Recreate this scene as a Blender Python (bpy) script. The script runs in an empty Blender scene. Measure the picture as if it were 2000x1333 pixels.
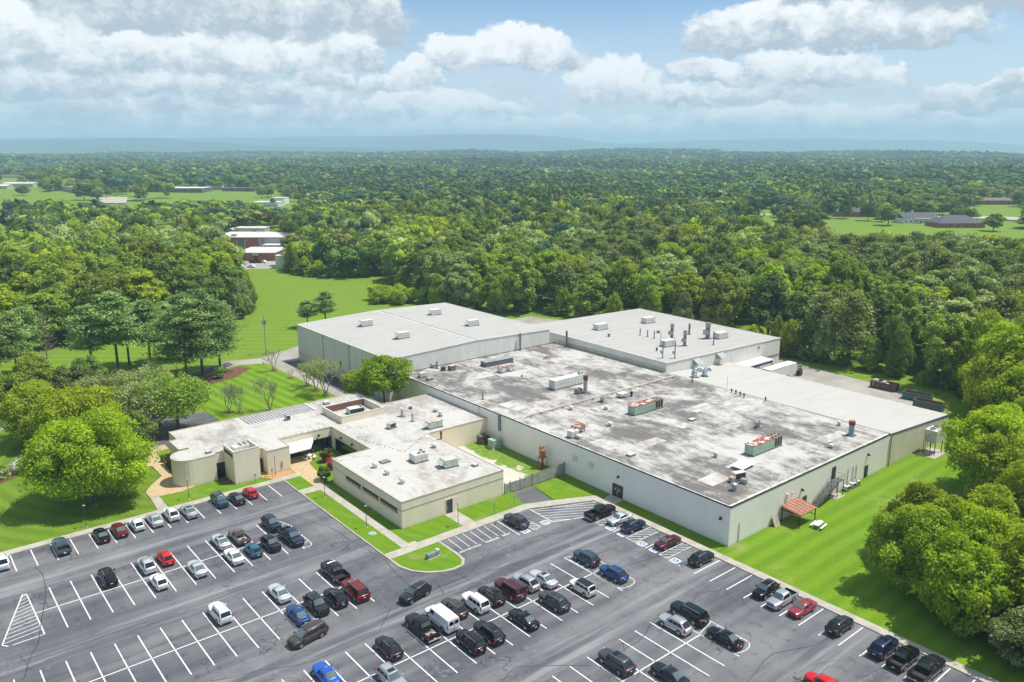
import bpy, bmesh, math, random
import numpy as np
from mathutils import Vector, Matrix
R = math.radians
SC = bpy.context.scene
COL = SC.collection
random.seed(7)

# ---------------------------------------------------------------- camera (world axes follow the buildings; metres)
CAM_H = 60.0
YAW = 39.34
PITCH = 13.58
cd = bpy.data.cameras.new('camera'); cam = bpy.data.objects.new('camera', cd); COL.objects.link(cam)
cam.location = (0, 0, CAM_H)
cam.rotation_euler = (R(90 - PITCH), 0, R(-YAW))
cd.lens = 28.0; cd.sensor_width = 36.0; cd.clip_start = 1.0; cd.clip_end = 60000.0
SC.camera = cam
SC.render.engine = 'CYCLES'
SC.cycles.use_denoising = True
SC.cycles.max_bounces = 6; SC.cycles.diffuse_bounces = 3; SC.cycles.glossy_bounces = 3
SC.cycles.transmission_bounces = 4; SC.cycles.volume_bounces = 1; SC.cycles.transparent_max_bounces = 8
SC.cycles.sample_clamp_indirect = 4.0
SC.view_settings.view_transform = 'Standard'; SC.view_settings.look = 'None'
SC.view_settings.exposure = 0.83; SC.view_settings.gamma = 1.0

# ---------------------------------------------------------------- sun and sky
SUN_DIR = Vector((0.40, -0.22, 1.0)).normalized()      # from the ground towards the sun
SUN_EL = math.asin(SUN_DIR.z)
sl = bpy.data.lights.new('sun', 'SUN'); sl.energy = 3.15; sl.angle = R(0.55); sl.color = (1.0, 0.955, 0.875)
so = bpy.data.objects.new('sun', sl); COL.objects.link(so); so.location = (60, -20, 200)
so.rotation_euler = SUN_DIR.to_track_quat('Z', 'Y').to_euler()

W = bpy.data.worlds.new("World"); SC.world = W; W.use_nodes = True
nt = W.node_tree; N = nt.nodes; LK = nt.links
bg = N['Background']; bg.inputs['Strength'].default_value = 0.15
class NB:
    """little helper to write node maths"""
    def __init__(s, tree): s.t = tree; s.n = tree.nodes; s.l = tree.links
    def new(s, typ, **kw):
        n = s.n.new(typ)
        for k, v in kw.items(): setattr(n, k, v)
        return n
    def put(s, sock, v):
        if isinstance(v, bpy.types.NodeSocket): s.l.new(v, sock)
        else: sock.default_value = v
    def m(s, op, a, b=0.0, c=0.0, clamp=False):
        n = s.new('ShaderNodeMath', operation=op); n.use_clamp = clamp
        s.put(n.inputs[0], a); s.put(n.inputs[1], b); s.put(n.inputs[2], c)
        return n.outputs[0]
    def v(s, op, a, b=(0, 0, 0), scale=None):
        n = s.new('ShaderNodeVectorMath', operation=op)
        s.put(n.inputs[0], a); s.put(n.inputs[1], b)
        if scale is not None: s.put(n.inputs['Scale'], scale)
        return n.outputs['Value'] if op in ('DOT_PRODUCT', 'LENGTH', 'DISTANCE') else n.outputs[0]
    def sep(s, a): n = s.new('ShaderNodeSeparateXYZ'); s.l.new(a, n.inputs[0]); return n.outputs
    def comb(s, x, y, z=0.0):
        n = s.new('ShaderNodeCombineXYZ')
        for i, q in enumerate((x, y, z)): s.put(n.inputs[i], q)
        return n.outputs[0]
    def noise(s, vec, scale=1.0, detail=3.0, rough=0.5, dist=0.0, col=False):
        n = s.new('ShaderNodeTexNoise'); s.l.new(vec, n.inputs['Vector'])
        n.inputs['Scale'].default_value = scale; n.inputs['Detail'].default_value = detail
        n.inputs['Roughness'].default_value = rough; n.inputs['Distortion'].default_value = dist
        return n.outputs['Color' if col else 'Fac']
    def ramp(s, a, lo, hi, o0=0.0, o1=1.0, smooth=True):
        n = s.new('ShaderNodeMapRange', interpolation_type='SMOOTHSTEP' if smooth else 'LINEAR')
        s.put(n.inputs[0], a)
        for i, q in enumerate((lo, hi, o0, o1)): n.inputs[i + 1].default_value = q
        return n.outputs[0]
    def mix(s, f, a, b, blend='MIX'):
        n = s.new('ShaderNodeMix', data_type='RGBA', blend_type=blend)
        s.put(n.inputs[0], f)
        for i, q in ((6, a), (7, b)):
            if not isinstance(q, bpy.types.NodeSocket): q = (*q[:3], 1.0)
            s.put(n.inputs[i], q)
        return n.outputs[2]

b = NB(nt)
sky = b.new('ShaderNodeTexSky', sky_type='NISHITA'); sky.sun_disc = False
sky.sun_elevation = SUN_EL; sky.sun_rotation = math.atan2(SUN_DIR.x, SUN_DIR.y)
sky.air_density = 1.0; sky.dust_density = 0.4; sky.ozone_density = 2.0; sky.altitude = 200
tc = b.new('ShaderNodeTexCoord'); d = tc.outputs['Generated']
ca, sa = math.cos(R(YAW)), math.sin(R(YAW))
fx = b.v('DOT_PRODUCT', d, (ca, -sa, 0)); fy = b.v('DOT_PRODUCT', d, (sa, ca, 0)); dz = b.sep(d)[2]
az = b.m('MULTIPLY', b.m('ARCTAN2', fx, fy), 15.56)
el = b.m('MULTIPLY', b.m('ARCSINE', dz), 15.56)
P0 = b.comb(az, el)                                   # unit: a hundredth of the photograph's 1556 px focal length
Pn = b.v('MULTIPLY', P0, (1.0, 1.6, 1.0))
w1 = b.noise(Pn, 1.1, 5.0, 0.62, 0.0, True)
w2 = b.noise(Pn, 3.6, 3.0, 0.6, 0.0, True)
wp = b.v('ADD', b.v('SCALE', b.v('SUBTRACT', w1, (.5, .5, .5)), scale=1.15), b.v('SCALE', b.v('SUBTRACT', w2, (.5, .5, .5)), scale=0.26))
P = b.v('ADD', P0, b.v('MULTIPLY', wp, (1.0, 0.62, 0.0)))
def angles(u, v):
    x, y = (u - 1000) / 1556, (666.5 - v) / 1556
    cp, sp = math.cos(R(PITCH)), math.sin(R(PITCH))
    f = cp + y * sp; z = -sp + y * cp
    return math.atan2(x, f) * 15.56, math.atan2(z, math.hypot(x, f)) * 15.56
# cumulus: (centre u, base v, top v, half width, weight, greyness)
CLOUDS = [(450, 78, -60, 300, 1.1, .42), (660, 60, -60, 130, 1.0, .3), (20, 130, 5, 75, 1.1, .1), (130, 140, 28, 70, 1.1, .15), (60, 150, 60, 120, 1.1, .25), (250, 150, 72, 190, 1.2, .28),
          (490, 143, 66, 135, 1.2, .12), (676, 134, 58, 62, 1.15, .08), (601, 140, 96, 20, .9, .0), (640, 175, 120, 60, .9, .2), (990, 136, 66, 135, 1.2, .12), (868, 128, 70, 45, 1.1, .06),
          (818, 165, 96, 46, 1.1, .06), (770, 185, 132, 90, .95, .15), (845, 243, 180, 120, 1.2, .1), (1000, 235, 193, 50, 1.0, .08), (640, 216, 170, 80, 1.0, .15), (300, 205, 135, 390, 1.0, .35),
          (400, 245, 185, 340, .95, .35), (80, 190, 150, 110, .8, .35), (1195, 205, 122, 82, 1.2, .06), (1255, 205, 160, 45, 1.0, .1), (1560, 95, 8, 160, 1.25, .25), (1720, 88, 8, 150, 1.2, .2),
          (1450, 80, 25, 80, 1.0, .1), (1640, 100, 50, 220, 1.0, .5), (1585, 165, 98, 125, 1.1, .15), (1740, 168, 130, 34, 1.0, .1), (1375, 160, 111, 78, 1.0, .15), (1470, 203, 148, 115, 1.0, .2),
          (1345, 215, 162, 60, .95, .12), (1900, 35, -70, 160, 1.2, .75), (1640, 12, -60, 120, 1.0, .7), (1905, 218, 158, 95, 1.0, .3), (1975, 190, 135, 50, 1.0, .35), (1745, 245, 194, 62, .95, .2),
          (1100, 268, 230, 60, 1.0, .15), (1225, 265, 228, 60, 1.0, .15), (1400, 264, 212, 80, 1.0, .15), (1800, 268, 215, 160, .95, .35), (1560, 268, 195, 230, .9, .25), (280, 250, 205, 90, 1.0, .2), (120, 255, 225, 120, .5, .3),
          (520, 268, 225, 450, .85, .25), (1200, 275, 235, 700, .7, .2), (900, 268, 225, 300, .9, .15)]
F = SH = WT = None
for (u, vb, vt, hw, wgt, gr) in CLOUDS:
    cx, eb = angles(u, vb); _, et = angles(u, vt); H = (et - eb); rx = hw / 100 * 1.08
    q = b.v('MULTIPLY', b.v('SUBTRACT', P, (cx, eb + H * .30, 0)), (1 / rx, 1 / (H * .80), 0))
    g = b.m('SUBTRACT', wgt, b.v('MULTIPLY' if False else 'LENGTH', q))
    y = b.sep(P)[1]
    g = b.m('MINIMUM', g, b.m('MULTIPLY_ADD', y, 1.9 / H, -1.9 * eb / H + .12))
    g = b.m('MAXIMUM', g, 0.0)
    hgt = b.m('MULTIPLY_ADD', y, 1.0 / H, -eb / H - gr)
    F = g if F is None else b.m('MAXIMUM', F, g)
    g2 = b.m('MULTIPLY', g, g)
    SH = b.m('MULTIPLY', g2, hgt) if SH is None else b.m('MULTIPLY_ADD', g2, hgt, SH)
    WT = g2 if WT is None else b.m('ADD', g2, WT)
shade = b.m('DIVIDE', SH, b.m('ADD', WT, 0.002))
# clouds of the rest of the sky (above and behind the picture), cover raised for whiter fill light
gen = b.noise(b.v('DIVIDE', d, b.comb(b.m('ADD', dz, .12), b.m('ADD', dz, .12), b.m('ADD', dz, .12))), 1.1, 5.0, .6)
up = b.ramp(dz, 0.17, 0.30)
Fg = b.m('MULTIPLY', b.ramp(gen, .38, .56), up)
fluff = b.noise(P, 2.2, 6.0, 0.62)
fine = b.noise(Pn, 5.0, 5.0, 0.65)
edge = b.m('ADD', F, b.m('ADD', b.m('MULTIPLY', b.m('SUBTRACT', fluff, .5), .28), b.m('MULTIPLY', b.m('SUBTRACT', fine, .5), .10)))
alpha = b.ramp(edge, .04, .21)
soft = b.ramp(b.noise(b.v('MULTIPLY', P0, (.35, 1.5, 1)), 1.0, 5.0, .6), .42, .75)
veil = b.m('MULTIPLY', b.m('MULTIPLY', soft, b.ramp(el, 0.2, 3.0, .75, 0.05)), b.ramp(dz, .18, .24, 1, 0))
alpha = b.m('MAXIMUM', b.m('MAXIMUM', alpha, Fg), veil)
lum = b.m('ADD', b.m('MULTIPLY', shade, .62), b.m('MULTIPLY', b.m('SUBTRACT', fluff, .5), 1.25))
lum = b.m('ADD', lum, b.m('MULTIPLY', b.m('SUBTRACT', fine, .5), .5))
lum = b.ramp(lum, -.22, .46)
ccol = b.mix(lum, (1.9, 2.15, 2.42), (4.3, 4.28, 4.2))
skyc = b.mix(1.0, sky.outputs[0], (0.195, 0.35, 0.465), 'MULTIPLY')
skyc = b.mix(b.ramp(el, 0.0, 3.6, .9, 0.0), skyc, (3.35, 3.6, 3.7))
out = b.mix(b.m('MULTIPLY', alpha, .95), skyc, ccol)
LK.new(out, bg.inputs['Color'])
W.cycles.sampling_method = 'MANUAL'; W.cycles.sample_map_resolution = 512

# ---------------------------------------------------------------- naming helpers
def tag(o, label=None, cat=None, group=None, kind=None):
    if label: o['label'] = label
    if cat: o['category'] = cat
    if group: o['group'] = group
    if kind: o['kind'] = kind
    return o
def link(o, parent=None):
    COL.objects.link(o)
    if parent is not None: o.parent = parent
    return o
def thing(name, label, cat, loc=(0, 0, 0), rz=0.0, group=None):
    o = bpy.data.objects.new(name, None); o.empty_display_size = .5; link(o)
    o.location = loc; o.rotation_euler = (0, 0, rz)
    return tag(o, label, cat, group)
class MB:
    """collects shapes and links them as ONE mesh object"""
    def __init__(s): s.v = []; s.f = []; s.mi = []; s.cur = 0
    def add(s, vs, fs):
        k = len(s.v); s.v += [tuple(q) for q in vs]; s.f += [tuple(i + k for i in f) for f in fs]; s.mi += [s.cur] * len(fs)
        return s
    def box(s, x0, x1, y0, y1, z0, z1):
        return s.add([(x0, y0, z0), (x1, y0, z0), (x1, y1, z0), (x0, y1, z0), (x0, y0, z1), (x1, y0, z1), (x1, y1, z1), (x0, y1, z1)],
                     [(0, 3, 2, 1), (4, 5, 6, 7), (0, 1, 5, 4), (1, 2, 6, 5), (2, 3, 7, 6), (3, 0, 4, 7)])
    def obox(s, c, ax, l, w, z0, z1):
        """box round centre c, long axis at angle ax"""
        u = Vector((math.cos(ax), math.sin(ax))) * l / 2; n = Vector((-math.sin(ax), math.cos(ax))) * w / 2; c = Vector(c)
        p = [c - u - n, c + u - n, c + u + n, c - u + n]
        return s.add([(q.x, q.y, z0) for q in p] + [(q.x, q.y, z1) for q in p], [(0, 3, 2, 1), (4, 5, 6, 7), (0, 1, 5, 4), (1, 2, 6, 5), (2, 3, 7, 6), (3, 0, 4, 7)])
    def prism(s, pts, z0, z1, top=True, bot=False, sides=True):
        n = len(pts); a = sum(pts[i][0] * pts[(i + 1) % n][1] - pts[(i + 1) % n][0] * pts[i][1] for i in range(n))
        if a < 0: pts = pts[::-1]
        fs = []
        if sides: fs += [(i, (i + 1) % n, n + (i + 1) % n, n + i) for i in range(n)]
        if top: fs.append(tuple(range(n, 2 * n)))
        if bot: fs.append(tuple(range(n - 1, -1, -1)))
        return s.add([(*p[:2], z0) for p in pts] + [(*p[:2], z1) for p in pts], fs)
    def tube(s, p0, p1, r0, r1=None, n=8, cap=True):
        r1 = r0 if r1 is None else r1; p0 = Vector(p0); p1 = Vector(p1); dd = (p1 - p0).normalized()
        a = dd.orthogonal().normalized(); c = dd.cross(a)
        vs = [p + (a * math.cos(2 * math.pi * i / n) + c * math.sin(2 * math.pi * i / n)) * r for p, r in ((p0, r0), (p1, r1)) for i in range(n)]
        fs = [(i, (i + 1) % n, n + (i + 1) % n, n + i) for i in range(n)]
        if cap: fs += [tuple(range(n, 2 * n)), tuple(range(n - 1, -1, -1))]
        return s.add(vs, fs)
    def path(s, pts, rs, n=6):
        for i in range(len(pts) - 1): s.tube(pts[i], pts[i + 1], rs[i], rs[i + 1], n)
        return s
    def ball(s, c, r, n=8, m=5, sz=1.0):
        vs = [(c[0], c[1], c[2] + r * sz)]
        for j in range(1, m):
            t = math.pi * j / m
            vs += [(c[0] + r * math.sin(t) * math.cos(2 * math.pi * i / n), c[1] + r * math.sin(t) * math.sin(2 * math.pi * i / n), c[2] + r * sz * math.cos(t)) for i in range(n)]
        vs.append((c[0], c[1], c[2] - r * sz)); L = len(vs) - 1
        fs = [(0, 1 + i, 1 + (i + 1) % n) for i in range(n)]
        for j in range(m - 2):
            k = 1 + j * n; fs += [(k + i, k + n + i, k + n + (i + 1) % n, k + (i + 1) % n) for i in range(n)]
        k = 1 + (m - 2) * n; fs += [(L, k + (i + 1) % n, k + i) for i in range(n)]
        return s.add(vs, fs)
    def strip(s, a, c, w, z):
        """flat painted strip from a to c"""
        a = Vector(a[:2]); c = Vector(c[:2]); dd = (c - a).normalized(); n = Vector((-dd.y, dd.x)) * w / 2
        return s.add([(*(a - n), z), (*(c - n), z), (*(c + n), z), (*(a + n), z)], [(0, 1, 2, 3)])
    def mesh(s, name, mats, smooth=False, bevel=0.0):
        me = bpy.data.meshes.new(name); me.from_pydata(s.v, [], s.f)
        for q in (mats if isinstance(mats, (list, tuple)) else [mats]): me.materials.append(q)
        if any(s.mi): me.polygons.foreach_set('material_index', s.mi)
        if bevel:
            bm = bmesh.new(); bm.from_mesh(me); bmesh.ops.remove_doubles(bm, verts=bm.verts, dist=1e-4)
            bmesh.ops.bevel(bm, geom=[e for e in bm.edges if e.is_manifold and e.calc_face_angle(0) > .5], offset=bevel, segments=1, affect='EDGES'); bm.to_mesh(me); bm.free()
        if smooth: me.polygons.foreach_set('use_smooth', [True] * len(me.polygons))
        me.update(); return me
    def build(s, name, mats, parent=None, smooth=False, bevel=0.0, label=None):
        o = bpy.data.objects.new(name, s.mesh(name, mats, smooth, bevel)); link(o, parent)
        if label: o['label'] = label
        return o
def local(root, fn):
    return fn
# ---------------------------------------------------------------- materials
MATS = {}
def base_mat(name):
    m = bpy.data.materials.new(name); m.use_nodes = True
    MATS[name] = m
    return m, NB(m.node_tree), m.node_tree.nodes['Principled BSDF']
def setp(p, rough=.6, metal=0.0, coat=0.0, spec=.5):
    p.inputs['Roughness'].default_value = rough; p.inputs['Metallic'].default_value = metal
    p.inputs['Coat Weight'].default_value = coat; p.inputs['Coat Roughness'].default_value = .04
    p.inputs['Specular IOR Level'].default_value = spec
def wpos(b): return b.new('ShaderNodeNewGeometry').outputs['Position']
def opos(b): return b.new('ShaderNodeTexCoord').outputs['Object']
def M(name, col, rough=.6, metal=0.0, col2=None, scale=1.0, amount=1.0, coat=0.0, bump=0.0, spec=.5, obj=False, stretch=None, lo=.38, hi=.66):
    """plain material with a mottled second colour"""
    if name in MATS: return MATS[name]
    m, b, p = base_mat(name); setp(p, rough, metal, coat, spec)
    co = opos(b) if obj else wpos(b)
    if stretch: co = b.v('MULTIPLY', co, stretch)
    c2 = col2 or tuple(q * .82 for q in col)
    n = b.noise(co, scale, 4.0, .6)
    b.put(p.inputs['Base Color'], b.mix(b.m('MULTIPLY', b.ramp(n, lo, hi), amount), col, c2))
    if bump:
        bp = b.new('ShaderNodeBump'); bp.inputs['Strength'].default_value = bump; bp.inputs['Distance'].default_value = .02
        b.put(bp.inputs['Height'], b.noise(co, scale * 6, 3.0)); b.put(p.inputs['Normal'], bp.outputs[0])
    return m

def asphalt(name, dark, light, cracks=True, lanes=(.03, .30)):
    m, b, p = base_mat(name); setp(p, .86, spec=.35)
    g = wpos(b)
    lane = b.noise(b.v('MULTIPLY', g, (lanes[0], lanes[1], 0)), 1.0, 3.0, .55)
    lane2 = b.noise(b.v('MULTIPLY', g, (.16, .028, 0)), 1.0, 3.0, .6)
    big = b.noise(g, .045, 4.0, .6)
    f = b.m('ADD', b.m('MULTIPLY', lane, .55), b.m('ADD', b.m('MULTIPLY', lane2, .2), b.m('MULTIPLY', big, .45)))
    c = b.mix(b.ramp(f, .47, .76), dark, light)
    scuff = b.ramp(b.noise(b.v('MULTIPLY', g, (.9, .12, 0)), 1.0, 5.0, .7), .60, .80)
    c = b.mix(b.m('MULTIPLY', scuff, .45), c, tuple(q * 1.5 for q in light))
    patch = b.ramp(b.noise(g, .33, 5.0, .72), .60, .68)
    c = b.mix(b.m('MULTIPLY', patch, .34), c, tuple(q * 1.25 for q in light))
    grain = b.noise(g, 9.0, 4.0, .7)
    c = b.mix(b.m('MULTIPLY', b.ramp(grain, .35, .7, 0, 1), .35), c, tuple(q * .62 for q in dark))
    if cracks:
        sx, sy = b.sep(g)[0], b.sep(g)[1]
        ph = b.m('FRACT', b.m('MULTIPLY', b.m('ADD', sy, -103.0 + 200), 1 / 19.9))
        ais = b.ramp(b.m('ABSOLUTE', b.m('SUBTRACT', ph, .5)), .28, .46)
        wn = b.noise(b.v('MULTIPLY', g, (.035, .55, 0)), 1.0, 4.0, .6)
        c = b.mix(b.m('MULTIPLY', b.m('MULTIPLY', ais, b.ramp(wn, .44, .66)), .75), c, tuple(q * 1.35 for q in light))
        bay = b.ramp(b.m('ABSOLUTE', b.m('SUBTRACT', b.m('FRACT', b.m('MULTIPLY', b.m('ADD', sx, -13.5), 1 / 2.715)), .5)), .0, .26, 1, 0)
        dr = b.ramp(b.noise(g, .9, 4.0, .65), .50, .64)
        c = b.mix(b.m('MULTIPLY', b.m('MULTIPLY', b.m('MULTIPLY', bay, dr), b.m('SUBTRACT', 1.0, ais)), .55), c, tuple(q * .45 for q in dark))
    spots = b.ramp(b.noise(g, 1.7, 2.0, .5), .70, .78)
    c = b.mix(b.m('MULTIPLY', spots, .35), c, tuple(q * .5 for q in dark))
    if cracks:
        wob = b.v('SCALE', b.v('SUBTRACT', b.noise(g, .35, 4.0, .65, 0, True), (.5, .5, .5)), scale=5.0)
        vo = b.new('ShaderNodeTexVoronoi', feature='DISTANCE_TO_EDGE'); b.put(vo.inputs['Vector'], b.v('ADD', g, wob)); vo.inputs['Scale'].default_value = .13
        msk = b.ramp(b.noise(g, .07, 2.0, .5), .46, .58)
        c = b.mix(b.m('MULTIPLY', b.m('MULTIPLY', b.ramp(vo.outputs['Distance'], .003, .009, 1, 0), msk), .3), c, tuple(q * 1.7 for q in light))
        vo2 = b.new('ShaderNodeTexVoronoi', feature='DISTANCE_TO_EDGE'); b.put(vo2.inputs['Vector'], b.v('ADD', g, b.v('SCALE', wob, scale=.6))); vo2.inputs['Scale'].default_value = .34
        msk2 = b.ramp(b.noise(b.v('ADD', g, (40, 9, 0)), .10, 3.0, .6), .60, .64)
        c = b.mix(b.m('MULTIPLY', b.m('MULTIPLY', b.ramp(vo2.outputs['Distance'], .008, .022, 1, 0), msk2), .8), c, (.016, .016, .018))
    b.put(p.inputs['Base Color'], c)
    bp = b.new('ShaderNodeBump'); bp.inputs['Strength'].default_value = .25; bp.inputs['Distance'].default_value = .02
    b.put(bp.inputs['Height'], grain); b.put(p.inputs['Normal'], bp.outputs[0])
    return m
M_ASPH = asphalt('lot_asphalt', (.082, .086, .100), (.200, .202, .210))
M_ASPH2 = asphalt('road_asphalt', (.085, .086, .095), (.16, .16, .165), False)

def grass(name, ang, width, c1, c2, dry, dryamt=.35, cw=.5, arcs=None, dryscale=.10):
    """mown grass with mowing bands; arcs=(cx,cy) bends them"""
    m, b, p = base_mat(name); setp(p, .9, spec=.15)
    g = wpos(b)
    wob = b.m('MULTIPLY', b.m('SUBTRACT', b.noise(g, .05, 2.0), .5), 1.6)
    if arcs: s = b.v('DISTANCE', g, (*arcs, 0.0))
    else: s = b.v('DOT_PRODUCT', g, (math.cos(ang), math.sin(ang), 0))
    s = b.m('ADD', s, wob)
    st = b.ramp(b.m('SINE', b.m('MULTIPLY', s, math.pi / width)), -.7, .7)
    n1 = b.noise(g, .12, 5.0, .62); n2 = b.noise(g, 2.3, 4.0, .7); n3 = b.noise(g, 11.0, 2.0, .6)
    c = b.mix(b.m('MULTIPLY', st, cw), c1, c2)
    c = b.mix(b.m('MULTIPLY', b.ramp(n1, .42, .72), .55), c, tuple(q * w for q, w in zip(c1, (1.5, 1.18, 1.15))))
    d1 = b.ramp(b.noise(b.v('ADD', g, (17, 5, 0)), dryscale, 5.0, .7), .53, .70)
    c = b.mix(b.m('MULTIPLY', d1, dryamt), c, dry)
    c = b.mix(b.m('MULTIPLY', b.ramp(n2, .35, .75), .40), c, tuple(q * .55 for q in c1))
    c = b.mix(b.m('MULTIPLY', b.ramp(n3, .4, .8), .35), c, tuple(q * 1.35 for q in c2))
    b.put(p.inputs['Base Color'], c)
    bp = b.new('ShaderNodeBump'); bp.inputs['Strength'].default_value = .5; bp.inputs['Distance'].default_value = .08
    b.put(bp.inputs['Height'], n2); b.put(p.inputs['Normal'], bp.outputs[0])
    return m
G1, G2, GD = (.102, .205, .008), (.178, .315, .018), (.24, .23, .08)
M_GR_FIELD = grass('field_grass', R(90 - YAW), 2.6, (.125, .215, .016), (.175, .285, .028), (.20, .22, .08), .5, .6, dryscale=.02)
M_GR_E = grass('east_lawn_grass', R(90), 1.5, G1, G2, (.32, .29, .12), .6, .5, dryscale=.09)
M_GR_N = grass('north_lawn_grass', R(5), 1.5, G1, G2, GD, .28, .85)
M_GR_W = grass('west_lawn_grass', 0, 1.7, (.10, .18, .012), (.155, .250, .024), GD, .25, .7, arcs=(52, 168))
M_GR = grass('verge_grass', R(20), 1.2, G1, G2, (.30, .27, .11), .55, .2, dryscale=.22)

M_CONC = M('concrete', (.43, .40, .34), .85, col2=(.34, .32, .27), scale=.6, bump=.1)
M_CONC2 = M('yard_concrete', (.36, .34, .30), .85, col2=(.28, .26, .23), scale=.12, bump=.1)
M_TAN = M('exposed_aggregate', (.52, .40, .235), .85, col2=(.42, .31, .17), scale=1.6)
M_MULCH = M('mulch', (.17, .085, .045), .95, col2=(.10, .05, .03), scale=3.0, bump=.4)
M_CHIP = M('orange_chips', (.50, .30, .13), .95, col2=(.36, .20, .08), scale=4.0, bump=.4)
M_WHITE = M('marking_paint', (.74, .74, .75), .7, col2=(.40, .40, .41), scale=3.5, amount=.8, lo=.50, hi=.75)
M_SEAL = M('crack_sealant', (.022, .022, .024), .6)
M_BLUE = M('blue_marking', (.13, .24, .42), .7)

def roof(name, light, dark, amt=1.0, scale=.085, lo=.42, hi=.565, str_=(1, .62, 1), seams=False, warm=(.27, .257, .25)):
    m, b, p = base_mat(name); setp(p, .9, spec=.2)
    g = wpos(b); gs = b.v('MULTIPLY', g, str_)
    n = b.noise(gs, scale, 9.0, .74, .35); nf = b.noise(gs, scale * 6, 7.0, .76); nn = b.noise(g, 3.0, 4.0, .7)
    f = b.m('ADD', b.m('MULTIPLY', n, .66), b.m('MULTIPLY', nf, .34))
    c = b.mix(b.m('MULTIPLY', b.ramp(f, lo, hi), amt), light, dark)
    c = b.mix(b.m('MULTIPLY', b.ramp(b.noise(b.v('ADD', gs, (31, 8, 0)), scale * 1.7, 5.0, .7), .5, .72), .45 * amt), c, warm)
    c = b.mix(b.m('MULTIPLY', b.ramp(b.noise(b.v('ADD', g, (7, 70, 0)), .05, 3.0, .6), .64, .74), .35 * amt), c, (.50, .44, .27))
    c = b.mix(b.m('MULTIPLY', b.ramp(nn, .45, .75), .28), c, tuple(q * .7 for q in dark))
    if seams:
        sx = b.m('ABSOLUTE', b.m('SUBTRACT', b.m('FRACT', b.m('MULTIPLY', b.sep(g)[0], 1 / 6.1)), .5))
        c = b.mix(b.m('MULTIPLY', b.ramp(sx, .0, .03, 1, 0), .28), c, light)
    b.put(p.inputs['Base Color'], c)
    return m
M_ROOF = roof('stained_roof', (.51, .495, .465), (.148, .137, .131), seams=True)
M_ROOF2 = roof('light_stained_roof', (.51, .495, .46), (.25, .232, .215), .85, .12, .46, .62, warm=(.40, .36, .33))
def metal_roof(name, c1, c2, per, axis=0, seam_c=None, w=.03, stripe=.5):
    m, b, p = base_mat(name); setp(p, .55, spec=.3)
    g = wpos(b); s = b.sep(g)
    t = b.m('FRACT', b.m('MULTIPLY', s[axis], 1 / per))
    band = b.ramp(b.m('ABSOLUTE', b.m('SUBTRACT', t, .5)), .5 - w, .5, 0, 1)
    pan = b.noise(b.comb(b.m('FLOOR', b.m('MULTIPLY', s[axis], 1 / per)), b.m('FLOOR', b.m('MULTIPLY', s[1 - axis], 1 / 7.5)), 0), .77, 1.0)
    n = b.noise(b.v('MULTIPLY', g, (.5, .08, 1) if axis == 0 else (.08, .5, 1)), 1.0, 5.0, .65)
    c = b.mix(b.ramp(n, .35, .7), c1, c2)
    c = b.mix(b.m('MULTIPLY', b.ramp(pan, .3, .7, 0, 1, False), .25), c, tuple(q * .88 for q in c2))
    c = b.mix(b.m('MULTIPLY', band, stripe), c, seam_c or tuple(q * .72 for q in c2))
    b.put(p.inputs['Base Color'], c)
    return m
M_WROOF = metal_roof('warehouse_metal_roof', (.455, .442, .41), (.40, .39, .365), .61, 1)
M_AROOF = metal_roof('annex_metal_roof', (.50, .488, .455), (.455, .445, .415), .61, 1)
def ribwall(name, c1, c2, per=.3, amt=.35, streak=None):
    m, b, p = base_mat(name); setp(p, .7, spec=.3)
    g = wpos(b); s = b.sep(g); h = b.m('ADD', s[0], s[1])
    t = b.m('ABSOLUTE', b.m('SUBTRACT', b.m('FRACT', b.m('MULTIPLY', h, 1 / per)), .5))
    pan = b.ramp(b.noise(b.comb(b.m('FLOOR', b.m('MULTIPLY', h, 1 / 1.2)), 3.0, 0), 1.31, 1.0), .3, .7)
    n = b.noise(b.v('MULTIPLY', g, (.8, .8, .12)), .7, 5.0, .65)
    c = b.mix(b.ramp(n, .35, .72), c1, c2)
    c = b.mix(b.m('MULTIPLY', pan, .35), c, c2)
    c = b.mix(b.m('MULTIPLY', b.ramp(t, .34, .46), amt), c, tuple(q * .72 for q in c2))
    low = b.ramp(b.m('ADD', s[2], b.m('MULTIPLY', n, .8)), .3, 1.2, .45, 0)
    c = b.mix(low, c, tuple(q * .75 for q in c2))
    b.put(p.inputs['Base Color'], c)
    bp = b.new('ShaderNodeBump'); bp.inputs['Strength'].default_value = .5; bp.inputs['Distance'].default_value = .03
    b.put(bp.inputs['Height'], t); b.put(p.inputs['Normal'], bp.outputs[0])
    return m
M_WALL_W = ribwall('warehouse_siding', (.74, .725, .67), (.64, .63, .58), .30, .35)
M_WALL_A = ribwall('annex_siding', (.68, .65, .53), (.58, .555, .44), .90, .45)
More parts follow.
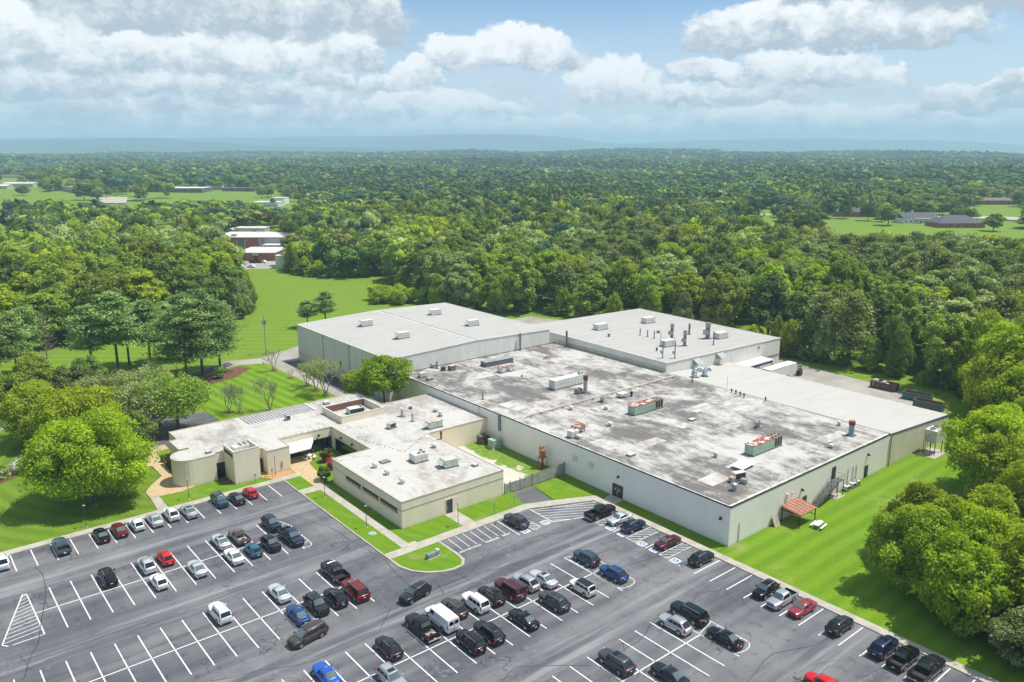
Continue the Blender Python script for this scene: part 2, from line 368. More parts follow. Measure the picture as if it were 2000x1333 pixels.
def smoothwall(name, c1, c2, course=0.0, joint=None):
    m, b, p = base_mat(name); setp(p, .85, spec=.2)
    g = wpos(b); s = b.sep(g)
    n = b.noise(b.v('MULTIPLY', g, (.35, .35, .10)), 1.0, 6.0, .68)
    c = b.mix(b.ramp(n, .36, .70), c1, c2)
    n2 = b.noise(b.v('MULTIPLY', g, (2.2, 2.2, .25)), 1.0, 4.0, .7)
    c = b.mix(b.m('MULTIPLY', b.ramp(n2, .55, .8), .22), c, tuple(q * .72 for q in c2))
    low = b.ramp(b.m('ADD', s[2], n2), .35, 1.15, .5, 0)
    c = b.mix(low, c, tuple(q * .72 for q in c2))
    if course:
        t = b.m('ABSOLUTE', b.m('SUBTRACT', b.m('FRACT', b.m('MULTIPLY', s[2], 1 / course)), .5))
        c = b.mix(b.m('MULTIPLY', b.ramp(t, .42, .5), .10), c, tuple(q * .6 for q in c2))
        hh = b.m('ABSOLUTE', b.m('SUBTRACT', b.m('FRACT', b.m('MULTIPLY', b.m('ADD', s[0], s[1]), 1 / .4)), .5))
        c = b.mix(b.m('MULTIPLY', b.ramp(hh, .44, .5), .07), c, tuple(q * .6 for q in c2))
    if joint:
        j = b.ramp(b.m('ABSOLUTE', b.m('SUBTRACT', s[2], joint)), .02, .06, .75, 0)
        c = b.mix(j, c, (.16, .14, .11))
    b.put(p.inputs['Base Color'], c)
    bp = b.new('ShaderNodeBump'); bp.inputs['Strength'].default_value = .25; bp.inputs['Distance'].default_value = .01
    b.put(bp.inputs['Height'], b.noise(g, 9.0, 3.0)); b.put(p.inputs['Normal'], bp.outputs[0])
    return m
M_WALL_M = smoothwall('painted_panel_wall', (.83, .80, .76), (.78, .75, .71))
M_WALL_O = smoothwall('cream_block_wall', (.77, .685, .53), (.70, .62, .475), .2, 3.25)
M_WALL_O2 = smoothwall('cream_office_wall', (.77, .685, .53), (.70, .62, .475), .2)
M_TRIM_D = M('dark_trim', (.035, .035, .045), .5, .3)
M_TRIM_L = M('light_trim', (.66, .64, .58), .6, .1, scale=.4)
M_GLASS = M('dark_window_glass', (.012, .017, .022), .06, spec=.7)
M_DOOR = M('dark_door', (.045, .045, .05), .5)
M_GALV = M('galvanised', (.42, .44, .46), .45, .6, col2=(.30, .31, .33), scale=1.5, obj=True)
M_GALV_D = M('dull_duct', (.20, .215, .23), .5, .5, col2=(.14, .15, .16), scale=1.5, obj=True)
M_UNITW = M('unit_white', (.62, .63, .60), .6, col2=(.50, .50, .46), scale=.9, obj=True, amount=.7)
M_UNITG = M('unit_green', (.33, .45, .35), .6, col2=(.25, .34, .27), scale=.9, obj=True, amount=.8)
M_RUST = M('rust_flakes', (.27, .062, .032), .85, col2=(.58, .50, .44), scale=1.25, obj=True, lo=.50, hi=.56)
M_RUST2 = M('rust_plain', (.27, .07, .035), .85, col2=(.17, .05, .03), scale=1.5, obj=True)
M_ORANGE = M('orange_rust_paint', (.38, .13, .045), .7, col2=(.30, .09, .035), scale=1.5, obj=True)
M_BLACK = M('black_metal', (.02, .02, .022), .5, .2)
M_GRILLE = M('grille_dark', (.05, .055, .06), .6, .3)
M_PIPEB = M('pipe_brown', (.30, .20, .13), .7)
M_YELLOW = M('yellow_pipe', (.55, .45, .12), .6)
M_FABRIC = M('white_fabric', (.80, .80, .80), .8, col2=(.72, .72, .74), scale=1.2, obj=True)
M_BRICK = M('brick_wall', (.36, .15, .09), .85, col2=(.27, .11, .07), scale=.5)
M_PALE = M('pale_wall', (.55, .52, .43), .8, scale=.3)
M_PALEROOF = M('pale_roof', (.62, .61, .60), .7, scale=.1)
M_SHINGLE = M('dark_shingle', (.085, .09, .10), .85, scale=.8)
M_BRSHINGLE = M('brown_shingle', (.17, .14, .13), .85, scale=.8)
M_HWHITE = M('white_siding', (.80, .80, .80), .7, scale=.5)
M_WOOD = M('pole_wood', (.27, .235, .20), .85, scale=2.0)
M_BARK = M('bark', (.15, .12, .10), .9, col2=(.08, .065, .055), scale=2.5, obj=True, bump=.4)
M_BARKL = M('pale_bark', (.30, .26, .23), .9, col2=(.20, .17, .15), scale=2.5, obj=True)

def foliage(name, c1, c2, trans=.28, hue=.022, val=.5):
    m, b, p = base_mat(name)
    oi = b.new('ShaderNodeObjectInfo').outputs['Random']
    at = b.new('ShaderNodeAttribute', attribute_type='GEOMETRY', attribute_name='leaf').outputs['Fac']
    hs = b.new('ShaderNodeHueSaturation')
    b.put(hs.inputs['Hue'], b.m('MULTIPLY_ADD', oi, hue, .5 - hue / 2))
    b.put(hs.inputs['Value'], b.m('MULTIPLY_ADD', b.m('FRACT', b.m('MULTIPLY', oi, 7.31)), val, 1 - val / 2))
    b.put(hs.inputs['Color'], b.mix(at, c1, c2))
    n = b.nodes = b.n
    df = b.new('ShaderNodeBsdfDiffuse'); tr = b.new('ShaderNodeBsdfTranslucent'); gl = b.new('ShaderNodeBsdfGlossy'); gl.inputs['Roughness'].default_value = .6
    b.put(df.inputs[0], hs.outputs[0])
    b.put(tr.inputs[0], b.mix(1.0, hs.outputs[0], (1.08, 1.15, .5), 'MULTIPLY'))
    gl.inputs[0].default_value = (.9, .95, .9, 1)
    mx = b.new('ShaderNodeMixShader'); mx.inputs[0].default_value = trans; b.l.new(df.outputs[0], mx.inputs[1]); b.l.new(tr.outputs[0], mx.inputs[2])
    m2 = b.new('ShaderNodeMixShader'); m2.inputs[0].default_value = .02; b.l.new(mx.outputs[0], m2.inputs[1]); b.l.new(gl.outputs[0], m2.inputs[2])
    b.l.new(m2.outputs[0], b.n['Material Output'].inputs['Surface'])
    b.n.remove(p)
    return m
LF_YEL = foliage('leaves_yellow_green', (0.256, 0.363, 0.007), (0.498, 0.629, 0.014), 0.45)
LF_BRI = foliage('leaves_bright_green', (0.216, 0.315, 0.013), (0.450, 0.539, 0.026), 0.45)
LF_MID = foliage('leaves_mid_green', (0.182, 0.265, 0.031), (0.378, 0.477, 0.061), 0.42)
LF_DRK = foliage('leaves_dark_green', (0.110, 0.179, 0.034), (0.226, 0.323, 0.056), 0.38)
LF_SIL = foliage('leaves_silver_green', (0.198, 0.279, 0.079), (0.474, 0.527, 0.206), 0.36)
LF_OLV = foliage('leaves_olive', (0.134, 0.198, 0.043), (0.253, 0.344, 0.092), 0.36)
LF_PINE = foliage('pine_needles', (0.143, 0.242, 0.069), (0.362, 0.483, 0.163), 0.3)
LF_VPINE = foliage('olive_pine_needles', (0.142, 0.195, 0.047), (0.294, 0.351, 0.097), 0.3)
LF_RED = foliage('red_blossom', (.42, .05, .04), (.55, .13, .10))
LF_WHT = foliage('white_blossom', (.62, .64, .52), (.75, .75, .68))
# ---------------------------------------------------------------- terrain
def sm(t): t = np.clip(t, 0, 1); return t * t * (3 - 2 * t)
def hz(x, y):
    """height of the far ground: flat near the site, gentle ridges beyond"""
    x = np.asarray(x, float); y = np.asarray(y, float)
    d = np.hypot(x, y)
    a = np.sin(x / 310 + 1.3) * np.cos(y / 270 + .4) + .6 * np.sin((x + y) / 190 + 2.1) + .5 * np.sin((x - 1.7 * y) / 420) + .35 * np.cos((2 * x + y) / 160)
    far = sm((d - 650) / 900); vfar = sm((d - 2200) / 2500)
    return far * (a * 9.0 + 1.0) * (1 - .2 * vfar) + vfar * (14 * np.sin(x / 900 + .5) * np.cos(y / 1100) + 16)
def build_ground():
    rs = np.concatenate([[0], np.geomspace(60, 600, 10), np.geomspace(650, 6000, 70), np.geomspace(6500, 24000, 10)])
    na = 220; an = np.linspace(0, 2 * np.pi, na, endpoint=False)
    X = rs[1:, None] * np.cos(an); Y = rs[1:, None] * np.sin(an); Z = hz(X, Y) - .03
    vs = [(0, 0, -.03)] + list(zip(X.ravel(), Y.ravel(), Z.ravel()))
    fs = [(0, 1 + i, 1 + (i + 1) % na) for i in range(na)]
    for j in range(len(rs) - 2):
        k = 1 + j * na
        fs += [(k + i, k + na + i, k + na + (i + 1) % na, k + (i + 1) % na) for i in range(na)]
    o = MB().add(vs, fs).build('ground', M_GR_FIELD, smooth=True); tag(o, kind='structure')
build_ground()

def S(name, mat, pieces, z1, z0=-.25):
    mb = MB()
    for pts in pieces: mb.prism(pts, z0, z1)
    o = mb.build(name, mat); tag(o, kind='structure'); return o
def rect(x0, x1, y0, y1): return [(x0, y0), (x1, y0), (x1, y1), (x0, y1)]
ISL = [(54.75, 95.4), (54.85, 92.9), (55.5, 90.7), (56.9, 89.0), (58.6, 87.9), (60.4, 87.35), (62.0, 87.5), (62.9, 88.6), (63.2, 90.4), (63.25, 95.4)]
LOT = [(-45, 133.35), (54.45, 133.35), (54.45, 96.4), (54.45, 92.8), (55.2, 90.5), (56.7, 88.7), (58.4, 87.5), (60.3, 86.95), (62.2, 87.1), (63.3, 88.4), (63.6, 90.3), (63.6, 95.4), (82, 95.4), (92.95, 90.7), (92.95, -30), (-45, -30)]
S('parking_lot_asphalt', M_ASPH, [LOT], .02)
S('pavement', M_CONC, [
    rect(-45, 57.75, 133.35, 135.0), [(32.7, 135), (34.35, 135), (34.5, 140.6), (33.1, 141.3)],
    rect(54.45, 54.68, 97.35, 125.2), rect(54.45, 54.68, 127.4, 133.35), rect(54.45, 59.75, 125.2, 127.4), rect(57.85, 59.35, 97.3, 125.2),
    [(54.45, 95.4), (63.55, 95.4), (82.0, 95.4), (82.4, 97.3), (54.45, 97.3)], [(82.0, 95.4), (92.95, 90.7), (94.6, 92.0), (87.6, 95.2), (82.4, 97.3)],
    [(92.95, -30), (94.4, -30), (94.4, 90.0), (94.9, 91.8), (94.6, 92.0), (92.95, 90.7)],
    rect(69.4, 71.9, 97.3, 102.65), [(94.4, 87.2), (97.05, 87.5), (97.05, 90.6), (94.4, 90.0)],
    rect(59.35, 60.6, 97.3, 98.0)], .15)
S('kerb', M_CONC, [[p for p in LOT[2:12]] + [q for q in reversed(ISL)]], .145)
S('aggregate_path', M_TAN, [[(33.1, 143.9), (33.1, 141.35), (34.5, 140.7), (38.3, 140.3), (41, 141.2), (38.2, 144.4), (38.9, 148), (39.3, 150.2), (40.2, 163.0), (43.0, 163.6), (43.0, 166.6), (37.3, 166), (36.9, 156.4), (37.6, 155.8), (37.6, 149.9), (34.5, 146.3)],
    [(57.75, 127.45), (59.75, 127.45), (61.1, 130.9), (61.3, 134.0), (61.9, 138.2), (64.5, 140.4), (64.9, 142.5), (57.9, 142.5), (57.9, 137.6), (57.75, 135)]], .14)
S('gravel_bed', M_CHIP, [[(51.9, 137.0), (53.3, 135.1), (57.7, 135.05), (57.8, 137.6), (53.4, 137.6), (53.3, 139.9), (51.8, 139.9)]], .13)
S('mulch_bed', M_MULCH, [[(45.2, 138.6), (46.9, 137.2), (46.9, 142.2), (45.2, 141.9)], [(39.7, 147.6), (40.8, 149), (40.8, 160), (40.3, 160), (39.6, 150)],
    [(-1, 163.2), (12, 163.8), (19, 168.2), (20.5, 172.6), (18.3, 173.6), (12, 168), (-1, 167)]], .16)
S('north_lawn', M_GR_N, [[(57.2, 161), (57.2, 183), (58.5, 196), (58.5, 212.2), (66, 212.9), (78.3, 218.6), (85.3, 215.6), (86.3, 175.5), (86.3, 161)]], .10)
S('pine_needle_bed', M_MULCH, [[(60, 206.5), (63.5, 203.6), (73, 206.5), (79.8, 213), (78.3, 217.3), (66.5, 212.4), (61, 211.9)], [(38.5, 217.6), (46, 219.5), (57, 221), (64, 224.2), (60, 227.5), (48, 226), (39, 222)], [(-5, 205), (12, 210.5), (23, 214), (22, 219), (8, 217), (-5, 212)]], .13)
S('west_lawn', M_GR_W, [[(-60, 135), (32.7, 135), (33.0, 141.35), (33.0, 144), (34.4, 146.4), (37.4, 150), (37.4, 155.6), (36.7, 156.3), (37.2, 166), (30, 166), (29.6, 187), (30, 203), (18, 197.5), (-60, 160)]], .11)
S('entrance_lawn', M_GR, [[(34.4, 135), (54.5, 135), (53.2, 135.1), (51.8, 137.0), (46.9, 137.1), (45.1, 138.6), (45.1, 141.3), (41, 141.1), (38.3, 140.2), (34.5, 140.6)],
    rect(54.68, 57.75, 127.4, 133.35), rect(54.68, 57.85, 97.3, 125.2), [(59.35, 98.0), (60.6, 98.0), (60.6, 97.3), (69.4, 97.3), (69.4, 102.65), (61.25, 102.65), (61.25, 126.6), (59.75, 126.6), (59.75, 125.2), (59.35, 125.2)],
    [(61.25, 126.7), (69.1, 126.7), (69.1, 142.5), (64.95, 142.5), (64.5, 140.3), (62.0, 138.1), (61.4, 134), (61.2, 130.8), (59.9, 127.4)],
    [(71.9, 97.3), (82.4, 97.3), (83.9, 102.1), (83.9, 102.65), (71.9, 102.65)], [(88.7, 102.4), (97.05, 102.2), (97.05, 90.65), (94.95, 90.2), (94.95, 92.0), (87.7, 95.3)],
    rect(94.4, 97.05, 65.7, 87.2), ISL], .12)
S('east_lawn', M_GR_E, [[(94.4, -30), (94.4, 65.65), (174.3, 65.65), (192, 70), (202, 86), (206, 86), (206, -30)]], .08)
S('back_lane', M_CONC2, [[(86.4, 161), (86.4, 175.5), (85.5, 215.5), (78.3, 219.0), (66, 213.2), (58, 212.6), (44, 212.4), (18, 198.5), (-60, 162), (-60, 168), (16, 204.5), (42, 218), (57, 219.2), (66, 219.6), (77.5, 225.2), (86, 222.5), (100, 228.5), (112, 232), (113, 228), (97, 219), (94.4, 213), (94.4, 161)]], .03)
S('drive_asphalt', M_ASPH2, [[(88.9, 174.5), (94.6, 168), (94.6, 213), (90.0, 213.5)], [(29.9, 166.1), (57.15, 161.5), (57.15, 183), (50, 184.5), (45.5, 186), (29.8, 186)],
    [(17.0, 199.2), (42, 213.0), (57, 213.4), (66, 214), (77.5, 219.8), (77.5, 224.4), (66, 219), (57, 218.6), (42, 217.4), (16.4, 204), (-60, 167), (-60, 163)], [(83.9, 102.15), (88.65, 102.35), (87.5, 95.35), (82.5, 97.4)]], .05)
S('tree_island', M_MULCH, [[(40.8, 172.5), (43.2, 171.8), (44.4, 173.2), (44.2, 175.4), (41.5, 176.2), (39.8, 174.6)], [(45.5, 171.2), (51.0, 170.2), (51.3, 173.4), (49.5, 176.2), (46.0, 176.4)]], .16)
S('service_yard', M_CONC2, [[(146, 213.5), (146, 219), (187, 217.5), (199, 181), (201, 160), (203, 120), (201, 96), (199, 84), (193, 75), (176, 67), (147, 67)]], .025)
m, b, p = base_mat('weedy_gravel'); setp(p, .95, spec=.1)
g = wpos(b); nn = b.noise(g, .16, 5.0, .7)
c = b.mix(b.ramp(b.noise(g, 2.2, 4.0, .7), .35, .7), (.46, .43, .36), (.62, .59, .52))
gx = b.sep(g)
side = b.ramp(b.m('ADD', gx[0], b.m('MULTIPLY', nn, 6)), 92, 97.5, -.12, .42)
b.put(p.inputs['Base Color'], b.mix(b.ramp(b.m('ADD', nn, side), .50, .66), c, b.mix(b.ramp(b.noise(g, 1.2, 4.0, .7), .35, .7), (.10, .21, .02), (.22, .28, .06))))
M_GRAVEL = m
S('gravel_yard', M_GRAVEL, [rect(82.2, 97.05, 102.7, 126.7)], .09)

# ---------------------------------------------------------------- parking lot markings
pm = MB(); Z = .0245
def line(x0, y0, x1, y1, w=.15): pm.strip((x0, y0), (x1, y1), w, Z)
for i in range(17):
    if i in (0,): continue
    x = 5.3 + 2.715 * i
    if x > 52.2: break
    line(x, 127.1, x, 133.2)
line(51.45, 127.1, 51.45, 133.2)
R1 = [13.5, 16.2, 18.9, 21.6, 24.3, 27.05, 29.8, 32.5, 35.25, 38.0, 40.75, 43.55, 46.2]
for x in R1: line(x, 106.8, x, 119.2)
line(10.8, 113.1, 46.2, 113.1)
# hatched nose west of the first double row
A, B_, C_ = (10.75, 119.3), (10.9, 107.0), (6.9, 106.9)
line(*A, *B_); line(B_[0], B_[1], C_[0] + .5, C_[1], .12); line(6.35, 107.7, 10.3, 119.4); line(6.35, 107.7, 6.9, 106.95); line(10.3, 119.4, 10.75, 119.3)
for k in range(12):
    y = 108.0 + k * .98; xl = 6.4 + (y - 107.7) * (10.3 - 6.35) / 11.7; line(xl + .05, y - .1, 10.85, y + .45, .10)
def nose(x, y0, y1, w=3.2, s=1):
    """rounded end island painted on the asphalt at the end of a double row"""
    ym = (y0 + y1) / 2
    line(x, y0, x, y1)
    for sg in (-1, 1):
        ye = ym + sg * (y1 - y0) / 2
        line(x, ye - sg * .1, x + s * w * .75, ye - sg * .1 - sg * 1.0); 
    pts = [(x + s * w * .55, ye) for ye in ()]
nx = lambda x: x
# row 2
R2 = [9.1 + 2.715 * i for i in range(-3, 15)]
for x in R2: line(x, 87.0, x, 99.15)
line(R2[0], 93.1, 47.2, 93.1)
# row 3
R3 = [30.5, 33.2, 36.0, 38.7, 41.4, 44.2, 47.0, 49.8, 52.65, 55.45, 58.25, 61.05, 63.8, 66.65, 69.5, 72.5, 75.3]
for x in R3: line(x, 67.45, x, 79.4)
line(27.5, 73.4, 75.3, 73.4)
R4 = [49.6, 52.4, 55.25, 58.05, 60.9, 63.8, 66.6, 69.45, 72.4, 75.3]
for x in R4: line(x, 48.3, x, 59.95)
line(46, 54.1, 75.3, 54.1)
R5 = [52.5, 55.3, 58.1, 60.9, 63.8, 66.6, 69.45, 72.4, 75.3]
for x in R5: line(x, 29.5, x, 41.0)
def capsule(x, y0, y1, w):
    n = 8; pts = []
    for i in range(n + 1):
        t = math.pi * i / n; pts.append((x + w * (.1 + .9 * math.sin(t)) * 1.0, (y0 + y1) / 2 - math.cos(t) * (y1 - y0) / 2))
    return pts
def teardrop(x, yb, yt, w):
    """painted end marking: wide at the middle line, rounded tip"""
    pts = [(x, yt), (x + w, yt - .8), (x + w, yt - 1.0)]
def hatch_end(x, y0, y1, w):
    # a narrow closed loop with a round lower end and diagonal hatching, beside the last bay
    pts = [(x + .5, y1), (x + w, y1 - 3.6)] + [(x + w, y0 + 1.2)] + [(x + w - (w / 2) * (1 - math.cos(t)), y0 + 1.2 - 1.0 * math.sin(t)) for t in np.linspace(0, math.pi, 7)] + [(x + .12, y1 - 1)]
    for a, c in zip(pts[:-1], pts[1:]): line(*a, *c, .1)
    k = y0 + 1.4
    while k < y1 - 1.5:
        line(x + .15, k, x + w - .05 if k < y1 - 4 else x + .5 + (w - .5) * (y1 - k) / 3.6, k + .7, .1); k += 1.15
hatch_end(75.3, 67.4, 79.4, 3.4); hatch_end(75.3, 48.3, 59.9, 3.4); hatch_end(46.2, 106.8, 119.2, 1.6)
# bays along the east kerb
for y in (66.9, 64.05, 61.3, 58.45, 55.65, 52.9, 50.1, 47.3, 44.5, 41.8, 39.05, 36.3, 33.65, 31.05, 28.3, 25.5): line(86.7, y, 92.75, y)
def hatch_poly(poly, sp, dr=(.77, -.638), w=.1):
    dv = Vector(dr).normalized(); nv = Vector((-dv.y, dv.x)); ds = [nv.dot(Vector(q)) for q in poly]; k = min(ds) + sp * .6
    while k < max(ds):
        ts = []
        for i in range(len(poly)):
            a, c = ds[i], ds[(i + 1) % len(poly)]
            if (a - k) * (c - k) < 0:
                q = Vector(poly[i]).lerp(Vector(poly[(i + 1) % len(poly)]), (k - a) / (c - a)); ts.append(q)
        if len(ts) == 2 and (ts[0] - ts[1]).length > .4: line(*ts[0], *ts[1], w)
        k += sp
def hatch_rect(x0, x1, y0, y1, n, dx=0.0):
    line(x0, y0, x1, y0, .1); line(x0, y1, x1, y1, .1); line(x0, y0, x0, y1, .1)
    hatch_poly([(x0, y0), (x1, y0), (x1, y1), (x0, y1)], .75)
for y0, y1 in ((84.6 - 1.3, 84.6), (75.9, 77.8), (69.4, 71.0)): hatch_rect(87.1, 93.0, y0, y1, 6)
for y in (86.9, 80.5, 73.65, 66.9): line(87.0, y, 92.8, y)
# long hatched strip below the north pavement
line(82.0, 95.3, 81.9, 89.3); line(81.9, 89.3, 88.0, 86.9); line(93.0, 90.2, 82.0, 94.9, .1)
hatch_poly([(82.0, 94.9), (81.9, 89.3), (88.0, 86.9), (93.0, 90.2)], .95, (.86, -.51))
# motorcycle bays, accessible bay with hatching
for i in range(8): line(63.65 + 1.42 * i, 95.3, 63.45 + 1.40 * i, 91.1, .1)
line(75.0, 95.3, 74.7, 89.1); line(78.6, 95.3, 79.3, 89.4, .1); line(77.9, 89.0, 79.3, 89.4, .1); line(77.6, 95.3, 77.7, 89.0, .1)
hatch_poly([(77.7, 89.2), (79.2, 89.5), (78.6, 95.2), (77.6, 95.2)], .8)
tag(pm.build('parking_markings', M_WHITE), kind='structure')
LET = MB()
def letters(txt, x, y, ang, size, nm):
    cu = bpy.data.curves.new(nm, 'FONT'); cu.body = txt; cu.size = size; cu.align_x = 'CENTER'; cu.space_character = 1.15
    o = bpy.data.objects.new(nm, cu); COL.objects.link(o)
    me = bpy.data.meshes.new_from_object(o.evaluated_get(bpy.context.evaluated_depsgraph_get())) if False else None
    o.location = (x, y, Z); o.rotation_euler = (0, 0, ang); cu.materials.append(M_WHITE); cu.offset = .018
    tag(o, kind='structure'); return o
letters('MOTORCYCLE', 66.0, 90.45, 0.0, .55, 'painted_lettering')
letters('PARKING', 70.3, 90.5, 0.0, .55, 'painted_lettering')
letters('ONLY', 73.2, 90.55, 0.0, .55, 'painted_lettering')
# wheelchair symbols: blue square, white ring, head, back and legs
bl, wh = MB(), MB()
for (x, y, a) in [(80.8, 89.9, 0), (76.3, 89.7, 0), (87.7, 86.0, 1), (87.7, 81.7, 1), (87.6, 79.0, 1), (87.6, 74.9, 1), (87.6, 72.3, 1), (87.5, 68.2, 1)]:
    s = .62
    bl.add([(x + i * s * .86, y + j * s * .86, .0245) for i, j in ((-1, -1), (1, -1), (1, 1), (-1, 1))], [(0, 1, 2, 3)])
    def q(px, py): return (x + px * s, y + py * s) if not a else (x + py * s, y - px * s)
    def ln(p0, p1, w): wh.strip(q(*p0), q(*p1), w, .029)
    r = .45; 
    for k in range(10):
        t0, t1 = 2.4 + k * .42, 2.4 + (k + 1) * .42
        ln((-.1 + r * math.cos(t0), -.25 + r * math.sin(t0)), (-.1 + r * math.cos(t1), -.25 + r * math.sin(t1)), .09)
    ln((-.1, .5), (-.05, -.1), .12); ln((-.05, -.1), (.35, -.1), .12); ln((.35, -.1), (.6, -.6), .12); ln((-.18, .66), (.0, .66), .16)
    for i in (-1, 1): ln((-1, i), (1, i), .18); ln((i, -1), (i, 1), .18)
tag(bl.build('accessible_bay_paint', M_BLUE), kind='structure'); tag(wh.build('wheelchair_symbols', M_WHITE), kind='structure')

# sealed cracks in the asphalt
sm_ = MB(); rnd = random.Random(3)
def crack(pts, w=.075, jit=.25, seg=2.0):
    for a, c in zip(pts[:-1], pts[1:]):
        L = math.dist(a, c); n = max(1, int(L / seg)); prev = a
        for k in range(1, n + 1):
            t = k / n; q = (a[0] + (c[0] - a[0]) * t, a[1] + (c[1] - a[1]) * t)
            if k < n: q = (q[0] + rnd.uniform(-jit, jit), q[1] + rnd.uniform(-jit, jit))
            d0 = Vector(q) - Vector(prev); e = d0.normalized() * .03
            sm_.strip(Vector(prev) - e, Vector(q) + e, w * rnd.uniform(.7, 1.3), .0288); prev = q
def gz(u, v):
    x, y = (u - 1000) / 1556, (666.5 - v) / 1556; cp, sp = math.cos(R(PITCH)), math.sin(R(PITCH))
    f, z = cp + y * sp, -sp + y * cp; t = -CAM_H / z; xl, yl = x * t, f * t
    return (ca * xl + sa * yl, -sa * xl + ca * yl)
CR = [[(5, 125.5), (13, 124.2)], [(13.0, 126.8), (13.4, 122), (12.0, 114), (10.3, 107), (7.5, 99), (4, 93)], [(13.2, 116.9), (24, 118.6), (40, 117.5), (46, 118.9), (54, 118.4)],
      [(10, 100.8), (25, 101.2), (33, 101.6), (40, 100.4)], [(8, 95.6), (20, 95.3), (31, 95.9)], [(44.2, 125.6), (48.5, 121.8), (52.2, 112), (54, 96), (53.4, 92.5), (52.4, 84.8)],
      [(49.8, 105.6), (53.8, 104.3)], [(44.6, 88.7), (50, 92.6), (56.2, 88.2)], [(55.5, 82.6), (56.6, 87.2)], [(60.4, 82.2), (60, 86.4)], [(63, 89.5), (76, 87.2), (86, 84.2), (92.5, 80.5)],
      [(58, 84.6), (70, 82.4), (85.5, 78.4), (92, 74.8)], [(78.5, 72), (84, 71.2), (92.5, 69)], [(79.5, 59), (83, 60.5), (86, 58.6)], [(70, 44.6), (79, 46), (84, 43.8), (92, 43.1)],
      [(83, 36.8), (86.5, 36.2), (92.6, 36.4)], [(43, 60.8), (53, 64.0), (60, 58.5)], [(62, 57.4), (70, 58.6), (76, 61)], [(48, 84.2), (44, 80.4), (35, 80.2), (24, 84.4)], [(78.2, 77.0), (83.8, 76.4)],
      [(52.5, 84.8), (60.2, 84.4), (68, 88.0)], [(3, 84), (18, 83.6), (30, 80)], [(33, 105.2), (36.5, 106.7), (38.2, 105.4)], [(31.6, 106), (33.5, 108.6)]]
for pts in CR: crack(pts)
for k in range(60):
    x, y = rnd.uniform(5, 92), rnd.uniform(30, 125)
    if rnd.random() < .6: x, y = rnd.uniform(45, 90), rnd.uniform(45, 80)
    a = rnd.uniform(0, 6.28); pts = [(x, y)]
    for j in range(rnd.randint(2, 4)):
        a += rnd.uniform(-.9, .9); L = rnd.uniform(.5, 1.5); pts.append((pts[-1][0] + L * math.cos(a), pts[-1][1] + L * math.sin(a)))
    crack(pts, .05, .12, .5)
tag(sm_.build('crack_sealant', M_SEAL), kind='structure')

# hills on the horizon
def hills():
    f_ = Vector((sa, ca)); r_ = Vector((ca, -sa))
    mb = MB()
    for (dist, prof, dep, sc_) in [(9000, [(-9000, 40), (-7000, 105), (-5600, 150), (-4400, 175), (-3700, 160), (-3100, 120), (-2300, 90), (-1200, 60), (0, 25), (2500, 10), (9000, 5)], 1600, 1.0),
                              (13500, [(-12000, 190), (-9000, 230), (-7000, 240), (-5000, 225), (-3000, 255), (-1500, 262), (-900, 290), (200, 285), (900, 235), (1500, 150), (2100, 145), (3200, 200), (5200, 215), (7200, 185), (8200, 110), (9400, 60), (12000, 50), (14000, 40)], 2600, 1.0)]:
        prof = [(a_ * sc_, max(0, 60 + (h_ * 1.05 - 60) * sc_)) for a_, h_ in prof]; dist *= sc_; dep *= sc_; xs = np.linspace(prof[0][0], prof[-1][0], 160); hs = np.interp(xs, [q[0] for q in prof], [q[1] for q in prof])
        rr = np.random.RandomState(5); hs = hs + 5 * np.interp(xs, np.linspace(xs[0], xs[-1], 60), rr.randn(60)) * (hs > 30)
        rows = 9; vs = []
        for j in range(rows):
            t = j / (rows - 1) * 2 - 1; k = math.cos(t * math.pi / 2) ** 1.5 if abs(t) < 1 else 0
            for i, x in enumerate(xs):
                wob = 1 + .13 * math.sin(i * .55 + j * 1.9) + .08 * math.sin(i * 1.7 + j)
                q = f_ * (dist + t * dep * wob) + r_ * float(x); vs.append((q.x, q.y, hs[i] * k * (wob if abs(t) > .3 else 1) - 8))
        n = len(xs)
        mb.add(vs, [(j * n + i, j * n + i + 1, (j + 1) * n + i + 1, (j + 1) * n + i) for j in range(rows - 1) for i in range(n - 1)])
    o = mb.build('hills', M('hill_woods', (.03, .055, .035), .95, col2=(.045, .075, .045), scale=.01), smooth=True); tag(o, kind='structure')
hills()
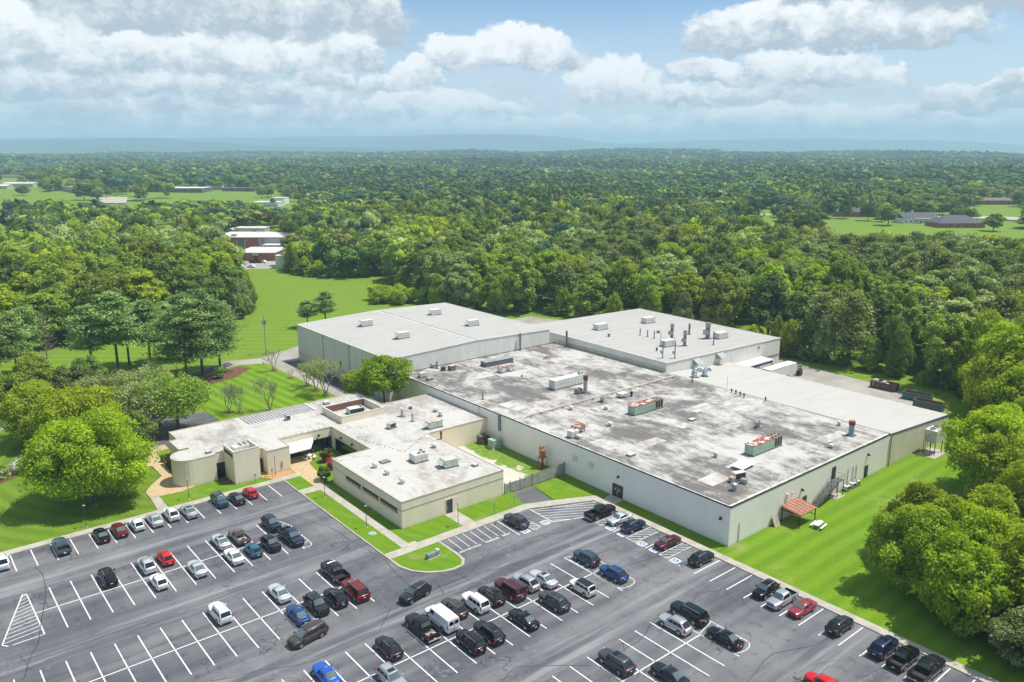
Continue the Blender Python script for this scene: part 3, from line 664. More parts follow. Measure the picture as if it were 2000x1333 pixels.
# ---------------------------------------------------------------- buildings
def walls(root, pts, z0, z1, mat, roofmat, wname='wall', rname='roof'):
    """pts: list of (x,y) or (x,y,ztop) round a footprint"""
    n = len(pts); pts = [(*q, z1) if len(q) == 2 else q for q in pts]
    a = sum(pts[i][0] * pts[(i + 1) % n][1] - pts[(i + 1) % n][0] * pts[i][1] for i in range(n))
    if a < 0: pts = pts[::-1]
    w = MB().add([(q[0], q[1], z0) for q in pts] + [(q[0], q[1], q[2]) for q in pts], [(i, (i + 1) % n, n + (i + 1) % n, n + i) for i in range(n)]).build(wname, mat, root)
    r = MB().add([(q[0], q[1], q[2]) for q in pts], [tuple(range(n))]).build(rname, roofmat, root)
    return w, r
def coping(root, pts, z, h=.14, w=.16, mat=None, name='coping', out=.05, closed=True):
    mb = MB(); n = len(pts); rng = range(n) if closed else range(n - 1)
    a = sum(pts[i][0] * pts[(i + 1) % n][1] - pts[(i + 1) % n][0] * pts[i][1] for i in range(n)); sg = 1 if a > 0 else -1
    for i in rng:
        p, q = Vector(pts[i][:2]), Vector(pts[(i + 1) % n][:2]); dd = (q - p).normalized(); nn = Vector((dd.y, -dd.x)) * sg
        pz = pts[i][2] if len(pts[i]) > 2 else z; qz = pts[(i + 1) % n][2] if len(pts[(i + 1) % n]) > 2 else z
        p0, q0 = p + nn * out - dd * out * .9, q + nn * out + dd * out * .9; p1, q1 = p0 - nn * w, q0 - nn * w
        e = .0015 * (i % 3)
        mb.add([(*p0, pz - .1), (*q0, qz - .1), (*q1, qz - .1), (*p1, pz - .1), (*p0, pz + h + e), (*q0, qz + h + e), (*q1, qz + h + e), (*p1, pz + h + e)],
               [(0, 3, 2, 1), (4, 5, 6, 7), (0, 1, 5, 4), (1, 2, 6, 5), (2, 3, 7, 6), (3, 0, 4, 7)] if sg > 0 else [(0, 1, 2, 3), (7, 6, 5, 4), (4, 5, 1, 0), (5, 6, 2, 1), (6, 7, 3, 2), (7, 4, 0, 3)])
    return mb.build(name, mat or M_TRIM_D, root)
def wall_lamp(root, x, y, z, nx_, ny_):
    mb = MB().box(x - .16 + .1 * nx_, x + .16 + .1 * nx_, y - .16 + .1 * ny_, y + .16 + .1 * ny_, z - .15, z + .2)
    mb.tube((x + .2 * nx_, y + .2 * ny_, z + .05), (x + .42 * nx_, y + .42 * ny_, z - .12), .12, .17)
    return mb.build('wall_lamp', M_BLACK, root)

# main hall
H1 = 6.65
hall = thing('factory_hall', 'large off-white flat-roofed factory hall with heavily stained grey and white roof', 'factory building', (97.1, 65.7, 0))
def rel(root, o): o.location = -root.location; return o
HP = [(97.1, 65.7), (147.98, 65.7), (147.98, 121.3), (148.2, 121.3), (148.2, 161.78), (97.1, 161.78)]
HP = [(97.1, 65.7), (148.0, 65.7), (148.0, 161.78), (97.1, 161.78)]
for o in walls(hall, HP, -.2, H1, M_WALL_M, M_ROOF): rel(hall, o)
rel(hall, coping(hall, HP, H1, .10, .14, out=.06))
fl = MB(); 
for (x0, y0, x1, y1) in [(97.35, 66, 97.35, 161.5), (147.7, 66, 147.7, 161.5)]: fl.box(x0 - .18, x0 + .18, y0, y1, H1 + .002, H1 + .05)
fl.box(97.6, 147.5, 65.9, 66.3, H1 + .003, H1 + .053)
rel(hall, fl.build('roof_flashing', M('flashing_white', (.66, .65, .62), .7, col2=(.40, .38, .36), scale=.7), hall))
jb = MB().box(97.4, 147.6, 117.7, 118.5, H1 + .004, H1 + .10); jb.box(97.4, 147.6, 118.0, 118.12, H1 + .10, H1 + .24)
rel(hall, jb.build('roof_joint', M('joint_cover', (.60, .57, .53), .8, col2=(.42, .38, .34), scale=.6), hall))
pj = MB().tube((100, 117.3, H1 + .3), (147.5, 117.3, H1 + .3), .07, n=6)
for k in range(16): pj.box(101 + 3 * k, 101.2 + 3 * k, 117.15, 117.45, H1, H1 + .25)
rel(hall, pj.build('roof_pipe', M_PIPEB, hall))
dr = rel(hall, MB().box(96.98, 97.12, 87.95, 90.1, .15, 2.35).build('door', M_DOOR, hall)); dr['label'] = 'dark double door in the west wall'
dm = MB().box(96.94, 96.985, 88.99, 89.05, .15, 2.35)
for y in (88.4, 89.35): dm.box(96.93, 96.985, y, y + .3, 1.35, 1.8)
dm.box(96.93, 96.985, 88.9, 89.2, 1.0, 1.2)
q = dm.build('window', M_PALE, dr); q.location = (0, 0, 0)
fr = MB().box(96.95, 97.1, 87.83, 87.94, .1, 2.45).box(96.95, 97.1, 90.11, 90.22, .1, 2.45).box(96.95, 97.1, 87.83, 90.22, 2.36, 2.47).build('frame', M_TRIM_D, dr)
rel(hall, wall_lamp(hall, 97.05, 88.9, 4.0, -1, 0)); rel(hall, wall_lamp(hall, 97.05, 67.3, 4.3, -1, 0))
for (x, w, z, nm) in [(117.9, 1.0, .15, 0), (139.0, 1.0, .2, 0), (127.0, 1.0, 3.1, 1)]:
    o = rel(hall, MB().box(x, x + w, 65.55, 65.72, z, z + 2.15).box(x - .09, x + w + .09, 65.6, 65.72, z - .02, z + 2.26).build('door', M_DOOR, hall))
for x in (117.2, 139.6): rel(hall, wall_lamp(hall, x, 65.65, 3.9 if x < 120 else 4.6, 0, -1))
for y0 in (99.3, 95.1):
    rel(hall, MB().box(97.03, 97.11, y0, y0 + 1.3, 3.4, 4.6).box(97.0, 97.035, y0 + .15, y0 + 1.15, 3.55, 4.45).build('blanked_vent', M('vent_cover', (.62, .62, .60), .6), hall))
dn = MB()
for x in (99.6, 132.6, 134.4, 135.6): rel(hall, MB().tube((x, 65.6, .2), (x, 65.6, 3.6 if x > 100 else 3.3), .06).build('conduit', M_GALV, hall))
rel(hall, MB().box(112.5, 112.9, 65.45, 65.7, 3.5, 4.5).build('electric_box', M_UNITW, hall)); rel(hall, MB().box(114.2, 114.4, 65.5, 65.7, 4.0, 4.3).build('electric_box', M_UNITW, hall))
rel(hall, MB().box(96.75, 97.1, 122.0, 122.7, 3.2, 6.5).box(96.7, 97.1, 121.95, 122.75, 6.5, 6.9).build('wall_duct', M('duct_steel', (.22, .27, .31), .5, .5), hall))
yp = MB().tube((96.98, 129.5, 4.9), (96.98, 129.5, H1 + .25), .06).tube((96.98, 129.5, H1 + .25), (99, 129.3, H1 + .25), .06)
rel(hall, yp.build('gas_pipe', M_YELLOW, hall))

pt = random.Random(12)
for k, (x, y, l_, w_, c_) in enumerate([(142, 95, 10, 4.5, 0), (133, 99, 7, 3, 0), (104, 74, 5, 3.2, 0), (112.5, 74.2, 5.5, 3.5, 0), (128, 88, 4.5, 2.2, 1), (109, 92, 6, 2.6, 1), (118, 112, 7, 2.4, 0), (103, 125, 4, 6, 0), (130, 142, 8, 3.2, 1), (112, 148, 5.5, 4, 0), (140, 131, 4, 5, 1), (121, 96, 3.2, 6, 0), (138, 72, 8, 2.5, 0), (101.5, 96.5, 3.2, 5.5, 0)]):
    rel(hall, MB().obox((x, y), pt.uniform(-.08, .08), l_, w_, H1 + .002, H1 + .012 + .0007 * k).build('roof_patch', [M('patch_light', (.50, .485, .46), .9, col2=(.34, .32, .30), scale=.5, lo=.42, hi=.62), M('patch_grey', (.33, .31, .29), .9, col2=(.45, .43, .41), scale=.6, lo=.42, hi=.6)][c_], hall))
# metal annex on the east side
ann = thing('metal_annex', 'low metal-clad annex with plain pale sloping roof east of the stained roof', 'annex building', (148, 65.7, 0))
AP = [(148.02, 65.66, 6.62), (174.3, 65.66, 4.9), (174.3, 121.26, 4.9), (148.02, 121.26, 6.62)]
for o in walls(ann, AP, -.2, 6, M_WALL_A, M_AROOF): rel(ann, o)
rel(ann, coping(ann, [(148.3, 65.66, 6.6), (174.3, 65.66, 4.9)], 0, .06, .2, M('blue_trim', (.05, .06, .20), .5), 'eaves_trim', .10, closed=False))
rel(ann, MB().box(174.2, 174.5, 65.6, 121, 4.7, 4.86).build('gutter', M_TRIM_L, ann))
rel(ann, MB().tube((148.1, 65.5, .1), (148.1, 65.5, 6.4), .08).build('downpipe', M_TRIM_D, ann))
st = MB()
for k in range(22): st.box(174.05, 174.42, 67 + 2.45 * k, 67.06 + 2.45 * k, 4.86, 4.97)
rel(ann, st.build('eaves_trim', M_TRIM_D, ann))

# tall warehouse to the north west
w2 = thing('tall_warehouse', 'tallest pale metal warehouse with low double-pitched roof and four white roof units', 'warehouse', (94.3, 161.8, 0))
W2P = [(94.3, 161.82, 10.7), (120.3, 161.82, 11.5), (146.2, 161.82, 10.75), (146.2, 213, 10.75), (120.3, 213, 11.5), (94.3, 213, 10.7)]
pts = W2P
w = MB().add([(q[0], q[1], -.2) for q in pts] + list(pts), [(i, (i + 1) % 6, 6 + (i + 1) % 6, 6 + i) for i in range(6)]); rel(w2, w.build('wall', M_WALL_W, w2))
rel(w2, MB().add(pts, [(0, 1, 4, 5), (1, 2, 3, 4)]).build('roof', M_WROOF, w2))
rel(w2, coping(w2, pts, 0, .05, .25, M_TRIM_L, 'eaves_trim', .12))
rg = MB().box(119.9, 120.7, 162, 212.9, 11.44, 11.53)
rel(w2, rg.build('ridge_cap', M_TRIM_L, w2))
rr = MB()
for k in range(84): rr.box(120.72, 121.0, 162.3 + .6 * k, 162.55 + .6 * k, 11.45, 11.56)
rel(w2, rr.build('ridge_trim', M_TRIM_D, w2))
jn = MB()
for y in (196.6, 181.8, 167.2): jn.box(94.2, 94.31, y, y + .16, -.1, 10.55)
jn.box(94.22, 94.31, 162, 213, 2.5, 2.58)
rel(w2, jn.build('wall_joint', M('joint_dark', (.22, .23, .22), .7), w2))
rel(w2, MB().box(94.22, 94.34, 183.2, 184.3, 0, 2.2).build('door', M_DOOR, w2)); rel(w2, MB().box(94.15, 94.34, 186.6, 187.0, 3.3, 5.2).build('wall_lamp', M_DOOR, w2))
rel(w2, MB().tube((93.6, 212.2, .0), (93.6, 212.2, 1.2), .1).build('bollard', M_YELLOW, w2))

# side warehouse to the north east
w3 = thing('side_warehouse', 'pale metal warehouse crowded with tall exhaust stacks, nearest the wood', 'warehouse', (148.2, 121.4, 0))
W3P = [(148.22, 121.34, 9.1), (197.6, 121.34, 8.0), (197.6, 174, 8.3), (148.22, 174, 9.4)]
for o in walls(w3, W3P, -.2, 9, M_WALL_W, M_WROOF): rel(w3, o)
rel(w3, coping(w3, W3P, 0, .06, .28, M_TRIM_L, 'eaves_trim', .14))
hd = MB()
rh = MB()
for x in (158.5, 168.0):
    hd = MB(); hd.add([(x, 121.3, 8.35), (x + 2.6, 121.3, 8.35), (x + 2.6, 119.5, 7.3), (x, 119.5, 7.3), (x, 121.3, 6.95), (x + 2.6, 121.3, 6.95)], [(0, 3, 2, 1), (0, 4, 3), (1, 2, 5), (3, 4, 5, 2)])
    rel(w3, hd.build('louvre_hood', M('hood_grey', (.30, .33, .34), .5, .4), w3))
rel(w3, wall_lamp(w3, 187, 121.3, 6.8, 0, -1))
rel(w3, MB().box(175, 197.5, 121.2, 121.33, 3.3, 3.42).build('wall_joint', M_TRIM_D, w3))
rel(w3, MB().box(148.05, 148.21, 121.5, 160, H1 + .06, H1 + 1.0).build('base_flashing', M('yellowed_panel', (.52, .50, .36), .7, col2=(.42, .40, .30), scale=.5), w3))
rg2 = MB()
for k in range(85): rg2.box(197.5, 197.78, 121.9 + .6 * k, 122.15 + .6 * k, 8.02 + .0058 * .6 * k, 8.15 + .0058 * .6 * k)
rel(w3, rg2.build('eaves_trim', M_TRIM_D, w3))

# low cream office building
HO = 4.75
off = thing('office_building', 'low cream office building with L-shaped wings, courtyard and round-ended corner', 'office building', (61.2, 102.7, 0))
arc = [(41.0 - 2.9 * math.sin(t), 144.3 + 2.9 * math.cos(t)) for t in np.linspace(0, math.pi, 14)]
front = [(61.2, 102.7), (82.2, 102.7), (82.2, 126.7), (97.06, 126.7), (97.06, 148.7), (84.6, 148.7), (84.6, 160.2), (42.4, 160.2), (42.4, 155.0), (40.9, 154.8), (40.9, 149.0), (42.6, 149.0), (42.6, 147.25)]
back = [(46.9, 147.25), (46.9, 142.4), (51.8, 142.4), (51.8, 140.0), (53.4, 140.0), (53.4, 137.7), (57.9, 137.7), (57.9, 142.6), (69.1, 142.6), (69.1, 126.65), (61.2, 126.65)]
OP = front + back
blkA = rect(61.2, 82.2, 102.7, 126.65)
for o in walls(off, OP, -.2, HO, M_WALL_O2, M_ROOF2): rel(off, o)
rel(off, coping(off, OP, HO, .10, .18, M('cream_coping', (.52, .47, .36), .6), 'coping', .05))
# dark brown joint line round the front block
rel(off, MB().box(61.17, 82.23, 102.67, 102.695, 3.22, 3.29).box(61.17, 61.195, 102.7, 126.6, 3.22, 3.28).box(82.205, 82.23, 102.7, 126.6, 3.22, 3.29).build('wall_joint', M('joint_brown', (.13, .11, .09), .9), off))
# round end
ra = rel(off, MB().prism([(46.88, 141.45)] + [(41.0, 141.4)][:0] + arc[::-1][:0] + arc + [(46.88, 147.2)][:0], -.2, 5.3, top=False).build('wall', M_WALL_O2, off)) if False else None
RP = [(41.0, 147.2)] + arc[1:-1] + [(41.0, 141.4), (45.15, 141.4), (45.15, 142.35), (46.88, 142.35), (46.88, 147.2)]
wr = MB().prism(RP, -.2, 5.15, top=False); o = rel(off, wr.build('wall', M_WALL_O2, off)); o['label'] = 'rounded cream end wall'
rel(off, MB().prism(RP, 5.10, 5.15, sides=False).build('roof', M_ROOF2, off))
rel(off, coping(off, RP, 5.15, .06, .14, M_TRIM_L, 'coping', .04))
# roof screen tower beside it
TP = [(46.95, 137.2), (51.75, 137.2), (51.75, 142.35), (46.95, 142.35)]
tw = MB().prism(TP, -.2, 4.9, top=True)
for (x0, x1, y0, y1) in [(46.95, 51.75, 137.2, 137.45), (46.95, 47.2, 137.45, 142.3), (51.5, 51.75, 137.45, 142.3)]: tw.box(x0 + .0, x1, y0, y1, 4.9, 6.35)
rel(off, tw.build('plant_screen', M_WALL_O2, off))
rel(off, coping(off, [(46.95, 142.3), (46.95, 137.2), (51.75, 137.2), (51.75, 142.3)], 6.35, .05, .3, M_TRIM_L, 'coping', .03, closed=False))
rel(off, MB().box(46.88, 46.96, 137.7, 141.9, 5.2, 5.8).build('louvre', M_GRILLE, off))
# penthouse screen on the roof
ph = MB(); z0, z1 = HO, 6.2
for (x0, x1, y0, y1) in [(71.6, 81.7, 142.8, 143.05), (71.6, 81.7, 151.25, 151.5), (71.6, 71.85, 143.05, 151.25), (81.45, 81.7, 143.05, 151.25)]: ph.box(x0, x1, y0, y1, z0, z1)
rel(off, ph.build('plant_screen', M_WALL_O2, off))
ip = MB().box(71.9, 81.4, 151.12, 151.24, HO + .1, 6.15).box(71.87, 71.95, 143.1, 151.1, HO + .1, 6.15)
rel(off, ip.build('screen_lining', M('brown_lining', (.22, .10, .07), .7, col2=(.15, .07, .05), scale=1), off))
rel(off, coping(off, [(71.6, 142.8), (81.7, 142.8), (81.7, 151.5), (71.6, 151.5)], 6.2, .05, .32, M_TRIM_L, 'coping', .03))
# glazed roof panel
sk = MB().box(56.6, 71.2, 154.5, 159.9, HO, HO + .06)
rel(off, sk.build('seamed_roof_panel', M('panel_grey', (.46, .455, .44), .6, .1, scale=.6), off))
bars = MB()
for k in range(21): bars.box(56.7 + .71 * k, 56.8 + .71 * k, 154.55, 159.85, HO + .06, HO + .13)
rel(off, bars.build('panel_seam', M_GALV_D, off))
rel(off, MB().box(71.25, 71.7, 154.3, 160, HO + .003, HO + .12).build('roof_kerb', M_TRIM_L, off))
# roof ridge step across the middle, ballast blocks
rnd = random.Random(5); spots_ = []
for (a, c) in [((70, 133.5), (73, 121)), ((73, 121), (82.2, 127))]:
    for k in range(12):
        t = (k + rnd.random() * .5) / 12; spots_.append((a[0] + (c[0] - a[0]) * t, a[1] + (c[1] - a[1]) * t))
spots_ += [(58 + k * 1.25, 143.2) for k in range(9)]
for (x, y) in spots_: rel(off, MB().box(x, x + .17, y, y + .17, HO, HO + .10).build('roof_block', M_GALV_D, off))
# strip windows of the west wall: recess, panes and frames
for (ya, yb) in [(104.2, 109.3), (110.2, 115.3), (116.3, 121.3)]:
    wf = rel(off, MB().box(61.12, 61.19, ya - .12, yb + .12, 2.35, 3.2).build('window', M_TRIM_D, off))
    for k in range(4):
        L = (yb - ya) / 4; y0 = ya + k * L + .1
        pz = MB().box(61.06, 61.125, y0, y0 + L - .2, 2.42, 2.80).build('pane', M('tan_blind', (.42, .30, .20), .5), wf)
# south door recess
rc = MB().box(69.75, 71.95, 102.62, 102.69, .1, 2.75); o = rel(off, rc.build('door_recess', M_WALL_O2, off))
dd_ = rel(off, MB().box(69.9, 70.95, 102.56, 102.63, .15, 2.6).build('door', M_DOOR, off))
MB().box(70.0, 70.08, 102.5, 102.56, 1.0, 1.5).build('handle', M_GALV, dd_)
rel(off, MB().box(70.97, 71.05, 102.52, 102.62, .15, 2.7).build('door_frame', M_TRIM_D, off))
# entrance doors on the entrance front
for (x0, x1, y, zt) in [(45.3, 46.85, 142.3, 2.9), (52.0, 53.2, 139.95, 2.7)]:
    dq = rel(off, MB().box(x0, x1, y - .07, y, .1, zt).build('door', M_GLASS, off))
    fq = MB().box(x0 - .08, x0, y - .1, y, .1, zt + .08).box(x1, x1 + .08, y - .1, y, .1, zt + .08).box(x0, x1, y - .1, y, zt, zt + .08).box((x0 + x1) / 2 - .03, (x0 + x1) / 2 + .03, y - .1, y - .07, .1, zt)
    fq.build('frame', M_TRIM_D, dq)
# courtyard glazing
for (n_, x0, x1, y0, y1) in [('a', 58.2, 68.9, 142.5, 142.58), ('b', 69.0, 69.08, 127.4, 140.8)]:
    g_ = rel(off, MB().box(x0, x1, y0, y1, .25, 2.75).build('window', M_GLASS, off)); f_ = MB()
    if n_ == 'a':
        for k in range(9): f_.box(x0 + k * 1.33, x0 + k * 1.33 + .07, y0 - .06, y0, .2, 2.8)
        f_.box(x0 - .05, x1, y0 - .06, y0 - .001, 2.76, 2.86)
    else:
        for k in range(11): f_.box(x0 - .06, x0, y0 + k * 1.33, y0 + k * 1.33 + .07, .2, 2.8)
        f_.box(x0 - .06, x0 - .001, y0, y1, 2.76, 2.86)
    f_.build('frame', M('bronze_frame', (.10, .085, .075), .4, .4), g_)
for (x, y, nx_, ny_) in [(66.2, 142.55, 0, -1), (69.05, 138.2, -1, 0), (69.05, 133.6, -1, 0), (69.05, 129.3, -1, 0)]: rel(off, wall_lamp(off, x, y, 3.6, nx_, ny_))
rel(off, MB().box(56.0, 56.25, 137.55, 137.69, .9, 2.1).build('electric_box', M_GALV, off))

# white awning over the courtyard door, on posts
aw = thing('fabric_awning', 'white vaulted fabric awning over the courtyard patio', 'awning', (61.5, 140.9, 0))
av = MB()
T_ = [(58.1, 142.5, 3.5), (64.9, 142.5, 3.5), (64.6, 141.7, 2.95), (62.9, 139.2, 2.72), (58.1, 139.2, 2.72)]; U_ = [(x, y, z - .06) for x, y, z in T_]
av.add(T_ + U_, [(0, 4, 3, 1), (1, 3, 2), (5, 6, 8, 9), (6, 7, 8), (0, 5, 9, 4), (4, 9, 8, 3), (3, 8, 7, 2), (2, 7, 6, 1), (1, 6, 5, 0)])
av.box(58.1, 62.9, 139.17, 139.2, 2.5, 2.71)
rel(aw, av.build('canopy', M_FABRIC, aw))
for (x, y) in [(58.4, 139.35), (63.2, 139.35)]: rel(aw, MB().tube((x, y, .1), (x, y, 2.55), .06).build('post', M_BLACK, aw))
# ---------------------------------------------------------------- things on the roofs
def unit(name, label, cat, x, y, z, l, w, h, mat, rz=0.0, group=None, top=None, fans=0, hood=False, legs=0.0, end_dark=False, slots=0, coils=False):
    """packaged roof unit: l along its own x"""
    t = thing(name, label, cat, (x, y, z), rz, group)
    if legs:
        lm = MB()
        for i in (-1, 1):
            for j in (-1, 1): lm.box(i * (l / 2 - .12) - .06, i * (l / 2 - .12) + .06, j * (w / 2 - .12) - .06, j * (w / 2 - .12) + .06, 0, legs)
        lm.build('leg_frame', M_GALV_D, t)
    else: MB().box(-l / 2 - .1, l / 2 + .1, -w / 2 - .1, w / 2 + .1, 0, .22).build('curb', M_GALV_D, t)
    z0 = legs or .22
    MB().box(-l / 2, l / 2, -w / 2, w / 2, z0, z0 + h).build('casing', mat, t, bevel=.03)
    if top: MB().box(-l / 2 - .04, l / 2 + .04, -w / 2 - .04, w / 2 + .04, z0 + h, z0 + h + .05).build('lid', top, t)
    pl = MB(); n = max(2, int(l / 1.0))
    for k in range(1, n): pl.box(-l / 2 + l * k / n - .015, -l / 2 + l * k / n + .015, -w / 2 - .012, w / 2 + .012, z0 + .1, z0 + h - .08)
    pl.box(-l / 2 - .012, l / 2 + .012, -w / 2 - .014, -w / 2 + .01, z0 + h * .5, z0 + h * .5 + .02)
    pl.build('panel_seam', M_GALV_D, t)
    for k in range(fans):
        fx = l / 2 - .55 - (k // 2) * .95; fy = (-w * .24 if k % 2 == 0 else w * .24) if fans > 1 else 0
        r = min(.42, w * .22)
        f = MB(); f.tube((fx, fy, z0 + h + .02), (fx, fy, z0 + h + .16), r, n=12); f.build('fan', M_UNITW if not top else M_PALE, t)
        MB().tube((fx, fy, z0 + h + .15), (fx, fy, z0 + h + .175), r * .82, n=12).build('fan_grille', M_BLACK, t)
    if end_dark: MB().box(l / 2 + .001, l / 2 + .02, -w / 2 + .12, w / 2 - .12, z0 + .12, z0 + h - .12).build('intake_grille', M_GRILLE, t)
    if coils:
        MB().box(-l / 2 + .12, l / 2 - .12, -w / 2 - .02, -w / 2 - .001, z0 + .12, z0 + h - .12).build('coil_grille', M_GRILLE, t)
    if slots:
        sm2 = MB()
        for k in range(slots): sm2.box(l / 2 - .75 - k * .8, l / 2 - .15 - k * .8, -w / 2 - .025, -w / 2 - .013, z0 + .15, z0 + h - .15)
        sm2.build('open_bay', M_BLACK, t)
    if hood:
        MB().add([(-l / 2, -w / 2 + .1, z0 + h - .05), (-l / 2, w / 2 - .1, z0 + h - .05), (-l / 2 - .8, w / 2 - .1, z0 + h * .45), (-l / 2 - .8, -w / 2 + .1, z0 + h * .45), (-l / 2, -w / 2 + .1, z0 + .25), (-l / 2, w / 2 - .1, z0 + .25)],
                 [(0, 1, 2, 3), (0, 3, 4), (1, 5, 2), (3, 2, 5, 4)]).build('air_hood', mat, t)
    return t
RG = 'mechanical units on the stained main roof'
unit('roof_unit', 'green roof unit with flaking rust-red top in the middle of the stained roof', 'roof unit', 122.2, 105.0, H1, 8.9, 1.9, 1.75, M_UNITG, 0, RG, M_RUST, 4, slots=3, end_dark=True)
unit('roof_unit', 'green roof unit with flaking rust-red top nearest the east side metal stairs', 'roof unit', 121.9, 76.5, H1, 9.0, 1.9, 1.75, M_UNITG, 0, RG, M_RUST, 6, slots=3, end_dark=True)
unit('roof_container_unit', 'long white container-like unit beside the rust-red chimney', 'roof unit', 121.9, 128.6, H1, 9.6, 2.0, 2.0, M_UNITW, 0, RG, None, 3)
unit('duct_housing', 'long dark grey box with pale lid on the stained roof by the tall warehouse', 'duct housing', 121.3, 154.0, H1, 8.6, 2.3, 1.0, M('slate_panel', (.13, .14, .16), .6), R(-3), RG, M('slate_lid', (.30, .31, .33), .6, scale=.6))
for (x, y, lb) in [(117.4, 147.2, 'rusty low twin unit beside the long dark grey box'), (119.9, 147.0, 'second rusty low unit, further from the dark grey box end')]:
    unit('condenser', lb, 'condenser', x, y, H1, 1.7, 1.6, 1.0, M_UNITW, R(8), 'rusty twin condensers', M_RUST)
unit('condenser', 'small white box unit at the roof corner beside the bushy office tree', 'condenser', 100.0, 156.0, H1, 1.7, 1.0, .95, M_UNITW, 0, RG, end_dark=True)
unit('condenser', 'small grey unit below the white box at the north west roof corner', 'condenser', 99.9, 152.6, H1, 1.5, .8, .5, M_GALV, 0, RG)
unit('condenser', 'brown cube-shaped unit near the tall warehouse wall', 'condenser', 109.1, 156.6, H1, 1.6, 1.2, .95, M('brown_unit', (.16, .11, .10), .7, col2=(.24, .17, .15), scale=1.5, obj=True), 0, RG, M_PALE)
unit('condenser', 'small black unit beside the brown cube-shaped unit', 'condenser', 107.0, 157.3, H1, .9, .9, .8, M_GRILLE, 0, RG)
unit('condenser', 'small pale unit on rusty feet against the tall warehouse wall', 'condenser', 106.6, 163.0 - 1.8, H1, 1.0, .8, .7, M_GALV, 0, RG, legs=.35)
unit('fan_box', 'small rusty fan box at the foot of the rust-red chimney', 'fan box', 119.7, 122.6, H1, 1.5, 1.2, .9, M('rusty_steel', (.25, .23, .23), .7, col2=(.30, .14, .08), scale=1.5, obj=True), 0, RG, legs=.3)
unit('condenser', 'white air conditioner at the west roof edge beside the rusty hood unit', 'air conditioner', 99.7, 103.3, H1, 2.0, 1.3, 1.2, M_UNITW, 0, RG, None, 1, end_dark=True)
unit('hood_unit', 'rust-topped hooded unit behind the white roof-edge air conditioner', 'roof unit', 102.3, 104.6, H1, 2.6, 1.6, .9, M('rust_hood', (.30, .28, .24), .8, col2=(.33, .16, .09), scale=1.2, obj=True), R(10), RG, M_RUST, hood=True, legs=.5)
unit('box_vent', 'white flat box on legs between the roof joint and the green unit', 'box vent', 125.4, 114.6, H1, 2.2, 1.6, .6, M_UNITW, 0, RG, legs=.45)
unit('condenser', 'white condenser with rusty base in front of a white sheet at the south corner', 'air conditioner', 107.0, 71.3, H1, 2.2, 1.0, 1.2, M_UNITW, R(-15), RG, None, 0, coils=True)
unit('condenser', 'small rust-streaked box nearest the south roof corner cluster', 'condenser', 105.3, 71.4, H1, .9, .8, .7, M('rusty_cream', (.50, .42, .33), .7, col2=(.36, .17, .10), scale=2, obj=True), 0, RG)
unit('condenser', 'low grey box between the condenser and the round steel vent', 'condenser', 106.4, 69.9, H1, .9, .9, .6, M_GALV, R(20), RG)
t = thing('sheet_panel', 'loose white sheet lying on the roof behind the south corner condenser', 'sheet', (112.0, 74.0, H1), 0, None)
MB().obox((0, 0), R(5), 4.2, 2.6, .55, .6).build('panel', M_FABRIC, t)
MB().box(-1.6, -1.4, -.9, -.7, 0, .55).box(1.4, 1.6, .7, .9, 0, .55).box(-1.6, -1.4, .7, .9, 0, .55).box(1.4, 1.6, -.9, -.7, 0, .55).build('support', M_GALV_D, t)
t = thing('pipe_rack', 'grey pipework gadget on legs on the eastern stained roof', 'pipework', (131.2, 83.9, H1), 0, None)
MB().tube((-1, -.4, .2), (-1, -.4, 1.2), .12).tube((-1, -.4, 1.2), (.8, .2, 1.3), .12).tube((.8, .2, 1.3), (.8, .2, .1), .12).build('pipe', M_GALV_D, t)
MB().box(-.2, .9, -.1, .7, .5, 1.1).build('casing', M_GALV, t); MB().box(-1.2, 1.2, -.6, -.5, 0, .15).box(-1.2, 1.2, .5, .6, 0, .15).build('base', M_GALV_D, t)

def mushroom(x, y, z, label, r=.42, h=.75, mat=None, group='round vents', name='roof_vent'):
    t = thing(name, label, 'vent', (x, y, z), 0, group)
    MB().tube((0, 0, 0), (0, 0, h * .55), r * .62, n=12).build('stem', mat or M_GALV, t, smooth=False)
    MB().tube((0, 0, h * .55), (0, 0, h * .62), r * .7, r, n=14).tube((0, 0, h * .62), (0, 0, h * .9), r, r * .85, n=14).tube((0, 0, h * .9), (0, 0, h * 1.05), r * .7, r * .2, n=14).build('cap', mat or M_UNITW, t)
    return t
for a in [(110.6, 115.4, 'white mushroom vent by the roof joint, farther from the green unit'), (116.4, 110.8, 'white mushroom vent just left of the green unit'), (109.6, 103.2, 'white mushroom vent alone between hood unit and green unit'),
          (99.8, 101.9, 'low white vent at the west roof edge in front of the air conditioner')]: mushroom(a[0], a[1], H1, a[2], .55, .9)
mushroom(112.2, 79.8, H1, 'white spun vent on the dark roof stain', .5, 1.1); mushroom(145.0, 74.6, H1, 'white vent near the annex roof edge', .45, .9); mushroom(132.4, 69.2, H1, 'small white vent above the east wall door', .5, .8)
mushroom(102.8, 69.2, H1, 'round steel vent nearest the south roof corner', .62, 1.3, M_GALV); mushroom(127.3, 113.6, H1, 'black mushroom vent behind the green unit', .38, 1.2, M_BLACK)
for a in [(65.3, 118.1, 'ribbed white turbine vent farthest from the front corner of the office roof'), (65.4, 114.0, 'middle of the three ribbed white turbine vents on the office roof'), (65.4, 109.1, 'ribbed white turbine vent nearest the front corner of the office roof')]: mushroom(a[0], a[1], HO, a[2], .62, 1.05, M_UNITW, 'turbine vents in a row')
mushroom(78.9, 119.6, HO, 'white turbine vent between the two office roof units', .6, .9)
mushroom(118.5, 140.8, H1, 'small grey vent on the north roof', .3, .5, M_GALV_D)
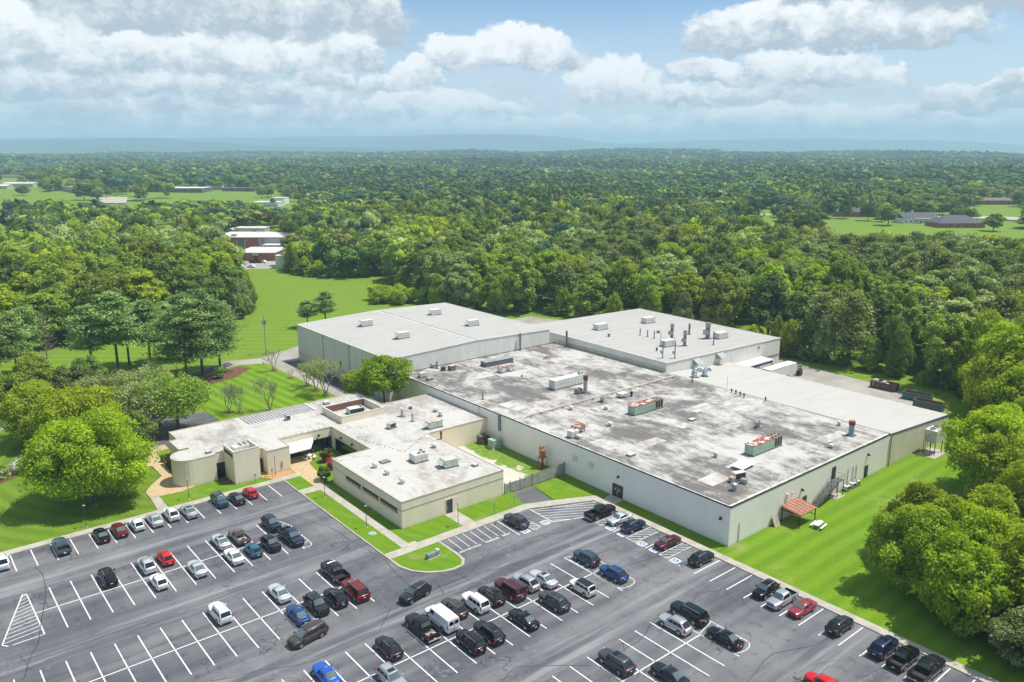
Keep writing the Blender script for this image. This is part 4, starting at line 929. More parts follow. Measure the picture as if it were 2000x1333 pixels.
for i, (x, y, lb) in enumerate([(146.8, 101.2, 'short black vent pipe, farthest left of four'), (146.7, 100.0, 'second black vent pipe in the row of four'), (146.3, 98.6, 'third black vent pipe in the row of four'), (146.0, 97.4, 'tallest black vent pipe at the end of the row of four'), (147.3, 92.8, 'black vent pipe standing alone by the annex roof')]):
    t = thing('vent_pipe', lb, 'vent pipe', (x, y, H1), 0, 'black vent pipes'); MB().tube((0, 0, 0), (0, 0, .5), .12).tube((0, 0, .5), (-.25, -.1, .95), .18).build('pipe', M_BLACK, t)
def stack(x, y, z, h, r, label, mat=None, cap=None, base=True, box=0, name='exhaust_stack'):
    t = thing(name, label, 'exhaust stack', (x, y, z), 0, 'exhaust stacks')
    MB().tube((0, 0, 0), (0, 0, h * (.72 if cap else 1)), r, n=12).build('pipe', mat or M_GALV_D, t)
    if cap: MB().tube((0, 0, h * .72), (0, 0, h * .76), r, r * 1.25, 12).tube((0, 0, h * .76), (0, 0, h), r * 1.25, n=12).build('cap', cap, t)
    if base: MB().box(-r * 1.5, r * 1.5, -r * 1.5, r * 1.5, 0, .18).build('base', M_GALV_D, t)
    if box: MB().box(-r - box, -r * .3, -box * .6, box * .6, h * .30, h * .30 + box * 1.4).build('fan_housing', M_GALV, t)
    return t
stack(121.1, 121.8, H1, 4.2, .45, 'rust-red topped chimney beside the white container unit', M_GALV, M_RUST2)
stack(141.4, 70.2, H1, 2.9, .5, 'blue-green vent stack with rusty cap near the annex', M('verdigris', (.20, .33, .36), .6), M_RUST2)
stack(148.0 - .8, 155.8, H1, 4.6, .28, 'tall grey flue on the wall of the side warehouse')
stack(135.0, 161.2, H1, 4.7, .24, 'tall grey flue against the tall warehouse wall')
stack(106.9, 161.3 - 1.3, H1, 1.9, .22, 'short grey flue by the tall warehouse wall', cap=M_GALV)
stack(100.5, 132.7, H1, 1.5, .14, 'thin grey pipe at the west roof edge')
stack(146.5, 112.0, H1, 1.4, .14, 'short pipe in front of the gooseneck ducts')
stack(146.6, 102.4, H1, 3.6, .05, 'thin white mast beside the four black vent pipes', M_UNITW)
Z3 = lambda x, y: 9.1 - (x - 148.2) * .0223 + (y - 121.3) * .0055
for x, y, h, r, cap, bx, lb in [(179.2, 132.6, 4.6, .62, M_GALV, .9, 'largest twin-drum grey exhaust stack beside the white unit'), (170.7, 138.3, 4.3, .45, M_GALV, .7, 'grey drum-topped stack behind the nearer white unit'), (166.7, 130.6, 4.3, .42, M_GALV, .6, 'grey drum-topped stack in front of the bare tall stack'),
                          (179.2, 139.0, 3.2, .28, None, 0, 'plain tall grey stack nearest the wood side'), (174.0, 126.7, 3.8, .16, None, 0, 'slender grey pipe in front of the white unit'), (166.5, 146.2, 2.0, .15, None, 0, 'first short pipe of the row of three'),
                          (166.9, 143.8, 2.0, .15, None, 0, 'middle short pipe of the row of three'), (166.8, 141.3, 2.2, .15, None, 0, 'last short pipe of the row of three'), (151.2, 125.1, 4.4, .13, None, .5, 'slender pipe with fan box near the low roof corner, left one'), (153.6, 123.2, 4.3, .13, None, .5, 'slender pipe with fan box near the low roof corner, right one'), (162.0, 134.9, 3.6, .07, None, 0, 'thin mast beside the nearer white unit')]:
    stack(x, y, Z3(x, y) - .05, h, r, lb, None, cap, True, bx)
for x, y, lb in [(162.9, 158.2, 'white roof unit nearest the tall warehouse on the side warehouse roof'), (182.0, 156.8, 'white roof unit nearest the far corner of the side warehouse'), (162.9, 133.2, 'white roof unit among the thin pipes of the side warehouse'), (183.0, 131.0, 'white roof unit beside the twin-drum exhaust stack')]:
    unit('roof_unit', lb, 'roof unit', x, y, Z3(x, y) - .05, 3.9, 2.2, 1.5, M_UNITW, R(-2), 'white units on the side warehouse', M('unit_lid', (.60, .59, .56), .6, col2=(.35, .10, .08), scale=.9, obj=True, lo=.56, hi=.60), end_dark=True)
mushroom(158.0, 150.1, Z3(158, 150), 'dark squat vent between the pipes and the white unit', .5, .9, M_GALV_D)
mushroom(173.4, 145.4, Z3(173, 145), 'low grey vent behind the row of three pipes', .6, .7, M_GALV_D)
mushroom(156.0, 131.1, Z3(156, 131), 'small black vent near the nearer white unit', .3, .9, M_BLACK)
for x, y, lb in [(131.8, 197.6, 'white roof unit at the far edge of the tall warehouse roof'), (131.4, 178.0, 'white roof unit on the far slope near the side warehouse'), (108.1, 197.2, 'white roof unit on the near slope, farther from the factory hall'), (108.0, 177.6, 'white roof unit on the near slope, closest to the factory hall')]:
    unit('roof_unit', lb, 'roof unit', x, y, 11.5 - abs(x - 120.3) * .0305 - .03, 3.3, 1.9, 1.4, M_UNITW, R(-3), 'white units on the tall warehouse', M('unit_lid2', (.62, .61, .58), .6), hood=True, end_dark=True)
# gooseneck ducts on the annex
for x, y, s, lb in [(150.9, 114.9, 1.25, 'larger pale blue gooseneck duct on the annex roof'), (154.0, 114.2, 1.05, 'smaller pale blue gooseneck duct on the annex roof')]:
    t = thing('gooseneck_duct', lb, 'duct', (x, y, 6.35), R(-20), 'gooseneck ducts'); g_ = MB(); r = .55 * s
    pts = [(0, 0, 0), (0, 0, .9 * s)] + [(r * 1.5 - r * 1.5 * math.cos(a), 0, .9 * s + r * 1.5 * math.sin(a)) for a in np.linspace(.3, 2.6, 7)]
    g_.path(pts, [r] * len(pts), 12); g_.build('duct', M('pale_duct', (.50, .55, .58), .4, .5), t, smooth=True)
    MB().box(-r * 1.2, r * 1.2, -r * 1.2, r * 1.2, 0, .15).build('base', M_GALV_D, t)
t = thing('round_vent', 'half-round grey vent drum near the long roof joint', 'vent', (119.6, 115.1, H1), R(40))
MB().tube((0, -.4, .85), (0, .4, .85), .8, n=14).build('drum', M_GALV, t); MB().box(-.5, .5, -.35, .35, 0, .5).build('base', M_GALV_D, t)
# office roof
unit('roof_unit', 'white roof unit with three rusty fan rings in the middle of the office roof', 'roof unit', 73.0, 115.9, HO, 2.7, 2.2, 1.35, M_UNITW, R(-4), 'office roof units', None, 3, end_dark=True)
unit('roof_unit', 'pale green cube unit nearest the gravel yard on the office roof', 'roof unit', 75.9, 110.4, HO, 2.7, 2.1, 1.25, M('unit_pale_green', (.50, .60, .53), .6, col2=(.42, .50, .44), scale=1, obj=True), R(-8), 'office roof units', M_PALE, hood=True)
unit('roof_unit', 'pale green hooded unit with rusty lid at the step of the office roof', 'roof unit', 85.2, 129.0, HO, 3.2, 1.5, 1.2, M('unit_pale_green2', (.50, .60, .53), .6), R(-4), 'office roof units', M('rust_lid', (.55, .50, .45), .7, col2=(.40, .16, .10), scale=1.2, obj=True), hood=True)
unit('condenser', 'small red-topped air conditioner beside the two grey flues', 'air conditioner', 78.2, 134.1, HO, 1.7, 1.1, .95, M_UNITW, R(12), 'office roof units', M('red_lid', (.55, .50, .47), .6, col2=(.45, .10, .08), scale=.8, obj=True, lo=.5, hi=.55), coils=True)
unit('condenser', 'white and grey unit inside the walled roof enclosure', 'air conditioner', 77.2, 147.2, HO, 3.4, 1.9, 1.15, M_UNITW, R(-6), 'office roof units', None, 2, coils=True)
unit('condenser', 'small grey air conditioner beside the striped roof panel', 'air conditioner', 64.0, 152.2, HO, .95, .95, .95, M_GALV, 0, 'office roof units', None, 1, coils=True, legs=.2)
unit('condenser', 'large white air conditioner inside the open tower', 'air conditioner', 49.4, 140.4, 4.9, 3.0, 1.6, 1.15, M_UNITW, R(6), 'office roof units', None, 4)
unit('box_vent', 'small white box vent near the walled roof enclosure', 'box vent', 75.1, 156.8, HO, 1.1, .8, .45, M_UNITW, 0)
unit('box_vent', 'small white box vent near the gravel-yard edge of the office roof', 'box vent', 79.4, 107.4, HO, .8, .8, .25, M_UNITW, R(10))
unit('roof_hatch', 'flat grey roof hatch beside the turbine vents', 'roof hatch', 67.9, 119.2, HO, 1.6, 1.2, .04, M_GALV, 0)
unit('box_vent', 'tiny white box vent on the rounded roof end', 'box vent', 44.3, 142.9, 5.15, .8, .5, .25, M_UNITW, R(20))
stack(83.7, 138.9, HO, 1.9, .3, 'white-capped grey flue behind the small air conditioner', M_GALV, M_UNITW)
stack(83.7, 134.8, HO, 1.75, .2, 'slim grey flue between the air conditioner and the hooded unit', M_GALV, M_GALV)
stack(90.0, 133.9, HO, 1.1, .28, 'short white-capped flue behind the green hooded unit', M_GALV, M_UNITW)
stack(82.35, 122.3, HO - .4, 2.1, .2, 'thin red cone-shaped stack at the office roof edge over the gravel yard', M_RUST2, M_RUST2, False)
mushroom(87.9, 142.2, HO, 'rusty round vent near the back of the office roof', .5, .5, M_RUST2); mushroom(91.0, 137.1, HO, 'rusty dome vent beside the factory wall', .55, .6, M('rusty_galv', (.36, .33, .31), .7, col2=(.34, .15, .09), scale=2, obj=True))
for (x, y, z, lb) in [(101.2, 89.9, H1, 'pale square hatch on the stained roof above the double door'), (124.9, 95.0, H1, 'low dark hatch east of the green unit')]:
    unit('roof_hatch', lb, 'roof hatch', x, y, z, 1.4, .9, .15, M_UNITW, 0)
t = thing('pipe_debris', 'twisted brown scrap pipes lying on the stained roof', 'scrap pipes', (134.5, 149.8, H1), 0)
MB().tube((-1.6, -.4, .15), (1.2, .5, .3), .08).tube((-.4, .8, .12), (.8, -.8, .4), .08).tube((0, 0, .1), (0, .1, .9), .1).build('pipe', M_PIPEB, t)

# ---------------------------------------------------------------- yard objects
def lamp(x, y, h, label, grp='slim dark walkway lamps'):
    t = thing('street_lamp', label, 'street lamp', (x, y, .12), 0, grp)
    MB().tube((0, 0, 0), (0, 0, h), .055, .045, 8).build('pole', M('lamp_pole', (.07, .075, .07), .5, .4), t)
    MB().tube((0, 0, 0), (0, 0, .08), .22, n=12).build('base', M_CONC, t)
    MB().tube((0, 0, h), (0, 0, h + .1), .12, .26, 12).tube((0, 0, h + .1), (0, 0, h + .2), .26, .2, 12).build('lamp_head', M('lamp_head', (.35, .37, .38), .4, .3), t)
lamp(21.8, 135.8, 3.7, 'lamp in front of the big yellow-green tree'); lamp(38.2, 136.1, 3.7, 'lamp in front of the rounded building end'); lamp(54.2, 136.3, 3.9, 'lamp beside the orange gravel bed')
lamp(57.0, 121.6, 3.7, 'lamp near the dark round bush'); lamp(57.0, 106.8, 3.7, 'lamp beside the green manhole lid'); lamp(68.9, 97.9, 3.8, 'lamp beside the office south door path')
def signpost(x, y, h, label):
    t = thing('sign_post', label, 'sign', (x, y, .12), 0, 'small parking signs on posts')
    MB().tube((0, 0, 0), (0, 0, h), .035).build('post', M_GALV_D, t)
    MB().box(-.17, .17, -.05, -.035, h - .5, h).build('sign_plate', M('sign_blue', (.18, .28, .42), .5), t)
signpost(50.1, 135.8, 1.7, 'parking sign in front of the square tower'); signpost(53.4, 135.9, 1.8, 'parking sign at the edge of the orange gravel bed'); signpost(76.2, 97.7, 2.0, 'green-topped parking sign behind the grey car'); signpost(80.6, 97.8, 1.9, 'parking sign in the dry grass by the asphalt patch')
# fence with gates
t = thing('boundary_fence', 'weathered slatted fence and gates joining office and factory hall', 'fence', (82.3, 102.6, 0))
fm = M('fence_slats', (.40, .385, .34), .8, col2=(.30, .285, .25), scale=1.5)
for x0, x1, h0, h1, nm in [(82.3, 83.6, 2.0, 2.0, 'gate_panel'), (83.75, 85.9, 2.0, 2.0, 'gate_panel'), (86.0, 88.7, 2.0, 2.0, 'gate_panel'), (88.85, 97.0, 2.2, 2.4, 'slat_panel')]:
    mb = MB(); n = max(4, int((x1 - x0) / .14))
    for k in range(n):
        a = x0 + (x1 - x0) * k / n; c_ = x0 + (x1 - x0) * (k + .82) / n; mb.box(a, c_, 102.56, 102.60, .12, h0 + (h1 - h0) * k / n)
    mb.box(x0, x1, 102.61, 102.66, .5, .58).box(x0, x1, 102.61, 102.66, 1.7, 1.78); rel(t, mb.build(nm, fm, t))
for x in (82.35, 83.68, 85.95, 88.78, 96.95): rel(t, MB().box(x - .05, x + .05, 102.55, 102.67, .05, 2.35 if x < 96 else 2.6).build('post', M('post_green', (.07, .12, .10), .6), t))
# orange dust collector on legs
t = thing('dust_collector', 'orange rusty hopper tank on four legs against the factory wall', 'hopper tank', (95.6, 107.4, .1))
MB().tube((0, 0, 2.5), (0, 0, 3.7), .62, n=14).tube((0, 0, 3.7), (0, 0, 3.95), .62, .3, 14).tube((0, 0, 2.5), (0, 0, 1.5), .62, .12, 14).build('tank', M_ORANGE, t)
MB().tube((.3, 0, 3.6), (.3, 0, 4.3), .16).tube((.3, 0, 4.3), (-.4, .2, 4.35), .16).tube((-.4, .2, 4.35), (-.62, .2, 3.9), .16).build('pipe', M_ORANGE, t)
MB().tube((0, 0, 1.5), (0, 0, .9), .12).tube((0, 0, .15), (0, 0, .95), .33, n=12).build('drum', M_RUST2, t)
for i in (-1, 1):
    for j in (-1, 1): MB().tube((i * .68, j * .55, 0), (i * .62, j * .5, 2.3), .05).build('leg', M_RUST2, t)
MB().box(-.7, .7, -.56, -.5, 2.2, 2.3).box(-.7, .7, .5, .56, 2.2, 2.3).box(-.7, -.64, -.5, .5, 2.2, 2.3).box(.64, .7, -.5, .5, 2.2, 2.3).build('frame', M_RUST2, t)
t = thing('transformer_box', 'pale green transformer cabinet in the gravel yard', 'transformer', (95.2, 121.9, .1)); MB().box(-1.0, 1.0, -.9, .9, .15, 1.75).build('casing', M_UNITG, t, bevel=.04); MB().box(-1.2, 1.2, -1.1, 1.1, 0, .15).build('base', M_CONC, t); MB().box(-1.02, -1.0, -.4, .4, .5, .9).build('warning_plate', M_YELLOW, t); MB().box(-1.05, 1.05, -.95, .95, 1.75, 1.82).build('lid', M_UNITG, t)
t = thing('compactor_bin', 'dark green rusty refuse bin beside the pale green cabinet', 'refuse bin', (95.0, 125.4, .1)); MB().add([(-1, -.9, 0), (1, -.9, 0), (1, .9, 0), (-1, .9, 0), (-1, -.9, 1.2), (1, -.9, 1.2), (1, .9, 1.7), (-1, .9, 1.7)], [(0, 3, 2, 1), (4, 5, 6, 7), (0, 1, 5, 4), (1, 2, 6, 5), (2, 3, 7, 6), (3, 0, 4, 7)]).build('body', M('bin_green', (.04, .09, .06), .6, col2=(.15, .08, .04), scale=1.5, obj=True), t); MB().box(-1.05, 1.05, -.95, 0, 1.25, 1.45).build('lid', M_BLACK, t)
t = thing('electric_cabinet', 'low grey-green cabinet on the kerbed island lawn', 'electric cabinet', (59.9, 92.0, .12), R(4)); MB().box(-1.05, 1.05, -.35, .35, .08, .8).build('casing', M('cabinet_green', (.18, .26, .24), .5), t, bevel=.03); MB().box(-1.2, 1.25, -.5, .5, 0, .08).build('base', M_CONC, t); MB().box(.7, 1.25, -.3, .4, .8, .95).build('lid', M('cabinet_top', (.45, .52, .50), .5), t); MB().box(-.2, .1, -.365, -.352, .35, .55).build('warning_plate', M_YELLOW, t)
t = thing('manhole_cover', 'pale turquoise round lid in the long grass strip', 'manhole lid', (56.6, 104.3, .1)); MB().tube((0, 0, 0), (0, 0, .14), .62, n=20).tube((0, 0, .14), (0, 0, .18), .55, n=20).build('lid', M('turquoise_lid', (.30, .52, .45), .6), t); MB().tube((0, 0, -.02), (0, 0, .06), .7, n=20).build('rim', M_CONC, t)
# corrugated lean-to by the east wall
t = thing('metal_canopy', 'red and white striped corrugated shelter against the east factory wall', 'shelter', (113.4, 63.9, 0))
mr = MB()
cols = [M('rust_sheet', (.33, .095, .05), .7, col2=(.24, .065, .04), scale=2), M('grey_sheet', (.36, .30, .24), .7, col2=(.28, .18, .13), scale=2)]
x = 110.9; k = 0
while x < 116.0:
    wd = .62 if k % 2 == 0 else .28; mr.cur = 0 if k % 2 == 0 else 1
    mr.add([(x, 65.6, 2.95), (x + wd, 65.6, 2.95), (x + wd, 61.9, 2.45), (x, 61.9, 2.45), (x, 65.6, 2.90), (x + wd, 65.6, 2.90), (x + wd, 61.9, 2.40), (x, 61.9, 2.40)], [(3, 2, 1, 0), (4, 5, 6, 7), (2, 3, 7, 6), (0, 4, 7, 3), (1, 2, 6, 5)]); x += wd + .002; k += 1
rel(t, mr.build('roof', cols, t))
for (x, y) in [(111.1, 62.1), (115.8, 62.1), (115.8, 65.3), (111.1, 65.3)]: rel(t, MB().box(x - .06, x + .06, y - .06, y + .06, 0, 2.45 if y < 63 else 2.85).build('post', M_BLACK, t))
rel(t, MB().box(111.0, 115.9, 62.05, 62.15, 2.2, 2.38).box(115.75, 115.85, 62.1, 65.5, 1.1, 1.2).box(115.75, 115.85, 62.1, 65.5, 2.2, 2.38).box(111.05, 111.15, 62.1, 65.5, 2.2, 2.38).build('rail', M_BLACK, t))
t = thing('picnic_table', 'white picnic table with benches beside the striped shelter', 'picnic table', (114.0, 60.4, .08), R(8))
MB().box(-1.1, 1.1, -.42, .42, .7, .76).build('table_top', M_FABRIC, t)
for s_ in (-1, 1): MB().box(-1.1, 1.1, s_ * .85 - .16, s_ * .85 + .16, .42, .47).build('bench', M_FABRIC, t)
for s_ in (-.8, .8): MB().box(s_ - .05, s_ + .05, -.9, .9, .35, .41).box(s_ - .05, s_ + .05, -.55, -.45, 0, .7).box(s_ - .05, s_ + .05, .45, .55, 0, .7).build('leg', M_GALV, t)
t = thing('plywood_sheet', 'grey boards leaning on the east factory wall', 'boards', (109.6, 65.3, 0)); MB().add([(-1.2, .2, 1.9), (.3, .2, 1.9), (.3, -.55, .08), (-1.2, -.55, .08), (-1.2, .26, 1.9), (.3, .26, 1.9), (.3, -.49, .08), (-1.2, -.49, .08)], [(3, 2, 1, 0), (4, 5, 6, 7), (0, 1, 5, 4), (2, 3, 7, 6), (1, 2, 6, 5), (0, 4, 7, 3)]).build('board', M('weathered_board', (.42, .39, .35), .8), t)
# steel stairs
t = thing('steel_stairs', 'dark steel escape stairs rising to the upper east door', 'stairs', (127.5, 64.6, 0)); stt = MB(); zt = 3.05
n = 14
for k in range(n): stt.box(120.9 + k * .40, 121.25 + k * .40, 64.2, 65.4, .1 + (k + 1) * zt / (n + .3) - .05, .1 + (k + 1) * zt / (n + .3))
rel(t, stt.build('tread', M_GALV_D, t))
for y in (64.15, 65.42): rel(t, MB().add([(120.8, y - .03, 0), (126.6, y - .03, zt - .1), (126.6, y - .03, zt + .15), (120.8, y - .03, .25), (120.8, y + .03, 0), (126.6, y + .03, zt - .1), (126.6, y + .03, zt + .15), (120.8, y + .03, .25)], [(0, 1, 2, 3), (7, 6, 5, 4), (3, 2, 6, 7), (0, 4, 5, 1)]).build('stringer', M_BLACK, t))
rel(t, MB().box(126.5, 128.6, 64.1, 65.5, zt, zt + .08).build('landing', M_GALV_D, t))
rl = MB()
for y in (64.15, 65.42):
    if y < 65: rl.tube((126.6, y, zt + 1.05), (128.6, y, zt + 1.05), .03).tube((126.6, y, zt + .55), (128.6, y, zt + .55), .02)
    rl.tube((120.9, y, 1.1), (126.6, y, zt + 1.05), .03)
    for k in range(5): rl.tube((120.9 + k * 1.42, y, .1 + k * .72), (120.9 + k * 1.42, y, 1.1 + k * .72), .025)
for x in (127.6, 128.6): rl.tube((x, 64.15, zt), (x, 64.15, zt + 1.05), .03)
rl.tube((128.6, 64.15, zt + 1.05), (128.6, 65.45, zt + 1.05), .03)
rel(t, rl.build('handrail', M_BLACK, t))
for (x, y) in [(126.6, 64.2), (128.5, 64.2), (126.6, 65.4), (128.5, 65.4)]: rel(t, MB().box(x - .05, x + .05, y - .05, y + .05, 0, zt).build('leg', M_BLACK, t))
rel(t, MB().box(126.0, 129.0, 63.9, 65.6, .05, .14).build('base', M_CONC, t))
for k, (x, lb) in enumerate([(131.2, 'white heat pump nearest the steel stairs'), (133.3, 'middle white heat pump between stairs and ground door'), (134.9, 'white heat pump nearest the ground level east door')]):
    unit('heat_pump', lb, 'heat pump', x, 64.9, .1, 1.3 if k < 2 else .8, .8, .7, M_UNITW, 0, 'heat pumps in a row', None, 1, coils=True)
# raised cooling tower
t = thing('cooling_tower', 'white cooling tower on tall steel legs beside the annex wall', 'cooling tower', (162.3, 63.4, 0))
MB().box(-1.9, 1.5, -1.2, 1.2, 2.6, 5.2).build('casing', M_UNITW, t, bevel=.05)
for x in (-1.0, .5): MB().tube((x, 0, 5.2), (x, 0, 5.5), .6, n=14).build('fan', M_UNITW, t); MB().tube((x, 0, 5.49), (x, 0, 5.52), .5, n=14).build('fan_grille', M_BLACK, t)
MB().tube((1.5, -.2, 3.9), (1.65, -.2, 3.9), .95, n=16).build('drum_fan', M_GALV, t); MB().tube((1.65, -.2, 3.9), (1.68, -.2, 3.9), .8, n=16).build('fan_grille', M_BLACK, t)
for i in (-1.8, 1.4):
    for j in (-1.1, 1.1): MB().box(i - .06, i + .06, j - .06, j + .06, 0, 2.6).build('leg', M_BLACK, t)
MB().tube((-3.0, .3, .1), (-3.0, .3, 4.4), .06).tube((-3.0, .3, 4.4), (-1.9, .3, 4.4), .06).tube((-2.6, -.6, .1), (-2.6, -.6, 3.3), .05).tube((-3.4, -.2, 2.2), (-3.4, -.2, 4.9), .05).tube((-3.4, -.2, 4.9), (-1.9, -.2, 4.9), .05).build('pipe', M_PIPEB, t)
MB().box(-3.6, 2.4, -2.0, 1.6, .02, .14).build('base', M_CONC, t)
MB().tube((1.9, -1.7, .1), (1.9, -1.7, 1.1), .12).build('bollard', M_YELLOW, t)
# open-top roll-off skips
def skip(x, y, rz, label, mat, filled):
    t = thing('skip', label, 'skip', (x, y, .03), rz, 'open roll-off skips in the service yard')
    L, Wd, H = 6.4, 2.4, 1.75; o = MB()
    o.box(-L / 2, L / 2, -Wd / 2, -Wd / 2 + .08, .2, H).box(-L / 2, L / 2, Wd / 2 - .08, Wd / 2, .2, H).box(-L / 2, -L / 2 + .08, -Wd / 2 + .08, Wd / 2 - .08, .2, H).box(L / 2 - .08, L / 2, -Wd / 2 + .08, Wd / 2 - .08, .2, H).box(-L / 2, L / 2, -Wd / 2, Wd / 2, .15, .25)
    o.build('body', mat, t)
    rb = MB()
    for k in range(11):
        xx = -L / 2 + .1 + k * (L - .3) / 10
        rb.box(xx, xx + .1, -Wd / 2 - .07, -Wd / 2, .2, H).box(xx, xx + .1, Wd / 2, Wd / 2 + .07, .2, H)
    rb.build('rib', mat, t)
    MB().box(-L / 2 - .06, L / 2 + .06, -Wd / 2 - .08, -Wd / 2 + .06, H, H + .1).box(-L / 2 - .06, L / 2 + .06, Wd / 2 - .06, Wd / 2 + .08, H, H + .1).box(-L / 2 - .06, -L / 2 + .08, -Wd / 2 + .06, Wd / 2 - .06, H, H + .1).box(L / 2 - .08, L / 2 + .06, -Wd / 2 + .06, Wd / 2 - .06, H, H + .1).build('rim', M_RUST2, t)
    MB().box(-L / 2 + .08, L / 2 - .08, -Wd / 2 + .08, Wd / 2 - .08, .25, .5).build('liner', M_RUST2, t)
    if filled:
        r_ = random.Random(4); f = MB()
        for k in range(16): f.cur = k % 3; f.obox((r_.uniform(-2.8, .8), r_.uniform(-.8, .8)), r_.uniform(0, 3), r_.uniform(.4, 1.3), r_.uniform(.3, .9), .5, r_.uniform(1.2, 2.2))
        o = f.build('scrap_load', [M_UNITW, M_PIPEB, M_GALV], t)
    for s_ in (-1, 1): MB().tube((s_ * L * .42, -Wd / 2, .15), (s_ * L * .42, Wd / 2, .15), .15, n=8).build('roller', M_BLACK, t)
skip(198.2, 91.0, R(-88), 'dark brown skip heaped with scrap, farthest from the corner', M('skip_brown', (.09, .065, .06), .8, col2=(.16, .08, .06), scale=1.5, obj=True), True)
skip(195.2, 81.3, R(-82), 'green ribbed skip with red rust inside, middle one', M('skip_green', (.03, .20, .15), .6, col2=(.04, .13, .11), scale=1.2, obj=True), False)
skip(190.6, 76.6, R(-86), 'second green skip, partly hidden by the annex roof', M('skip_green2', (.035, .16, .13), .7, col2=(.14, .09, .06), scale=1.2, obj=True), False)
# trailers at the dock and the forklift
def trailer(x, y, label, L=12.2):
    t = thing('trailer', label, 'trailer', (x, y, .03), R(0), None)
    MB().box(-L / 2, L / 2, -1.28, 1.28, 1.1, 3.9).build('body', M('trailer_white', (.66, .67, .68), .5, col2=(.56, .58, .60), scale=.5, obj=True), t, bevel=.04)
    MB().box(-L / 2 - .02, L / 2 + .02, -1.3, 1.3, 3.86, 3.93).build('roof_rail', M_FABRIC, t)
    MB().box(-L / 2 - .03, -L / 2, -1.1, 1.1, 1.2, 3.7).build('door', M_GRILLE, t)
    for x_ in (-L / 2 + 1.2, -L / 2 + 2.4):
        for s_ in (-1, 1): MB().tube((x_, s_ * .85, .5), (x_, s_ * 1.22, .5), .5, n=14).build('wheel', M_BLACK, t)
    MB().box(L / 2 - 3, L / 2 - 2.8, -.9, .9, 0, 1.1).build('landing_leg', M_GRILLE, t)
trailer(184.6, 112.9, 'white trailer beside the forklift at the dock')
t = thing('dock_canopy', 'flat white canopy over the dark loading dock of the side warehouse', 'canopy', (182.2, 119.3, 0))
MB().box(-6.3, 6.3, -1.9, 1.95, 3.75, 4.1).build('roof', M_FABRIC, t); MB().box(-6.2, 6.2, -1.85, -1.75, 3.2, 3.75).build('opening_shade', M('dock_dark', (.03, .035, .07), .6), t)  # dark strip under the roof stands for the shaded dock opening
for x_ in (-6.1, 0, 6.1): MB().box(x_ - .08, x_ + .08, -1.8, -1.64, 0, 3.2).build('post', M_GRILLE, t)
t = thing('forklift', 'black forklift with yellow mast parts beside the trailer end', 'forklift', (193.0, 112.0, .03), R(200))
MB().box(-1.1, .9, -.65, .65, .35, 1.25).box(-1.2, -.5, -.6, .6, 1.25, 1.5).build('body', M_BLACK, t, bevel=.06)
MB().tube((.9, -.45, .2), (1.0, -.45, 3.4), .08).tube((.9, .45, .2), (1.0, .45, 3.4), .08).box(.85, 1.05, -.5, .5, 1.6, 1.75).box(.9, 1.1, -.5, .5, 3.2, 3.35).build('mast', M('fork_yellow', (.45, .36, .06), .6, col2=(.05, .05, .05), scale=2, obj=True), t)
MB().box(1.0, 2.2, -.4, -.25, .2, .28).box(1.0, 2.2, .25, .4, .2, .28).build('fork', M_GRILLE, t)
MB().tube((-.9, -.5, 1.3), (-.7, -.5, 2.3), .04).tube((-.9, .5, 1.3), (-.7, .5, 2.3), .04).tube((.5, -.5, 1.2), (.3, -.5, 2.3), .04).tube((.5, .5, 1.2), (.3, .5, 2.3), .04).box(-.75, .35, -.55, .55, 2.28, 2.36).build('roll_cage', M_BLACK, t)
MB().box(-.5, .1, -.3, .3, 1.25, 1.4).box(-.55, -.42, -.3, .3, 1.4, 1.9).build('seat', M_GRILLE, t)
for x_ in (-.75, .6):
    for s_ in (-1, 1): MB().tube((x_, s_ * .5, .35), (x_, s_ * .72, .35), .35, n=12).build('wheel', M_BLACK, t)
# patio furniture under the awning edge
t = thing('patio_table', 'round white patio table at the awning edge', 'table', (62.9, 140.4, .14), 0); MB().tube((0, 0, .7), (0, 0, .75), .62, n=18).build('table_top', M_FABRIC, t); MB().tube((0, 0, 0), (0, 0, .7), .05).build('leg', M_GALV, t); MB().tube((0, 0, 0), (0, 0, .04), .3, n=12).build('base', M_GALV, t)
for k, (a, lb) in enumerate([(200, 'white curved bench on the path side of the patio table'), (320, 'white curved bench on the lawn side of the patio table'), (80, 'white curved bench behind the patio table under the awning')]):
    t = thing('curved_bench', lb, 'bench', (62.9, 140.4, .14), R(a), 'curved white benches'); o = MB()
    for j in range(6):
        a0, a1 = -.55 + j * .18, -.55 + (j + 1) * .18
        o.add([(r_ * math.cos(q_), r_ * math.sin(q_), z_) for z_ in (.40, .46) for (r_, q_) in ((.95, a0), (1.35, a0), (1.35, a1), (.95, a1))], [(0, 3, 2, 1), (4, 5, 6, 7), (1, 2, 6, 5), (0, 4, 7, 3)])
    o.build('seat', M_FABRIC, t)
    for q_ in (-.45, .45): MB().tube((1.15 * math.cos(q_), 1.15 * math.sin(q_), 0), (1.15 * math.cos(q_), 1.15 * math.sin(q_), .4), .04).build('leg', M_GALV, t)
t = thing('grill', 'black kettle grill behind the patio table', 'grill', (64.2, 141.4, .14), 0); MB().ball((0, 0, .85), .36, 12, 8).build('bowl', M_BLACK, t)
for a in (0, 2.1, 4.2): MB().tube((.15 * math.cos(a), .15 * math.sin(a), .7), (.35 * math.cos(a), .35 * math.sin(a), 0), .02).build('leg', M_GALV, t)
t = thing('utility_pole', 'wooden utility pole with grey transformer cans at the field edge', 'utility pole', (89.8, 226.0, 0)); MB().tube((0, 0, 0), (0, 0, 12.0), .19, .13, 10).build('pole', M('pole_pale', (.40, .37, .33), .8), t)
MB().box(-1.1, 1.1, -.07, .07, 11.2, 11.35).build('cross_arm', M('pole_pale', (.4, .37, .33)), t)
